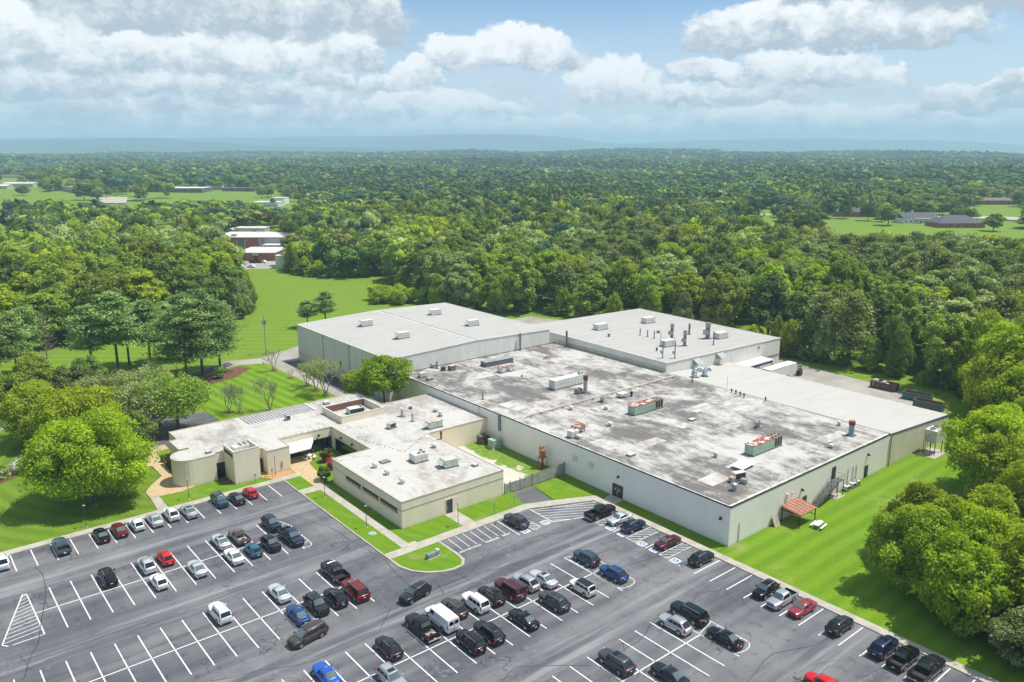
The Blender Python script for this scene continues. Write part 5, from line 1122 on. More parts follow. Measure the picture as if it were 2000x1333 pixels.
for s_ in (-.45, .3): MB().tube((s_, -.3, 9.2), (s_, -.3, 10.4), .28, n=12).build('transformer', M_GALV, t)
for s_ in (-1, -.35, .35, 1): MB().tube((s_, 0, 11.35), (s_, 0, 11.6), .06).build('insulator', M_UNITW, t)
t = thing('fire_hydrant', 'small orange-yellow hydrant in the lawn beside the back lane', 'hydrant', (84.3, 214.6, .1)); MB().tube((0, 0, 0), (0, 0, .6), .13, n=10).ball((0, 0, .62), .14).tube((-.25, 0, .42), (.25, 0, .42), .07).build('body', M_YELLOW, t)
# ---------------------------------------------------------------- vehicles
def paint(name, col, metal=.35, rough=.32):
    if name in MATS: return MATS[name]
    m, b, p = base_mat(name); setp(p, rough, metal, .55, .3); p.inputs['Base Color'].default_value = (*col, 1)
    n = b.noise(wpos(b), .8, 3.0); b.put(p.inputs['Roughness'], b.ramp(n, .3, .7, rough * .85, rough * 1.2)); return m
PAINT = dict(white=paint('paint_white', (.74, .75, .76), 0, .4), cream=paint('paint_cream', (.70, .69, .60), 0, .4), silver=paint('paint_silver', (.50, .52, .54), .6), lsilver=paint('paint_light_silver', (.62, .64, .66), .5),
             grey=paint('paint_grey', (.065, .07, .08), .5), dgrey=paint('paint_dark_grey', (.022, .024, .030), .5), black=paint('paint_black', (.004, .004, .006), .1, .25), navy=paint('paint_navy', (.012, .022, .055), .4),
             blue=paint('paint_blue', (.015, .06, .20), .4), bblue=paint('paint_bright_blue', (.01, .10, .48), .3), teal=paint('paint_teal', (.02, .15, .22), .4), steel=paint('paint_steel_blue', (.11, .17, .22), .5),
             sblue=paint('paint_slate_blue', (.045, .085, .13), .5), red=paint('paint_red', (.55, .008, .012), .1), dred=paint('paint_dark_red', (.17, .010, .012), .3), maroon=paint('paint_maroon', (.085, .010, .018), .3),
             rose=paint('paint_rose_red', (.34, .05, .06), .4), tan=paint('paint_tan_brown', (.20, .155, .14), .4), dgreen=paint('paint_black_green', (.012, .022, .020), .4), brown=paint('paint_grey_brown', (.075, .062, .058), .5))
M_CGL = M('car_glass', (.010, .014, .018), .04, spec=.9)
M_CGL2 = M('windscreen_glass', (.10, .14, .145), .05, spec=.9)  # paler than car_glass: reflected sky put into the glass colour
M_TYRE = M('tyre_rubber', (.018, .018, .019), .8); M_RIM = M('alloy_rim', (.42, .43, .44), .35, .7); M_PLAST = M('black_plastic', (.022, .022, .024), .6)
M_HL = M('headlight_glass', (.62, .66, .70), .12, .2); M_TL = M('taillight_red', (.42, .012, .015), .2); M_PLATE = M('licence_plate', (.62, .64, .68), .5); M_CHROME = M('chrome', (.65, .66, .68), .15, .9)
CART = {}
def car_proto(key, L, Wd, zsh, hood, tail, gh, wheel=.33, wb=None, pickup=None, doors=2, rails=False, sunroof=False, flat_back=False, spare=False, van=False, darkroof=False, zb=.22, cargo=None, chrome=False):
    """gh = (x windscreen base, x roof front, x roof rear, x rear glass base, roof height)"""
    t = bpy.data.objects.new(key, None)
    W2 = Wd / 2; wb = wb or L * .59; fb = (L - wb) * .46; xfw = L / 2 - fb; xrw = xfw - wb
    xw, xf, xr, xb, zr = gh
    xend = -L / 2
    if pickup: xend = xb - .12
    xs = sorted(set([xend, xend + .10, xend + .45, xrw if not pickup else xend + .6, (xrw + xfw) / 2, xw, xfw, L / 2 - .55, L / 2 - .22, L / 2 - .06, L / 2]))
    def wid(x):
        w = W2
        if x > L / 2 - .7: w -= .26 * ((x - (L / 2 - .7)) / .7) ** 2.2
        if not pickup and x < -L / 2 + .5: w -= .15 * ((-L / 2 + .5 - x) / .5) ** 2
        return w
    def top(x):
        if x >= xw: return zsh + (hood - zsh) * ((x - xw) / (L / 2 - xw)) ** 1.6
        if x <= xb and not pickup: return zsh + (tail - zsh) * min(1, (xb - x) / max(.25, xb + L / 2))
        return zsh
    vs = []; prof_n = 8
    for i, x in enumerate(xs):
        w, zt = wid(x), top(x); e = 0
        if x > L / 2 - .03: zt -= .16; e = .10
        if x < -L / 2 + .03 and not pickup: zt -= .07; e = .06
        zbb = zb + (.10 if (x > L / 2 - .1 or x < xend + .05) else 0) + e * .6
        half = [(0, zbb), (w - .14, zbb), (w - .02, zbb + .13), (w + .0, (zbb + zt) * .5 + .03), (w - .035, zt - .10), (w - .11, zt - .02), (w * .55, zt + .03), (0, zt + .045)]
        vs += [(x, y, z) for y, z in half] + [(x, -y, z) for y, z in half[-2:0:-1]]
    m_ = 14; fs = []
    for i in range(len(xs) - 1): fs += [(i * m_ + j, i * m_ + (j + 1) % m_, (i + 1) * m_ + (j + 1) % m_, (i + 1) * m_ + j) for j in range(m_)]
    fs += [tuple(range(m_ - 1, -1, -1)), tuple((len(xs) - 1) * m_ + j for j in range(m_))]
    body = MB().add(vs, fs)
    # cabin
    gw = W2 - .13; tw = W2 - (.24 if not van else .16); zr0 = zr
    st = [(xb - .02, gw, gw - .02, zsh + .02), (xb + (xr - xb) * .55, gw, gw * .45 + tw * .55, zsh + (zr - zsh) * (.62 if not flat_back else .66)), (xr, gw, tw, zr - .01), ((xf * .45 + xr * .55), gw + .02, tw + .02, zr + .02), (xf, gw, tw, zr - .02), (xf + (xw - xf) * .5, gw, (gw + tw) / 2 - .02, zsh + (zr - zsh) * .56), (xw + .02, gw - .03, gw - .06, zsh + .02)]
    vs = []
    for x, w0, w1, z in st:
        half = [(w0, zsh - .04), (w1, max(z - .10, zsh - .02)), (w1 - .08, max(z - .02, zsh)), (w1 * .5, z + .025), (0, z + .035)]
        vs += [(x, y, q) for y, q in half] + [(x, -y, q) for y, q in half[-2::-1]]
    k = 9; cab = MB().add(vs, [(i * k + j, i * k + j + 1, (i + 1) * k + j + 1, (i + 1) * k + j) for i in range(len(st) - 1) for j in range(k - 1)] + [tuple(range(k)), tuple((len(st) - 1) * k + j for j in range(k - 1, -1, -1))])
    body.add(cab.v, cab.f)
    if pickup:
        bx0, bx1 = -L / 2, xend - .05; bh = zsh + .02
        for s_ in (-1, 1): body.box(bx0, bx1, s_ * W2 - (.10 if s_ > 0 else 0) , s_ * W2 + (.10 if s_ < 0 else 0), .42, bh)
        body.box(bx0, bx0 + .09, -W2 + .1, W2 - .1, .45, bh - .03); body.box(bx1 - .06, bx1, -W2 + .1, W2 - .1, .45, bh)
        body.box(bx0, bx1, -W2 + .1, W2 - .1, .55, .62)
    BO = body.build('body', PAINT['white'], t, smooth=True)
    md = BO.data
    try: md.set_sharp_from_angle(angle=R(38))
    except Exception: pass
    parts = [BO]
    if darkroof: MB().add([(x_, y_, z_) for z_ in (zr + .0, zr + .066) for x_, y_ in ((xr + .12, -tw + .06), (xf - .04, -tw + .06), (xf - .04, tw - .06), (xr + .12, tw - .06))], [(0, 3, 2, 1), (4, 5, 6, 7), (0, 1, 5, 4), (1, 2, 6, 5), (2, 3, 7, 6), (3, 0, 4, 7)]).build('roof_panel', PAINT['black'], t)
    if pickup:
        MB().box(bx0 + .09, bx1 - .06, -W2 + .10, W2 - .10, .62, .66).box(bx0 + .09, bx1 - .06, -W2 + .10, -W2 + .13, .66, bh - .06).box(bx0 + .09, bx1 - .06, W2 - .13, W2 - .10, .66, bh - .06).box(bx0 + .091, bx0 + .12, -W2 + .13, W2 - .13, .66, bh - .08).box(bx1 - .09, bx1 - .061, -W2 + .13, W2 - .13, .66, bh - .06).build('bed_liner', M_PLAST, t)
        MB().box(bx0 - .10, bx0 - .005, -W2 + .06, W2 - .06, .42, .60).build('bumper', M_CHROME if chrome else M_PLAST, t)
        if cargo:
            r_ = random.Random(9); cm = MB()
            for q in range(14): cm.cur = q % 3; cm.obox((r_.uniform(bx0 + .4, bx1 - .4), r_.uniform(-.5, .5)), r_.uniform(0, 3), r_.uniform(.2, .6), r_.uniform(.1, .3), .66, r_.uniform(.75, 1.0))
            cm.build('cargo', [M_PALE, M_PIPEB, M_UNITW], t)
    # glass
    def patch(name, quad, u0, u1, v0, v1, off, mat=M_CGL, bow=0.0):
        a, b2, c2, d2 = [Vector(q) for q in quad]       # bottom-left, bottom-right, top-right, top-left
        nrm = (b2 - a).cross(d2 - a).normalized(); vs = []; nu = 5 if bow else 2
        for v in (v0, v1):
            for i in range(nu):
                u = u0 + (u1 - u0) * i / (nu - 1); p = (a * (1 - u) + b2 * u) * (1 - v) + (d2 * (1 - u) + c2 * u) * v
                vs.append(p + nrm * (off + bow * (1 - (2 * u - 1) ** 2)))
        n0 = len(vs); vs += [p - nrm * .03 for p in vs]
        f_ = [(i, i + 1, nu + i + 1, nu + i) for i in range(nu - 1)] + [(0, nu, n0 + nu, n0), (nu - 1, n0 + nu - 1, n0 + 2 * nu - 1, 2 * nu - 1)] + [(i + 1, i, n0 + i, n0 + i + 1) for i in range(nu - 1)] + [(nu + i, nu + i + 1, n0 + nu + i + 1, n0 + nu + i) for i in range(nu - 1)]
        MB().add(vs, f_).build(name, mat, t)
    zt = zr - .05
    patch('windscreen', [(xw + .02, -gw, zsh), (xw + .02, gw, zsh), (xf, tw, zr), (xf, -tw, zr)], .07, .93, .08, .93, .05, M_CGL2, .03)
    if not van:
        xr2, xb2 = xr, xb
        patch('rear_window', [(xb - .02, gw, zsh), (xb - .02, -gw, zsh), (xr, -tw, zr), (xr, tw, zr)], .09, .91, .12, .90, .07 if not flat_back else .06, M_CGL if flat_back else M_CGL2, .03)
    else:
        for s_ in (-1, 1): MB().box(-L / 2 - .015, -L / 2 + .01, min(s_ * .12, s_ * .70), max(s_ * .12, s_ * .70), 1.35, 1.85).build('rear_window', M_CGL, t)
        MB().box(-L / 2 - .02, -L / 2 + .01, -.02, .02, .5, 1.95).build('door_gap', M_PLAST, t)
    for s_ in (-1, 1):
        q = [(xb, s_ * gw, zsh), (xw, s_ * gw, zsh), (xf, s_ * tw, zt), (xr, s_ * tw, zt)]
        if s_ > 0: q = [q[1], q[0], q[3], q[2]]
        us = [(.10, .50), (.53, .90)] if doors == 2 else [(.07, .30), (.33, .62), (.65, .90)] if doors == 3 else [(.08, .86)]
        if van: us = [(.76, .93)]
        for (u0, u1) in us:
            if s_ > 0: u0, u1 = 1 - u1, 1 - u0
            patch('side_window', q, u0, u1, .13, .86, .018)
        MB().box(xw - .38, xw - .16, s_ * W2 - (.0 if s_ > 0 else .2), s_ * W2 + (.2 if s_ > 0 else 0), zsh + .01, zsh + .15).build('wing_mirror', PAINT['white'] if not van else M_PLAST, t)
        MB().box(L / 2 - .42, L / 2 - .07, s_ * (W2 - .36) - .15, s_ * (W2 - .36) + .15, hood - .24, hood - .09).build('headlight', M_HL, t)
        xt = -L / 2
        if pickup: MB().box(xt - .012, xt + .16, s_ * (W2 - .06) - .07, s_ * (W2 - .06) + .07, zsh - .42, zsh - .08).build('taillight', M_TL, t)
        elif flat_back or van: MB().box(xt - .012 + .04, xt + .20, s_ * (W2 - .14) - .07, s_ * (W2 - .14) + .07, zsh - .32, zsh + .12).build('taillight', M_TL, t)
        else: MB().box(xt - .005, xt + .24, s_ * (W2 - .27) - .15, s_ * (W2 - .27) + .15, tail - .24, tail - .09).build('taillight', M_TL, t)
        for xx in (xfw, xrw):
            wh = MB().tube((xx, s_ * (W2 - .24), wheel), (xx, s_ * (W2 + .012), wheel), wheel, n=18).build('wheel', M_TYRE, t)
            rm = MB().tube((xx, s_ * (W2 + .010), wheel), (xx, s_ * (W2 + .022), wheel), wheel * .66, n=14)
            rm.build('rim', M_RIM, wh)
            MB().tube((xx, s_ * (W2 - .22), wheel + .02), (xx, s_ * (W2 + .004), wheel + .02), wheel + .075, n=18).build('wheel_arch', M_PLAST, t)
        if rails: MB().tube((xf - .15, s_ * (tw - .1), zr + .07), (xr + .15, s_ * (tw - .1), zr + .07), .03, n=6).build('roof_rail', M_GALV, t)
    MB().box(L / 2 - .05, L / 2 + .015, -W2 * .52, W2 * .52, hood - .34, hood - .16).build('grille', M_CHROME if chrome else M_GRILLE, t)
    MB().box(L / 2 - .12, L / 2 + .02, -W2 * .62, W2 * .62, zb + .05, zb + .2).build('air_dam', M_PLAST, t)
    MB().box(-L / 2 - .02 - (.09 if pickup else 0), -L / 2 + .02, -.17, .17, .50 if pickup else max(.52, tail - .42), .62 if pickup else max(.66, tail - .28)).build('licence_plate', M_PLATE, t)
    if not pickup: MB().box(-L / 2 - .006, -L / 2 + .12, -W2 * .66, W2 * .66, zb + .05, zb + .18).build('rear_bumper', M_PLAST, t)
    if sunroof: MB().box(xf - .75, xf - .15, -.42, .42, zr + .02, zr + .062).build('sunroof', M_CGL, t)
    if spare: MB().tube((-L / 2 - .22, .0, .95), (-L / 2 - .02, .0, .95), .34, n=16).build('spare_wheel', M_TYRE, t)
    if doors != 1 or True:
        for s_ in (-1, 1):
            for xx in (xw - .95, xw - 1.95)[:2]:
                if xx > xend + .5: MB().box(xx, xx + .16, s_ * W2 - .02, s_ * W2 + .012, zsh - .17, zsh - .14).build('door_handle', M_CHROME, t)
    CART[key] = t; return t
car_proto('sedan', 4.75, 1.82, .93, .86, .98, (.92, .30, -.75, -1.62, 1.43), .32)
car_proto('sunroof_sedan', 4.80, 1.84, .93, .86, .98, (.92, .30, -.75, -1.62, 1.44), .33, sunroof=True)
car_proto('coupe', 4.65, 1.82, .90, .80, .94, (.85, .20, -.75, -1.70, 1.36), .33, doors=1)
car_proto('hatchback', 4.05, 1.72, .95, .88, .98, (.88, .32, -1.30, -1.82, 1.50), .31, flat_back=True)
car_proto('crossover', 4.50, 1.84, 1.04, .98, 1.06, (.98, .38, -1.35, -2.02, 1.66), .36, flat_back=True, doors=3, rails=True)
car_proto('suv', 4.85, 1.92, 1.10, 1.05, 1.12, (1.05, .45, -1.60, -2.22, 1.76), .38, flat_back=True, doors=3, rails=True, sunroof=True)
car_proto('boxy_suv', 4.60, 1.88, 1.14, 1.12, 1.14, (.95, .52, -1.95, -2.20, 1.80), .38, flat_back=True, doors=3, rails=True)
car_proto('large_suv', 5.25, 2.02, 1.20, 1.16, 1.20, (1.12, .62, -2.20, -2.50, 1.92), .41, flat_back=True, doors=3, rails=True)
car_proto('box_car', 4.15, 1.80, 1.02, .98, 1.04, (1.10, .66, -1.70, -1.98, 1.62), .34, flat_back=True, doors=3, darkroof=True)
car_proto('spare_suv', 4.40, 1.82, 1.04, 1.0, 1.06, (1.00, .42, -1.62, -2.08, 1.68), .36, flat_back=True, doors=3, rails=True, spare=True)
car_proto('minivan', 5.10, 1.98, 1.06, .98, 1.10, (1.45, .55, -2.05, -2.42, 1.76), .35, flat_back=True, doors=3, rails=True)
car_proto('van', 5.70, 2.02, 1.22, 1.12, 1.22, (1.75, 1.28, -2.72, -2.82, 2.10), .38, flat_back=True, van=True, wb=3.4)
car_proto('pickup', 5.85, 2.02, 1.18, 1.14, 1.18, (1.22, .72, -.78, -.92, 1.90), .41, pickup=1, wb=3.65, chrome=True)
car_proto('loaded_pickup', 5.85, 2.02, 1.18, 1.14, 1.18, (1.22, .72, -.78, -.92, 1.90), .41, pickup=1, wb=3.65, cargo=1, chrome=True)
car_proto('small_pickup', 5.20, 1.86, 1.08, 1.04, 1.08, (1.05, .55, -.75, -.88, 1.76), .37, pickup=1, wb=3.2)
car_proto('old_pickup', 5.10, 1.84, 1.02, .98, 1.02, (.85, .42, -.30, -.42, 1.66), .35, pickup=1, wb=3.15, cargo=1, doors=1)
CARS = [  # proto, kind name, category, x, y, heading, colour, label
 ('crossover', 'car', 9.3, 130.2, 90, 'white', 'white crossover at the far left edge of the top row'),
 ('small_pickup', 'pickup', 17.2, 130.1, 90, 'steel', 'steel-blue pickup alone near the left end of the kerb row'),
 ('sedan', 'car', 22.8, 130.2, 90, 'black', 'black sedan left of the dark red car in the kerb row'),
 ('sedan', 'car', 25.5, 130.3, 90, 'dred', 'dark red sedan between the black and white cars in the kerb row'),
 ('hatchback', 'car', 28.2, 130.6, 90, 'white', 'white hatchback right of the dark red sedan'),
 ('sedan', 'car', 30.9, 130.4, 90, 'lsilver', 'silver sedan between two white cars near the big yellow-green tree'),
 ('crossover', 'car', 33.7, 130.9, 90, 'white', 'white crossover parked at the end of the white path'),
 ('sunroof_sedan', 'car', 36.4, 130.1, 90, 'silver', 'silver sedan at the right end of the pale group by the kerb'),
 ('suv', 'car', 41.8, 130.9, -90, 'sblue', 'slate-blue SUV facing out below the rounded building end'),
 ('coupe', 'car', 44.5, 130.2, 90, 'black', 'black coupe between the slate-blue SUV and the red hatchback'),
 ('hatchback', 'car', 47.2, 130.9, 90, 'red', 'bright red hatchback at the kerb below the square tower'),
 ('suv', 'car', 20.3, 115.6, 90, 'black', 'black SUV standing alone in the left double row'),
 ('crossover', 'car', 25.6, 115.7, 90, 'lsilver', 'pale silver crossover left of the red hatchback'),
 ('hatchback', 'car', 28.4, 116.2, 90, 'red', 'red hatchback in the middle of the left double row'),
 ('hatchback', 'car', 25.7, 109.8, 90, 'white', 'white hatchback below the pale silver crossover'),
 ('sedan', 'car', 31.1, 110.1, 90, 'lsilver', 'silver sedan by itself right of the red hatchback'),
 ('sunroof_sedan', 'car', 36.7, 116.1, 90, 'lsilver', 'silver sunroof sedan left of the tan pickup'),
 ('sedan', 'car', 36.5, 110.3, 90, 'white', 'white sedan below the silver sunroof sedan'),
 ('old_pickup', 'pickup', 39.5, 116.0, 90, 'tan', 'old tan-brown pickup with boards in its bed'),
 ('boxy_suv', 'car', 29.5, 96.5, 90, 'white', 'white boxy SUV alone in the second double row'),
 ('hatchback', 'car', 39.5, 110.3, 90, 'teal', 'teal blue hatchback below the tan pickup'),
 ('suv', 'car', 45.2, 116.8, -90, 'navy', 'navy SUV with bright grille facing the camera, farthest right of its row'),
 ('crossover', 'car', 42.3, 110.5, -90, 'black', 'black crossover between the teal hatchback and the black crew-cab pickup'),
 ('pickup', 'pickup', 45.8, 110.4, -90, 'navy', 'large dark navy pickup facing out at the row end'),
 ('sedan', 'car', 37.6, 96.3, 90, 'lsilver', 'silver sedan above the dark blue sedan'),
 ('sedan', 'car', 37.3, 89.8, 90, 'blue', 'dark blue sedan next to the row of parked dark cars'),
 ('suv', 'car', 40.2, 90.2, -90, 'dgrey', 'charcoal SUV facing out beside the dark blue sedan'),
 ('crossover', 'car', 43.0, 90.2, 90, 'black', 'black crossover left of the red-brown large SUV'),
 ('pickup', 'pickup', 46.0, 96.6, 90, 'black', 'black pickup with empty bed above the maroon SUV'),
 ('large_suv', 'car', 46.0, 90.1, 90, 'dred', 'dark red large SUV at the end of the second double row'),
 ('minivan', 'car', 36.3, 84.6, 190, 'brown', 'dark brown minivan driving left along the lane'),
 ('suv', 'car', 51.9, 84.2, 192, 'dgrey', 'charcoal SUV driving left near the grass island'),
 ('loaded_pickup', 'pickup', 48.3, 76.9, 90, 'black', 'black pickup with scrap in its bed beside the white van'),
 ('van', 'van', 51.2, 77.0, 90, 'white', 'white panel van with twin rear windows'),
 ('crossover', 'car', 54.0, 77.9, 90, 'brown', 'grey-brown crossover between the white van and the white SUV'),
 ('boxy_suv', 'car', 56.9, 77.3, 90, 'white', 'white SUV with roof rails between two dark crossovers'),
 ('crossover', 'car', 59.7, 77.3, 90, 'black', 'black crossover between the white SUV and the maroon SUV'),
 ('large_suv', 'car', 62.6, 76.8, 90, 'maroon', 'maroon large SUV in the middle of the crowded row'),
 ('crossover', 'car', 65.6, 77.0, 90, 'silver', 'silver crossover between the maroon SUV and the pale sunroof sedan'),
 ('sunroof_sedan', 'car', 68.2, 76.2, 90, 'lsilver', 'pale sunroof sedan at the right end of the crowded row'),
 ('boxy_suv', 'car', 51.2, 70.5, 90, 'black', 'black boxy SUV in front of the white van'),
 ('suv', 'car', 54.2, 70.8, 90, 'dgrey', 'charcoal SUV right of the black boxy SUV'),
 ('sedan', 'car', 59.5, 70.2, 90, 'black', 'black sedan standing alone below the black crossover'),
 ('suv', 'car', 65.3, 70.7, 90, 'grey', 'mid-grey SUV left of the cream box-shaped car'),
 ('box_car', 'car', 70.8, 70.9, 90, 'cream', 'cream box-shaped car with black roof'),
 ('spare_suv', 'car', 77.0, 76.5, 90, 'sblue', 'slate-blue SUV with spare wheel on its back'),
 ('crossover', 'car', 76.8, 70.8, 90, 'blue', 'royal blue crossover below the spare-wheel SUV'),
 ('crossover', 'car', 42.8, 76.0, 90, 'dgrey', 'charcoal crossover left of the loaded black pickup'),
 ('sedan', 'car', 34.5, 76.2, 90, 'bblue', 'bright blue sedan at the bottom edge'),
 ('suv', 'car', 40.0, 70.8, -90, 'silver', 'silver SUV cut off by the bottom edge'),
 ('suv', 'car', 62.3, 56.5, 90, 'grey', 'grey SUV with tall red tail lamps in the lower right rows'),
 ('sedan', 'car', 65.4, 51.0, 90, 'dgrey', 'charcoal sedan right at the bottom edge'),
 ('crossover', 'car', 73.8, 56.9, 90, 'silver', 'silver crossover touching shadows with the long black SUV'),
 ('large_suv', 'car', 77.0, 57.4, 90, 'dgreen', 'long black SUV right of the silver crossover'),
 ('sedan', 'car', 76.4, 51.2, 90, 'black', 'black sedan below the long black SUV'),
 ('crossover', 'car', 90.1, 65.4, 0, 'dgrey', 'dark SUV nose-in at the kerb below the building corner'),
 ('sedan', 'car', 90.2, 72.0, 180, 'maroon', 'maroon-black sedan backed in above the building-corner SUV'),
 ('crossover', 'car', 90.2, 79.0, 0, 'navy', 'navy crossover beside the pale silver sedan at the hall door'),
 ('sedan', 'car', 90.4, 82.4, 180, 'lsilver', 'pale silver sedan backed in beside the black pickup at the hall door'),
 ('pickup', 'pickup', 89.6, 85.9, 0, 'black', 'black pickup nose-in nearest the double door'),
 ('suv', 'car', 76.6, 92.4, 90, 'grey', 'grey SUV alone beside the motorcycle bays'),
 ('crossover', 'car', 89.9, 54.4, 180, 'black', 'black crossover with pale V-shaped nose beside the silver-blue pickup'),
 ('small_pickup', 'pickup', 89.5, 51.6, 180, 'silver', 'silver pickup with black bed between black crossover and rose sedan'),
 ('sedan', 'car', 89.8, 48.7, 180, 'rose', 'rose-red sedan backed to the kerb'),
 ('hatchback', 'car', 77.7, 38.8, 90, 'red', 'red car barely entering at the bottom edge'),
 ('crossover', 'car', 89.9, 43.4, 0, 'dgreen', 'green-black hatchback alone at the right kerb'),
 ('suv', 'car', 89.7, 37.6, 0, 'navy', 'dark blue SUV left of the two black pickups'),
 ('small_pickup', 'pickup', 89.5, 35.0, 0, 'black', 'black pickup between the dark blue SUV and the last pickup'),
 ('pickup', 'pickup', 89.5, 32.3, 0, 'dgrey', 'last dark pickup at the lower right corner of the lot'),
 ('sedan', 'car', 43.6, 178.8, 15, 'black', 'black sedan half hidden under the western trees'),
]
_used = set()
def copy_tree(o, parent=None):
    c = o.copy(); COL.objects.link(c); c.parent = parent
    for ch in list(o.children): copy_tree(ch, c)
    return c
def drop_tree(o):
    for ch in list(o.children): drop_tree(ch)
    bpy.data.objects.remove(o)
vr = random.Random(2)
for (pk, cat, x, y, hd, colr, lb) in CARS:
    pr = CART[pk]
    for q in pr.children:
        pass
    c = copy_tree(pr)
    c.name = {'car': 'parked_car', 'pickup': 'pickup_truck', 'van': 'panel_van'}[cat]
    if hd in (190, 192): c.name = 'moving_car'
    c.location = (x + vr.uniform(-.06, .06), y + vr.uniform(-.1, .1), .02); c.rotation_euler = (0, 0, R(hd + (vr.uniform(-1.2, 1.2))))
    z0 = .05 if y > 160 else .02; c.location.z = z0
    tag(c, lb, {'car': 'car', 'pickup': 'pickup truck', 'van': 'van'}[cat], 'vehicles in the car park')
    for ch in c.children:
        if ch.name.startswith(('body', 'wing_mirror')) and not (pk == 'van' and ch.name.startswith('wing')):
            ch.material_slots[0].link = 'OBJECT'; ch.material_slots[0].material = PAINT[colr]
for k in list(CART): drop_tree(CART[k])
# small cars in the school yard, far away
def far_car(x, y, rz, colr, label):
    t = thing('distant_car', label, 'car', (x, y, .05), R(rz), 'cars on the school car park')
    b_ = MB().box(-2.2, 2.2, -.88, .88, .25, .95); b_.add([(-1.7, -.8, .95), (1.1, -.8, .95), (1.1, .8, .95), (-1.7, .8, .95), (-1.1, -.68, 1.45), (.4, -.68, 1.45), (.4, .68, 1.45), (-1.1, .68, 1.45)], [(4, 5, 6, 7), (0, 1, 5, 4), (1, 2, 6, 5), (2, 3, 7, 6), (3, 0, 4, 7)])
    b_.build('body', PAINT[colr], t, bevel=.08)
    MB().add([(-1.62, -.815, 1.0), (1.0, -.815, 1.0), (.42, -.72, 1.38), (-1.12, -.72, 1.38)], [(0, 1, 2, 3)]).add([(-1.62, .815, 1.0), (1.0, .815, 1.0), (.42, .72, 1.38), (-1.12, .72, 1.38)], [(3, 2, 1, 0)]).build('side_window', M_CGL, t)
    MB().add([(1.12, -.72, 1.0), (1.12, .72, 1.0), (.5, .62, 1.42), (.5, -.62, 1.42)], [(0, 1, 2, 3)]).build('windscreen', M_CGL2, t)
    for xx in (-1.35, 1.35):
        for s_ in (-1, 1): MB().tube((xx, s_ * .7, .33), (xx, s_ * .9, .33), .33, n=10).build('wheel', M_TYRE, t)
for (u, v, rz, colr, lb) in [(479, 507, 80, 'lsilver', 'silver car nearest the brick school corner'), (522, 504, 80, 'lsilver', 'pale car right of the school door'), (532, 503, 80, 'dgrey', 'grey car at the right end of the school front'),
                             (473, 515, 10, 'white', 'white car in the second school row, left'), (494, 514, 80, 'dgreen', 'dark green van in the school car park middle'), (504, 514, 80, 'maroon', 'dark red car beside the dark green one'), (514, 514, 80, 'white', 'white car right of the dark red school car'),
                             (461, 510, 80, 'black', 'black car at the left edge of the school car park'), (461, 518, 80, 'navy', 'dark blue car at the near left of the school car park'), (470, 524, 80, 'white', 'white car nearest the mown field, left'), (491, 523, 80, 'white', 'white car nearest the mown field, middle')]:
    x, y = gz(u, v); far_car(x, y, rz + 40, colr, lb)
# ---------------------------------------------------------------- trees
def leaf_mesh(name, P, Nrm, size, rng, mat, aspect=.75, core=None, core_size=None, fold=.25, att=None, flat=0.0):
    """P: leaf-clump centres, Nrm: rough outward directions; every clump is a small folded two-face blade"""
    n = len(P); a = rng.normal(size=(n, 3)); nr = Nrm * .9 + a * .62; nr[:, 2] += .3
    if flat: nr[:, 2] += flat
    nr /= np.linalg.norm(nr, axis=1, keepdims=True) + 1e-9
    t = np.cross(nr, rng.normal(size=(n, 3))); t /= np.linalg.norm(t, axis=1, keepdims=True) + 1e-9
    bt = np.cross(nr, t); s = (size * rng.uniform(.6, 1.35, n))[:, None]
    v = np.stack([P - t * s, P - bt * s * aspect * .8 + nr * s * fold, P + t * s, P + bt * s * aspect * .8 + nr * s * fold], 1).reshape(-1, 3)
    idx = np.arange(n * 4)
    if core is not None and len(core[0]):
        cv, cf = core; v = np.concatenate([v, cv]); nf = len(cf)
        tri = (cf + n * 4).ravel()
    else: nf = 0; tri = np.zeros(0, int)
    me = bpy.data.meshes.new(name); me.vertices.add(len(v)); me.vertices.foreach_set('co', v.astype(np.float32).ravel())
    me.loops.add(n * 4 + len(tri)); me.loops.foreach_set('vertex_index', np.concatenate([idx, tri]).astype(np.int32))
    me.polygons.add(n + nf)
    me.polygons.foreach_set('loop_start', np.concatenate([np.arange(n) * 4, n * 4 + np.arange(nf) * 3]).astype(np.int32))
    at = me.attributes.new('leaf', 'FLOAT', 'FACE')
    la = rng.uniform(0, 1, n) if att is None else att
    at.data.foreach_set('value', np.concatenate([la, np.full(nf, .15)]).astype(np.float32))  # core faces take a dark tone, added to stop light leaking through crowns
    me.materials.append(mat); me.update(calc_edges=True); me.validate()
    return me
def ico(sub=1):
    bm = bmesh.new(); bmesh.ops.create_icosphere(bm, subdivisions=sub, radius=1.0)
    v = np.array([q.co[:] for q in bm.verts]); f = np.array([[x.index for x in q.verts] for q in bm.faces]); bm.free(); return v, f
ICV, ICF = ico(2); ICV1, ICF1 = ico(1)
def crown_lobes(rng, rx, rz, nl, shape='round', big=1.0):
    """lobe centres and radii filling an uneven crown (unit: metres, centre of crown = origin)"""
    C, Rr = [], []
    for k in range(nl):
        z = rng.uniform(-.85, .95)
        if shape == 'cone': w = (1 - (z + 1) / 2) ** .6 * .95 + .12
        elif shape == 'wide': w = math.sqrt(max(0, 1 - z * z)) ** .6
        else: w = math.sqrt(max(0.05, 1 - z * z))
        a = rng.uniform(0, 2 * math.pi) if k else 0; rr = (rng.uniform(.15, 1) ** .5) * w * .80
        C.append((rr * rx * math.cos(a), rr * rx * math.sin(a), z * rz * .80)); Rr.append(rng.uniform(.22, .40) * big * rx * (1 - .25 * abs(z)))
    return np.array(C), np.array(Rr)
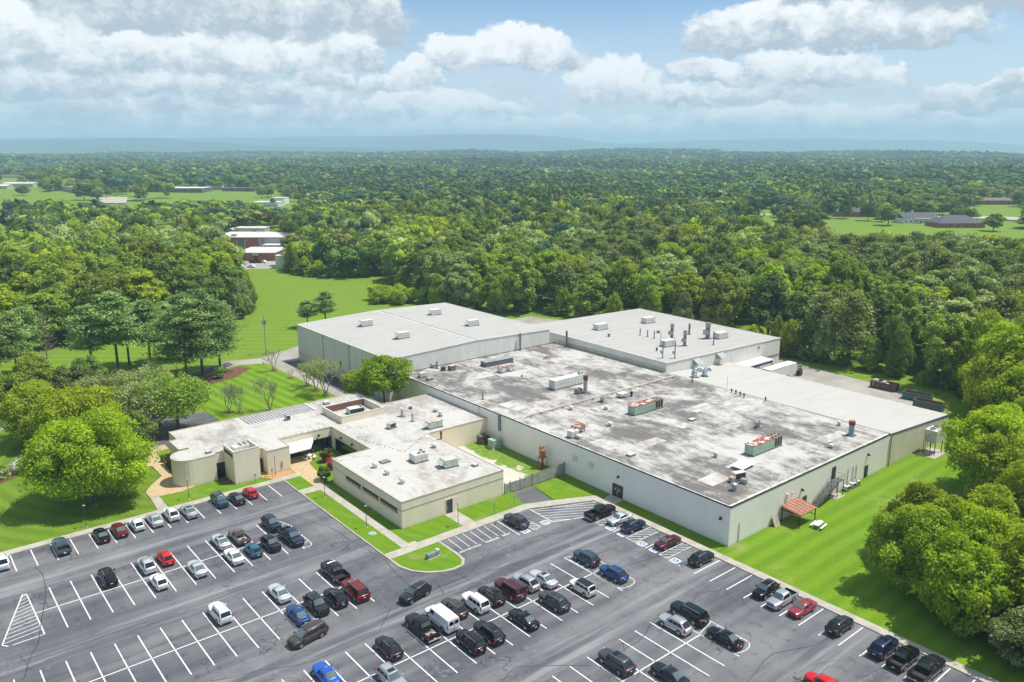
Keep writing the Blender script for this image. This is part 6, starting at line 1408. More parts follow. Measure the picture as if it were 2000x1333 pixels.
def lobed_points(rng, C, Rr, n, inner=.25):
    pr = Rr ** 2 / np.sum(Rr ** 2); k = rng.choice(len(C), n, p=pr)
    d_ = rng.normal(size=(n, 3)); d_ /= np.linalg.norm(d_, axis=1, keepdims=True)
    low = d_[:, 2] < -.25; flip = low & (rng.uniform(size=n) < .6); d_[flip, 2] *= -1
    r = Rr[k] * (1 - inner * rng.uniform(0, 1, n) ** 2) * rng.uniform(.9, 1.16, n)
    r = r * np.where(rng.uniform(size=n) < .28, rng.uniform(1.0, 1.34, n), 1.0)
    P = C[k] + d_ * (r[:, None]) * np.array([1, 1, .85]); return P, d_, k
def trunk_mesh(name, h, r, rng, spread, limbs=5, mat=None, start=.35, lean=0.0):
    mb = MB(); top = h * .8
    pts = [(0, 0, -.3), (lean * .2, 0, h * .25), (lean * .6, .1, h * .5), (lean, 0, top)]
    mb.path(pts, [r * 1.25, r, r * .7, r * .2], 8)
    for k in range(limbs):
        a = 2 * math.pi * k / limbs + rng.uniform(-.4, .4); z = h * (start + (.35 * k / limbs)); s = spread * rng.uniform(.45, .8)
        p0 = Vector((lean * z / h, 0, z)); p1 = p0 + Vector((math.cos(a) * s * .5, math.sin(a) * s * .5, s * .35)); p2 = p0 + Vector((math.cos(a) * s, math.sin(a) * s, s * .75))
        mb.path([p0, p1, p2], [r * .45, r * .3, r * .08], 6)
        for j in (-1, 1):
            q = p1 + Vector((math.cos(a + j * .7) * s * .45, math.sin(a + j * .7) * s * .45, s * .35)); mb.path([p1, q], [r * .2, r * .05], 5)
    return mb.mesh(name, mat or M_BARK)
BL = []                                               # broadleaf prototypes: (trunk mesh, crown mesh, height, radius)
def make_broadleaf(seed, h, rad, nleaf, size, shape, nl=26, crown_lo=.18, trunk_r=.28, core=True, mat=None):
    rng = np.random.RandomState(seed); rz = h * (1 - crown_lo) / 2; cz = h - rz
    C, Rr = crown_lobes(rng, rad, rz, nl, shape)
    C2, R2_ = crown_lobes(rng, rad * 1.06, rz * 1.08, nl * 4, shape, .55); q_ = np.linalg.norm(C2 / np.array([rad, rad, rz]), axis=1) > .42; dq = C2 / (np.linalg.norm(C2, axis=1, keepdims=True) + 1e-6); ph_ = rng.uniform(0, 6.28, 3); q_ &= (np.sin(dq[:, 0] * 5.1 + ph_[0]) + np.sin(dq[:, 1] * 5.7 + ph_[1]) + np.sin(dq[:, 2] * 4.6 + ph_[2])) > -1.0; C2, R2_ = C2[q_], R2_[q_]
    ps = rng.uniform(0, 6.28, 4)
    def lump(Q):
        a_ = np.arctan2(Q[:, 1], Q[:, 0]); f_ = 1 + .13 * np.sin(2 * a_ + ps[0]) + .12 * np.sin(3 * a_ + ps[1] + Q[:, 2] * .35) + .08 * np.sin(5 * a_ + ps[2]); Q[:, :2] *= f_[:, None]
        Q[:, 2] *= 1 + .14 * np.sin(Q[:, 0] / rad * 3.1 + ps[3]) + .12 * np.sin(Q[:, 1] / rad * 3.6 + ps[1]); return Q
    C, C2 = lump(C), lump(C2); C[:, 2] += cz; C2[:, 2] += cz
    P, D, k = lobed_points(rng, np.concatenate([C * .0 + C, C2]), np.concatenate([Rr * .72, R2_]), nleaf)
    nl = len(C) + len(C2); Rr = Rr * .84
    cc = None
    if core:
        vs = []; fs = []
        for i, (c, r) in enumerate(list(zip(C, Rr)) ):
            vv = ICV * (1 + .2 * rng.normal(size=(len(ICV), 1))) * r * .62 * np.array([1, 1, .85]) + c; fs.append(ICF + len(vs) * len(ICV)); vs.append(vv)
        cc = (np.concatenate(vs), np.concatenate(fs))
    tone = rng.uniform(0, 1, nl)[k] * .70 + rng.uniform(0, 1, nleaf) * .30
    cm = leaf_mesh('broadleaf_crown', P, D, size, rng, mat or LF_MID, core=cc, att=tone)
    tm = trunk_mesh('broadleaf_trunk', h * .85, trunk_r, random.Random(seed), rad * .75)
    return (tm, cm, h, rad)
for s_, (h, r, n, sz, sh) in enumerate([(21, 7.8, 8200, .46, 'round'), (23, 8.0, 8200, .47, 'cone'), (19, 8.4, 8200, .46, 'wide'), (24, 6.8, 7000, .45, 'cone'), (20, 7.4, 7600, .45, 'round'), (22, 8.8, 9000, .48, 'wide'), (18, 6.2, 6200, .44, 'round'), (21, 7.2, 7600, .46, 'cone')]):
    BL.append(make_broadleaf(100 + s_, h, r, n, sz, sh, nl=24 + 4 * (s_ % 3)))
HERO = [make_broadleaf(301, 17, 11.0, 46000, .27, 'wide', nl=62, crown_lo=.10, trunk_r=.45), make_broadleaf(302, 14, 9.0, 24000, .29, 'wide', nl=50, crown_lo=.12, trunk_r=.4),
        make_broadleaf(303, 13.5, 8.3, 30000, .25, 'round', nl=46, crown_lo=.06, trunk_r=.35), make_broadleaf(304, 15, 7.2, 26000, .25, 'cone', nl=42, crown_lo=.05, trunk_r=.35), make_broadleaf(305, 11, 6.0, 18000, .25, 'round', nl=36, crown_lo=.05, trunk_r=.3)]
AIRY = [make_broadleaf(401, 13, 7.3, 7500, .28, 'wide', nl=46, crown_lo=.22, trunk_r=.3, core=False), make_broadleaf(402, 13, 6.6, 6000, .34, 'wide', nl=22, crown_lo=.28, trunk_r=.2, core=False)]
def pine_mesh(seed, h, rad, lo, n, size, kind='white', mat=None):
    rng = np.random.RandomState(seed); P = []; D = []; tone = []; mb = MB(); mb.path([(0, 0, -.3), (.1, 0, h * .5), (0, 0, h * .97)], [.30, .2, .05], 8)
    z = h * lo; br = []
    while z < h * .98:
        t = (z - h * lo) / (h * (1 - lo))
        w = rad * ((.55 + .75 * t) if t < .45 and kind == 'white' else 1.0) * (1 - t) ** (.80 if kind == 'white' else .5) * (1.12 if kind == 'white' else 1) + .35
        nb = rng.randint(4, 7)
        for k in range(nb):
            a = rng.uniform(0, 6.283); L = w * rng.uniform(.5, 1.28); up = (.12 + .35 * t) if kind == 'white' else rng.uniform(-.05, .35)
            p1 = np.array([math.cos(a) * L, math.sin(a) * L, z + L * up]); br.append((np.array([0, 0, z]), p1)); mb.path([(0, 0, z), tuple(p1 * np.array([.95, .95, 1]))], [.07, .02], 4)
        z += h * (.034 if kind == 'white' else .048)
    br_ = len(br); per = max(6, n // br_)
    for (p0, p1) in br:
        L = np.linalg.norm(p1 - p0); tt = rng.uniform(.30, 1.08, per) ** .8; c = p0 + (p1 - p0) * tt[:, None]
        sp = np.array([.19 * L + .35, .19 * L + .35, .30]) if kind == 'white' else np.array([.2 * L + .4, .2 * L + .4, .42])
        c = c + rng.normal(size=(per, 3)) * sp * .8; P.append(c); dd = rng.normal(size=(per, 3)) * .5 + np.array([0, 0, 1.0]); D.append(dd / np.linalg.norm(dd, axis=1, keepdims=True)); tone.append(np.full(per, rng.uniform()) * .5 + rng.uniform(0, .5, per))
    P = np.concatenate(P); D = np.concatenate(D)
    cm = leaf_mesh('pine_crown', P, D, size, rng, mat or LF_PINE, aspect=.45, fold=.1, att=np.concatenate(tone)); return (mb.mesh('pine_trunk', M_BARK), cm, h, rad)
PN = [pine_mesh(11, 22, 5.8, .40, 9500, .38), pine_mesh(12, 20, 4.8, .42, 7500, .36), pine_mesh(13, 23, 6.6, .28, 12000, .38)]
VP = [pine_mesh(21, 17, 4.2, .25, 3600, .44, 'virginia', LF_VPINE), pine_mesh(22, 18, 4.6, .22, 3800, .46, 'virginia', LF_VPINE), pine_mesh(23, 15, 4.0, .2, 3400, .44, 'virginia', LF_VPINE)]

def plant(kind, x, y, proto, label, group, mat=None, s=1.0, sz=None, rz=None, cat='tree', z=0.0, tr=None):
    t = bpy.data.objects.new(kind, None); COL.objects.link(t); t.empty_display_size = 1
    t.location = (x, y, z); t.rotation_euler = (0, 0, tr.uniform(0, 6.28) if tr else (rz or 0)); t.scale = (s, s, sz or s)
    tag(t, label, cat, group)
    a = bpy.data.objects.new('trunk', proto[0]); COL.objects.link(a); a.parent = t
    c = bpy.data.objects.new('crown', proto[1]); COL.objects.link(c); c.parent = t
    if mat is not None and mat is not proto[1].materials[0]: c.material_slots[0].link = 'OBJECT'; c.material_slots[0].material = mat
    return t
TR = random.Random(17)
def hero(kind, x, y, proto, h, r, mat, label, group=None, cat='tree'):
    return plant(kind, x, y, proto, label, group, mat, r / proto[3], h / proto[2], cat=cat, rz=TR.uniform(0, 6))
hero('broadleaf_tree', 25, 145.5, HERO[0], 15.8, 10.0, LF_YEL, 'huge yellow-green tree shading the lawn above the left car row')
hero('broadleaf_tree', 28.5, 171, HERO[1], 14.3, 9.6, LF_YEL, 'yellow-green spreading tree right behind the huge lawn tree')
hero('broadleaf_tree', 23.5, 185, HERO[2], 13.2, 8.0, LF_BRI, 'green tree at the road edge left of the yellow-green pair')
hero('broadleaf_tree', 36.3, 165, HERO[4], 8.6, 4.8, LF_DRK, 'small dark tree between the huge lawn tree and the west car lane')
hero('broadleaf_tree', 37.0, 177.5, HERO[4], 10.5, 5.2, LF_DRK, 'dark glossy tree squeezed between yellow-green and airy grey-green trees')
hero('shade_tree', 42.0, 174.2, AIRY[0], 12.0, 7.0, LF_SIL, 'airy fine-leaved tree on the oval island in the west lot')
hero('shade_tree', 48.0, 173.4, AIRY[0], 13.2, 7.6, LF_MID, 'airy dark-trunked tree on the wedge island touching the office corner')
hero('shade_tree', 45.5, 193, AIRY[0], 10.6, 7.0, LF_SIL, 'pale fine-leaved tree behind the two airy island trees')
hero('shade_tree', 37.0, 196, AIRY[0], 9.6, 6.0, LF_SIL, 'pale fine-leaved tree near the road, left of its twin')
hero('broadleaf_tree', 26.5, 211, HERO[4], 13.0, 5.8, LF_MID, 'bushy green tree beneath the leftmost pine group')
hero('broadleaf_tree', 34.5, 208, HERO[4], 9.8, 5.6, LF_OLV, 'reddish-olive shrubby tree by the road under the dead pine')
hero('broadleaf_tree', 38.5, 212, HERO[4], 10.5, 4.4, LF_DRK, 'dark shrubby tree right of the reddish-olive one')
hero('broadleaf_tree', 18.5, 212, HERO[4], 10, 5.6, LF_MID, 'bushy green tree at the left picture edge under the pines')
hero('feathery_tree', 90.6, 158.2, AIRY[1], 12.8, 7.0, LF_BRI, 'feathery green tree growing at the corner of office and tall warehouse')
hero('feathery_tree', 86.6, 163.0, AIRY[1], 9.0, 4.2, LF_BRI, 'smaller feathery stem leaning left of the corner tree')
hero('broadleaf_tree', 182.7, 229, HERO[4], 13.9, 5.6, LF_BRI, 'bright rounded tree alone behind the tall warehouse')
for (x, y, h, r, pi, lb) in [(43.5, 229.8, 20.0, 6.2, 1, 'tall pine with bare lower trunk right of the dead pine'), (49.0, 227.2, 23.0, 8.0, 0, 'broad pine with thick grey trunk above the orange needle bed'), (54.5, 238.5, 18.2, 5.4, 1, 'slimmer pine behind the broad grey-trunked one'),
                             (58.6, 232.1, 19.0, 7.0, 0, 'pine with curved trunk rising from the orange needle bed'), (61.0, 208.2, 24.0, 8.8, 2, 'great dense pine standing beside the road, trunk in front'), (66.9, 214.0, 23.8, 9.6, 2, 'great dense pine at the lawn corner, right of its twin'), (72.6, 216.5, 19.6, 7.4, 2, 'lower dense pine with branches reaching over the concrete lane'),
                             (26.8, 234.3, 19.4, 5.4, 1, 'pine in the left group, just left of the dead pine'), (22.0, 231.5, 21.0, 6.4, 0, 'pine at the extreme left of the left group'), (31.0, 246.8, 18.4, 5.8, 1, 'back pine of the left group'), (15.5, 228.0, 20.5, 6.4, 0, 'pine cut by the left picture edge'), (64.5, 236.0, 17.5, 6.0, 1, 'pine standing behind the great dense pair'),
                             (115.6, 252.2, 9.5, 4.2, 1, 'small thin pine left of its twin behind the tall warehouse'), (120.6, 248.5, 12.5, 4.8, 1, 'taller thin pine behind the corner of the tall warehouse')]:
    hero('pine_tree', x, y, PN[pi], h, r, LF_PINE, lb)
for (x, y, pi, h, r, mt, lb) in [(106.0, 41.8, 2, 13.0, 6.4, LF_BRI, 'rounded tree pushing farthest out over the east lawn'), (101.8, 34.0, 4, 12.5, 6.0, LF_YEL, 'big yellow-green tree at the lower lawn edge casting shade on the kerb'), (114.0, 44.8, 3, 13.5, 6.2, LF_BRI, 'tree beside the one farthest out over the east lawn'), (109.5, 36.0, 2, 14.0, 6.4, LF_YEL, 'yellow-green tree filling the belt behind the lawn-edge trees'), (99.8, 25.5, 4, 8.0, 4.4, LF_SIL, 'low silvery tree at the bottom right corner'), (103.0, 21.5, 2, 10.0, 5.6, LF_MID, 'medium green tree right behind the low silvery one'), (99.6, 18.0, 4, 8.5, 4.6, LF_BRI, 'tree overhanging the kerb past the last dark pickup'), (105.5, 29.5, 3, 12.0, 6.0, LF_BRI, 'fresh green tree between the silvery tree and the big yellow-green one'), (180.5, 56.5, 3, 15.0, 6.8, LF_YEL, 'tall lime tree crowding the corner of the metal annex'), (190.5, 63.0, 2, 15.5, 7.0, LF_YEL, 'lime tree just behind the one at the annex corner'), (170.5, 49.5, 2, 13.5, 6.4, LF_YEL, 'lime tree to the right of the cooling tower on legs'), (201.0, 66.5, 3, 17.0, 7.4, LF_BRI, 'tall fresh green tree beyond the two green skips')]:
    hero('broadleaf_tree', x, y, HERO[pi], h, r, mt, lb)
# bare and half-leafed small trees
def bare_tree(kind, x, y, h, sp, label, leaves=0, mat=LF_SIL, group=None, conifer=False, bark=None):
    r_ = random.Random(int(x * 10)); t = thing(kind, label, 'tree', (x, y, .08), 0, group); mb = MB(); tips = []
    def grow(p, d_, L, r, n):
        q = p + d_ * L; mb.tube(p, q, r, r * .65, 6, False)
        if n == 0: tips.append(q); return
        for k in range(3 if n > 2 else 3):
            nd = (d_ + Vector((r_.uniform(-.8, .8), r_.uniform(-.8, .8), r_.uniform(-.1, .45)))).normalized(); grow(q, nd, L * r_.uniform(.62, .85), r * .6, n - 1); tips.append(q)
    if conifer:
        mb.path([(0, 0, 0), (0, 0, h)], [.25, .05], 7)
        for k in range(46):
            z = h * (.25 + .72 * k / 46); a = r_.uniform(-1.2, 1.9) if k % 3 else r_.uniform(0, 6.28); L = sp * (1.15 - z / h) * r_.uniform(.7, 1.3); e = Vector((math.cos(a) * L, math.sin(a) * L, z + L * .25)); mb.path([(0, 0, z), e], [.06, .015], 4)
            for j in range(4):
                s0 = Vector((0, 0, z)).lerp(e, .4 + .15 * j); mb.tube(s0, s0 + Vector((r_.uniform(-.8, .8), r_.uniform(-.8, .8), .4)), .02, .006, 4, False)
    else:
        for k in range(3):
            a = 2.1 * k + r_.uniform(-.4, .4); grow(Vector((0, 0, 0)), Vector((math.cos(a) * .35, math.sin(a) * .35, 1)).normalized(), h * .30, .09 * h / 6, 4)
        mb.path([(0, 0, -.1), (0, 0, .3)], [.2, .16], 7)
    mb.build('trunk', bark or M_BARKL, t)
    if leaves:
        rng = np.random.RandomState(int(x)); T_ = np.array([q[:] for q in tips]); k = rng.choice(len(T_), leaves); P_ = T_[k] + rng.normal(size=(leaves, 3)) * .28
        c = bpy.data.objects.new('crown', leaf_mesh('sparse_crown', P_, rng.normal(size=(leaves, 3)), .15, rng, mat)); link(c, t)
    MB().tube((0, 0, 0), (0, 0, .09), 1.0, n=12).build('mulch_ring', M_MULCH, t)
bare_tree('small_tree', 69.0, 174.0, 9.0, 3.6, 'bare grey-twigged tree in the middle of the striped lawn', 260, LF_OLV)
bare_tree('small_tree', 62.8, 176.7, 7.6, 2.5, 'fine-twigged bare tree nearest the office on the striped lawn', 380, LF_OLV)
bare_tree('small_tree', 61.0, 178.6, 7.2, 2.5, 'pale twiggy tree just left behind the other twiggy one', 120, LF_OLV)
bare_tree('small_tree', 83.9, 206.5, 6.8, 2.6, 'leafless tree farthest up the row beside the back lane', 60, LF_OLV)
bare_tree('small_tree', 84.3, 196.5, 2.6, .8, 'short stump-like sapling in the lane row', 0)
bare_tree('small_tree', 84.5, 187.0, 8.0, 2.6, 'sparse tree in the lane row, third from the office', 900, LF_SIL)
bare_tree('small_tree', 84.3, 181.4, 8.4, 2.7, 'sparse-leaved tree in the lane row, second from the office', 900, LF_SIL)
bare_tree('small_tree', 84.6, 176.7, 10.0, 4.0, 'fullest grey-green tree of the lane row, nearest the office', 2300, LF_SIL)
bare_tree('dead_pine', 35.3, 244, 17.5, 5.2, 'dead leafless pine with one-sided grey branches', conifer=True)
# shrubs
def shrub(x, y, h, r, mat, label, n=1600, cat='shrub', name='shrub', group=None, z=.1, size=.13):
    rng = np.random.RandomState(int(x * 7 + y)); C, Rr = crown_lobes(rng, r * .85, h / 2, 12, 'round', 1.7); C[:, 2] += h / 2; P_, D_, k = lobed_points(rng, C, Rr, n)
    cc = (np.concatenate([ICV1 * q * .8 + c_ for c_, q in zip(C, Rr)]), np.concatenate([ICF1 + i * len(ICV1) for i in range(len(C))]))
    t = thing(name, label, cat, (x, y, z), 0, group); link(bpy.data.objects.new('foliage', leaf_mesh('shrub_leaves', P_, D_, size, rng, mat, core=cc)), t)
    mb = MB(); 
    for k in range(4): mb.tube((0, 0, -.1), (math.cos(k * 1.6) * r * .3, math.sin(k * 1.6) * r * .3, h * .5), .05, .02, 5)
    mb.build('stem', M_BARK, t); return t
shrub(60.2, 128.6, 3.4, 1.25, LF_DRK, 'dark round bush at the courtyard corner of the office wall', 4200, size=.17)
shrub(64.9, 136.8, 2.7, 1.2, foliage('leaves_reddish', (.10, .14, .02), (.26, .16, .03)), 'yellow-red leaved little tree in a mulch circle in the courtyard', 1700, size=.17)
shrub(64.4, 133.0, 2.2, 1.4, LF_RED, 'red-flowering crape myrtle beside the office corner', 1600, size=.16)
S('courtyard_mulch', M_MULCH, [[(64.9 + 1.4 * math.cos(a), 136.8 + 1.1 * math.sin(a)) for a in np.linspace(0, 6.28, 16)[:-1]]], .16)
shrub(17.2, 169.4, 2.2, 2.1, LF_WHT, 'white-flowering bush at the end of the left flower bed', 1500, size=.2)
shrub(14.4, 167.2, 1.7, 1.3, LF_SIL, 'grey-green round bush beside the white-flowering one', 900, size=.18); shrub(11.5, 165.8, 1.7, 1.5, LF_MID, 'green bush at the left edge of the flower bed', 900, size=.18); shrub(14.5, 170.6, 1.4, 1.0, LF_DRK, 'dark little bush behind the grey-green one', 600, size=.18)
for k, (y, lb) in enumerate([(150.4, 'low bush nearest the rounded end by the office west wall'), (153.4, 'reddish low bush in the west wall bed'), (157.0, 'green shrub at the far end of the west wall bed')]): shrub(40.0, y, 1.2 + .5 * (k == 2), .6, [LF_DRK, LF_OLV, LF_MID][k], lb, 500)
for k in range(8):
    x, y = [(157.5, 275), (161, 279), (165.5, 276), (168, 270), (171.5, 265), (163, 268.5), (174.5, 259), (158.5, 283)][k]
    shrub(x, y, 5.2 + .7 * (k % 3), 4.4, LF_BRI, 'bright scrubby thicket bush at the field edge by the tall warehouse', 1500, name='thicket_bush', group='scrubby thicket at the field edge', z=0, size=.34)
for (x, y, h, r, m_, lb) in [(40, 224, 3.6, 2.6, LF_SIL, 'soft pale young pine left of the needle bed'), (47.5, 223.5, 3.0, 2.6, LF_SIL, 'soft pale young pine behind the needle bed'), (56, 228.5, 3.2, 2.2, LF_SIL, 'soft pale young pine at the right of the needle bed'), (69.5, 208.6, 3.6, 1.7, LF_PINE, 'small dark shrub between the great pine trunks'), (36.5, 219.5, 3.2, 2.4, LF_SIL, 'pale shrub by the roadside under the pines')]:
    shrub(x, y, h, r, m_, lb, 1300, z=0, size=.2)

# ---------------------------------------------------------------- the woods
def inside(p, poly):
    x, y = p; c = False; n = len(poly); j = n - 1
    for i in range(n):
        xi, yi = poly[i][:2]; xj, yj = poly[j][:2]
        if (yi > y) != (yj > y) and x < (xj - xi) * (y - yi) / (yj - yi) + xi: c = not c
        j = i
    return c
def in_np(X, Y, poly):
    c = np.zeros(X.shape, bool); n = len(poly); j = n - 1
    for i in range(n):
        xi, yi = poly[i][:2]; xj, yj = poly[j][:2]
        if yi != yj: c ^= ((yi > Y) != (yj > Y)) & (X < (xj - xi) * (Y - yi) / (yj - yi) + xi)
        j = i
    return c
SITE = [(-60, -60), (97, -60), (98, 20), (100.5, 29), (106, 36.5), (112, 41), (128, 45.5), (146, 48.5), (158, 51), (172, 54), (181, 58), (190, 64), (201, 69), (208, 79), (210, 90), (209, 101), (207, 126), (204, 178), (196, 206), (192, 218), (188, 226), (180, 236), (166, 254), (180, 262), (184, 280), (184, 312), (196, 336), (178, 341), (164, 356), (161, 374), (180, 398), (196, 424), (205, 448), (208, 480), (190, 525), (160, 520), (150, 480), (146, 402), (129, 349), (120, 310), (109, 283), (95, 275), (70, 268), (57, 269), (48, 270), (38, 271), (25, 260), (-10, 252), (-60, 240)]
def zone(px): return [gz(u, v) for u, v in px]
CLR = [zone([(1560, 419), (1640, 415), (1740, 401), (1900, 387), (2060, 379), (2060, 450), (1850, 447), (1740, 447), (1640, 440), (1590, 432)]),
       zone([(-60, 352), (60, 350), (110, 358), (200, 372), (200, 386), (100, 384), (-60, 381)]),
       zone([(175, 378), (250, 380), (330, 373), (470, 374), (520, 367), (598, 365), (604, 388), (560, 402), (500, 398), (470, 388), (300, 386), (250, 399), (190, 396)]),
       zone([(-40, 416), (30, 418), (32, 436), (-40, 440)]), zone([(1395, 418), (1500, 411), (1572, 415), (1575, 425), (1480, 425), (1430, 424)])]
def density_ok(X, Y, H):
    """no tree where it would stand on, or hide, one of the clearings"""
    ok = ~in_np(X, Y, SITE)
    for poly in CLR:
        for k in (1.0, 1.12, 1.25, 1.38):
            kk = 1 + (k - 1) * (H / 60) / (1 - H / 60) / .38 * 1.0
            ok &= ~in_np(X * kk, Y * kk, poly)
    # sight line to the school
    sch = zone([(432, 452), (556, 450), (560, 470), (556, 528), (455, 528), (440, 505)])
    for kk in (1.0, 1.12, 1.24, 1.36, 1.45): ok &= ~in_np(X * (1 + (kk - 1) * H / 20), Y * (1 + (kk - 1) * H / 20), sch)
    return ok
def in_view(X, Y, margin):
    xl = ca * X - sa * Y; yl = sa * X + ca * Y
    return (yl > 0) & (np.abs(xl) < yl * (1000 / 1556) * 1.0 + margin)
rng = np.random.RandomState(42)
def jitter_grid(step, d0, d1, margin):
    e = d1 + 60; xs = np.arange(-e, e, step); X, Y = np.meshgrid(xs, xs); X = X + rng.uniform(-.42, .42, X.shape) * step; Y = Y + rng.uniform(-.42, .42, Y.shape) * step
    D = np.hypot(X, Y); k = (D >= d0) & (D < d1) & in_view(X, Y, margin); return X[k], Y[k]
def fbm2(X, Y, s, seed=0):
    r = np.random.RandomState(seed); o = np.zeros_like(X)
    for k in range(4):
        a = r.uniform(0, 6.28, 3); f = (2 ** k) / s
        o += (np.sin(X * f * 1.3 + a[0] + 1.7 * np.sin(Y * f * .7 + a[2])) * np.cos(Y * f + a[1])) / 1.6 ** k
    return o
X, Y = jitter_grid(12.2, 40, 640, 38)
box_ = (X > 95) & (X < 265) & (Y < 82)
Xe, Ye = jitter_grid(7.5, 40, 300, 38); ke = (Xe > 95) & (Xe < 265) & (Ye < 82); X = np.concatenate([X[~box_], Xe[ke]]); Y = np.concatenate([Y[~box_], Ye[ke]])
H = 19.5 + 2.6 * fbm2(X, Y, 60, 3) + rng.uniform(-3.5, 3.5, X.shape); H = np.clip(H, 12, 27)
edgeE = (X > 95) & (X < 180) & (Y < 66); H[edgeE] = rng.uniform(8.5, 17, edgeE.sum())
k = density_ok(X, Y, H); X, Y, H = X[k], Y[k], H[k]
D = np.hypot(X, Y)
pinep = fbm2(X, Y, 45, 8) + .6 * ((X > 190) & (D < 420)) - .5 * (X < 170)
isp = (pinep > .75) & (X > 200) & (Y < 330) & (D > 225)
order = np.argsort(D); nb = npi = 0; used = np.zeros(len(X), bool)
tone = fbm2(X, Y, 18, 5) + rng.normal(size=X.shape) * .55
for i in order:
    x, y, h = float(X[i]), float(Y[i]), float(H[i])
    if isp[i]:
        if npi >= 170: continue
        pr = VP[TR.randrange(3)]; plant('forest_pine', x, y, pr, 'olive-green pine in the wood behind the side warehouse', 'olive pines in the wood', LF_VPINE, TR.uniform(1.25, 1.6), (h + 1) / pr[2], tr=TR); npi += 1; used[i] = True
        continue
    if nb >= 292: continue
    nb += 1; used[i] = True
    east = x > 95 and y < 75 and x < 205; brow = x > 95 and y < 80
    tval = tone[i]
    if (east and D[i] < 190) or (180 <= x < 222 and y < 80):
        pr = HERO[2 + TR.randrange(3)]; mt = LF_YEL if tval > -.8 else (LF_BRI if tval > -1.6 else LF_SIL); lb, gr = 'bright yellow-green tree at the eastern lawn edge', 'bright trees along the east lawn'
        if x < 125 and tval < .1: mt = LF_BRI
        if mt is not LF_YEL: lb, gr = 'medium green tree in the dense belt right of the east lawn', 'green trees of the east belt'
        plant('broadleaf_tree', x, y, pr, lb, gr, mt, h / pr[2] * TR.uniform(.70, .98), h / pr[2], tr=TR)
        continue
    pr = BL[TR.randrange(len(BL))]
    if x < 150 and y > 240:
        mt = LF_YEL if tval > 1.5 else LF_BRI if tval > .75 else LF_MID if tval > -.4 else LF_DRK
        if x > 95 and y < 320 and tval > 0: mt = LF_YEL if tval > .6 else LF_BRI
        lb, gr = 'deciduous tree in the western wood behind the tall pines', 'trees of the western wood'
    else:
        mt = LF_YEL if tval > 1.35 else LF_BRI if tval > .7 else LF_MID if tval > -.1 else LF_SIL if tval > -.6 else LF_OLV if tval > -1.05 else LF_DRK
        if y > 225: lb, gr = 'deciduous tree in the wood beyond the mown field', 'trees beyond the mown field'
        else: lb, gr = 'deciduous tree in the wood behind the side warehouse', 'trees behind the side warehouse'
    adj = {'leaves_yellow_green': 'lime-yellow', 'leaves_bright_green': 'fresh green', 'leaves_mid_green': 'mid-green', 'leaves_dark_green': 'dark green', 'leaves_silver_green': 'silvery green', 'leaves_olive': 'olive-brown'}[mt.name]
    plant('forest_tree', x, y, pr, adj + ' ' + lb, adj + ' ' + gr, mt, TR.uniform(.9, 1.22), h / pr[2], tr=TR)
print('individual trees', nb, npi, 'cut distance', D[used].max() if used.any() else 0)
# undergrowth along the wood edges: bushes as individual plants near the service yard
ug = make_broadleaf(501, 4.6, 2.9, 1500, .34, 'wide', nl=14, crown_lo=.0, trunk_r=.08)
cnt = 0
for a, c_ in zip(SITE[2:33], SITE[3:34]):
    L = math.dist(a, c_); nn_ = int(L / 4.6)
    for j in range(nn_):
        t_ = (j + TR.random()) / max(1, nn_); dx, dy = (c_[0] - a[0]) / L, (c_[1] - a[1]) / L
        x = a[0] + (c_[0] - a[0]) * t_ + dy * TR.uniform(.5, 3.5); y = a[1] + (c_[1] - a[1]) * t_ - dx * TR.uniform(.5, 3.5)
        if inside((x, y), SITE): continue
        if j % 2 == 0 and y > 78:
            q_ = TR.randrange(5); hh = TR.uniform(7.5, 14)
            plant('edge_tree', x + dy * 1.5, y - dx * 1.5, HERO[4] if TR.random() < .5 else HERO[3], ['lime-yellow', 'silvery green', 'fresh green', 'lime-yellow', 'mid-green'][q_] + ' young tree at the front edge of the wood', ['lime-yellow', 'silvery green', 'fresh green', 'lime-yellow', 'mid-green'][q_] + ' young trees along the wood edge', [LF_YEL, LF_SIL, LF_BRI, LF_YEL, LF_MID][q_], TR.uniform(.42, .62), hh / 13.0, tr=TR)
        plant('edge_bush', x, y, ug, 'leafy bush in the undergrowth along the wood edge', 'undergrowth bushes along the wood edge', [LF_MID, LF_DRK, LF_BRI, LF_MID][TR.randrange(4)], TR.uniform(.8, 1.35), TR.uniform(.7, 1.3), cat='bush', tr=TR); cnt += 1
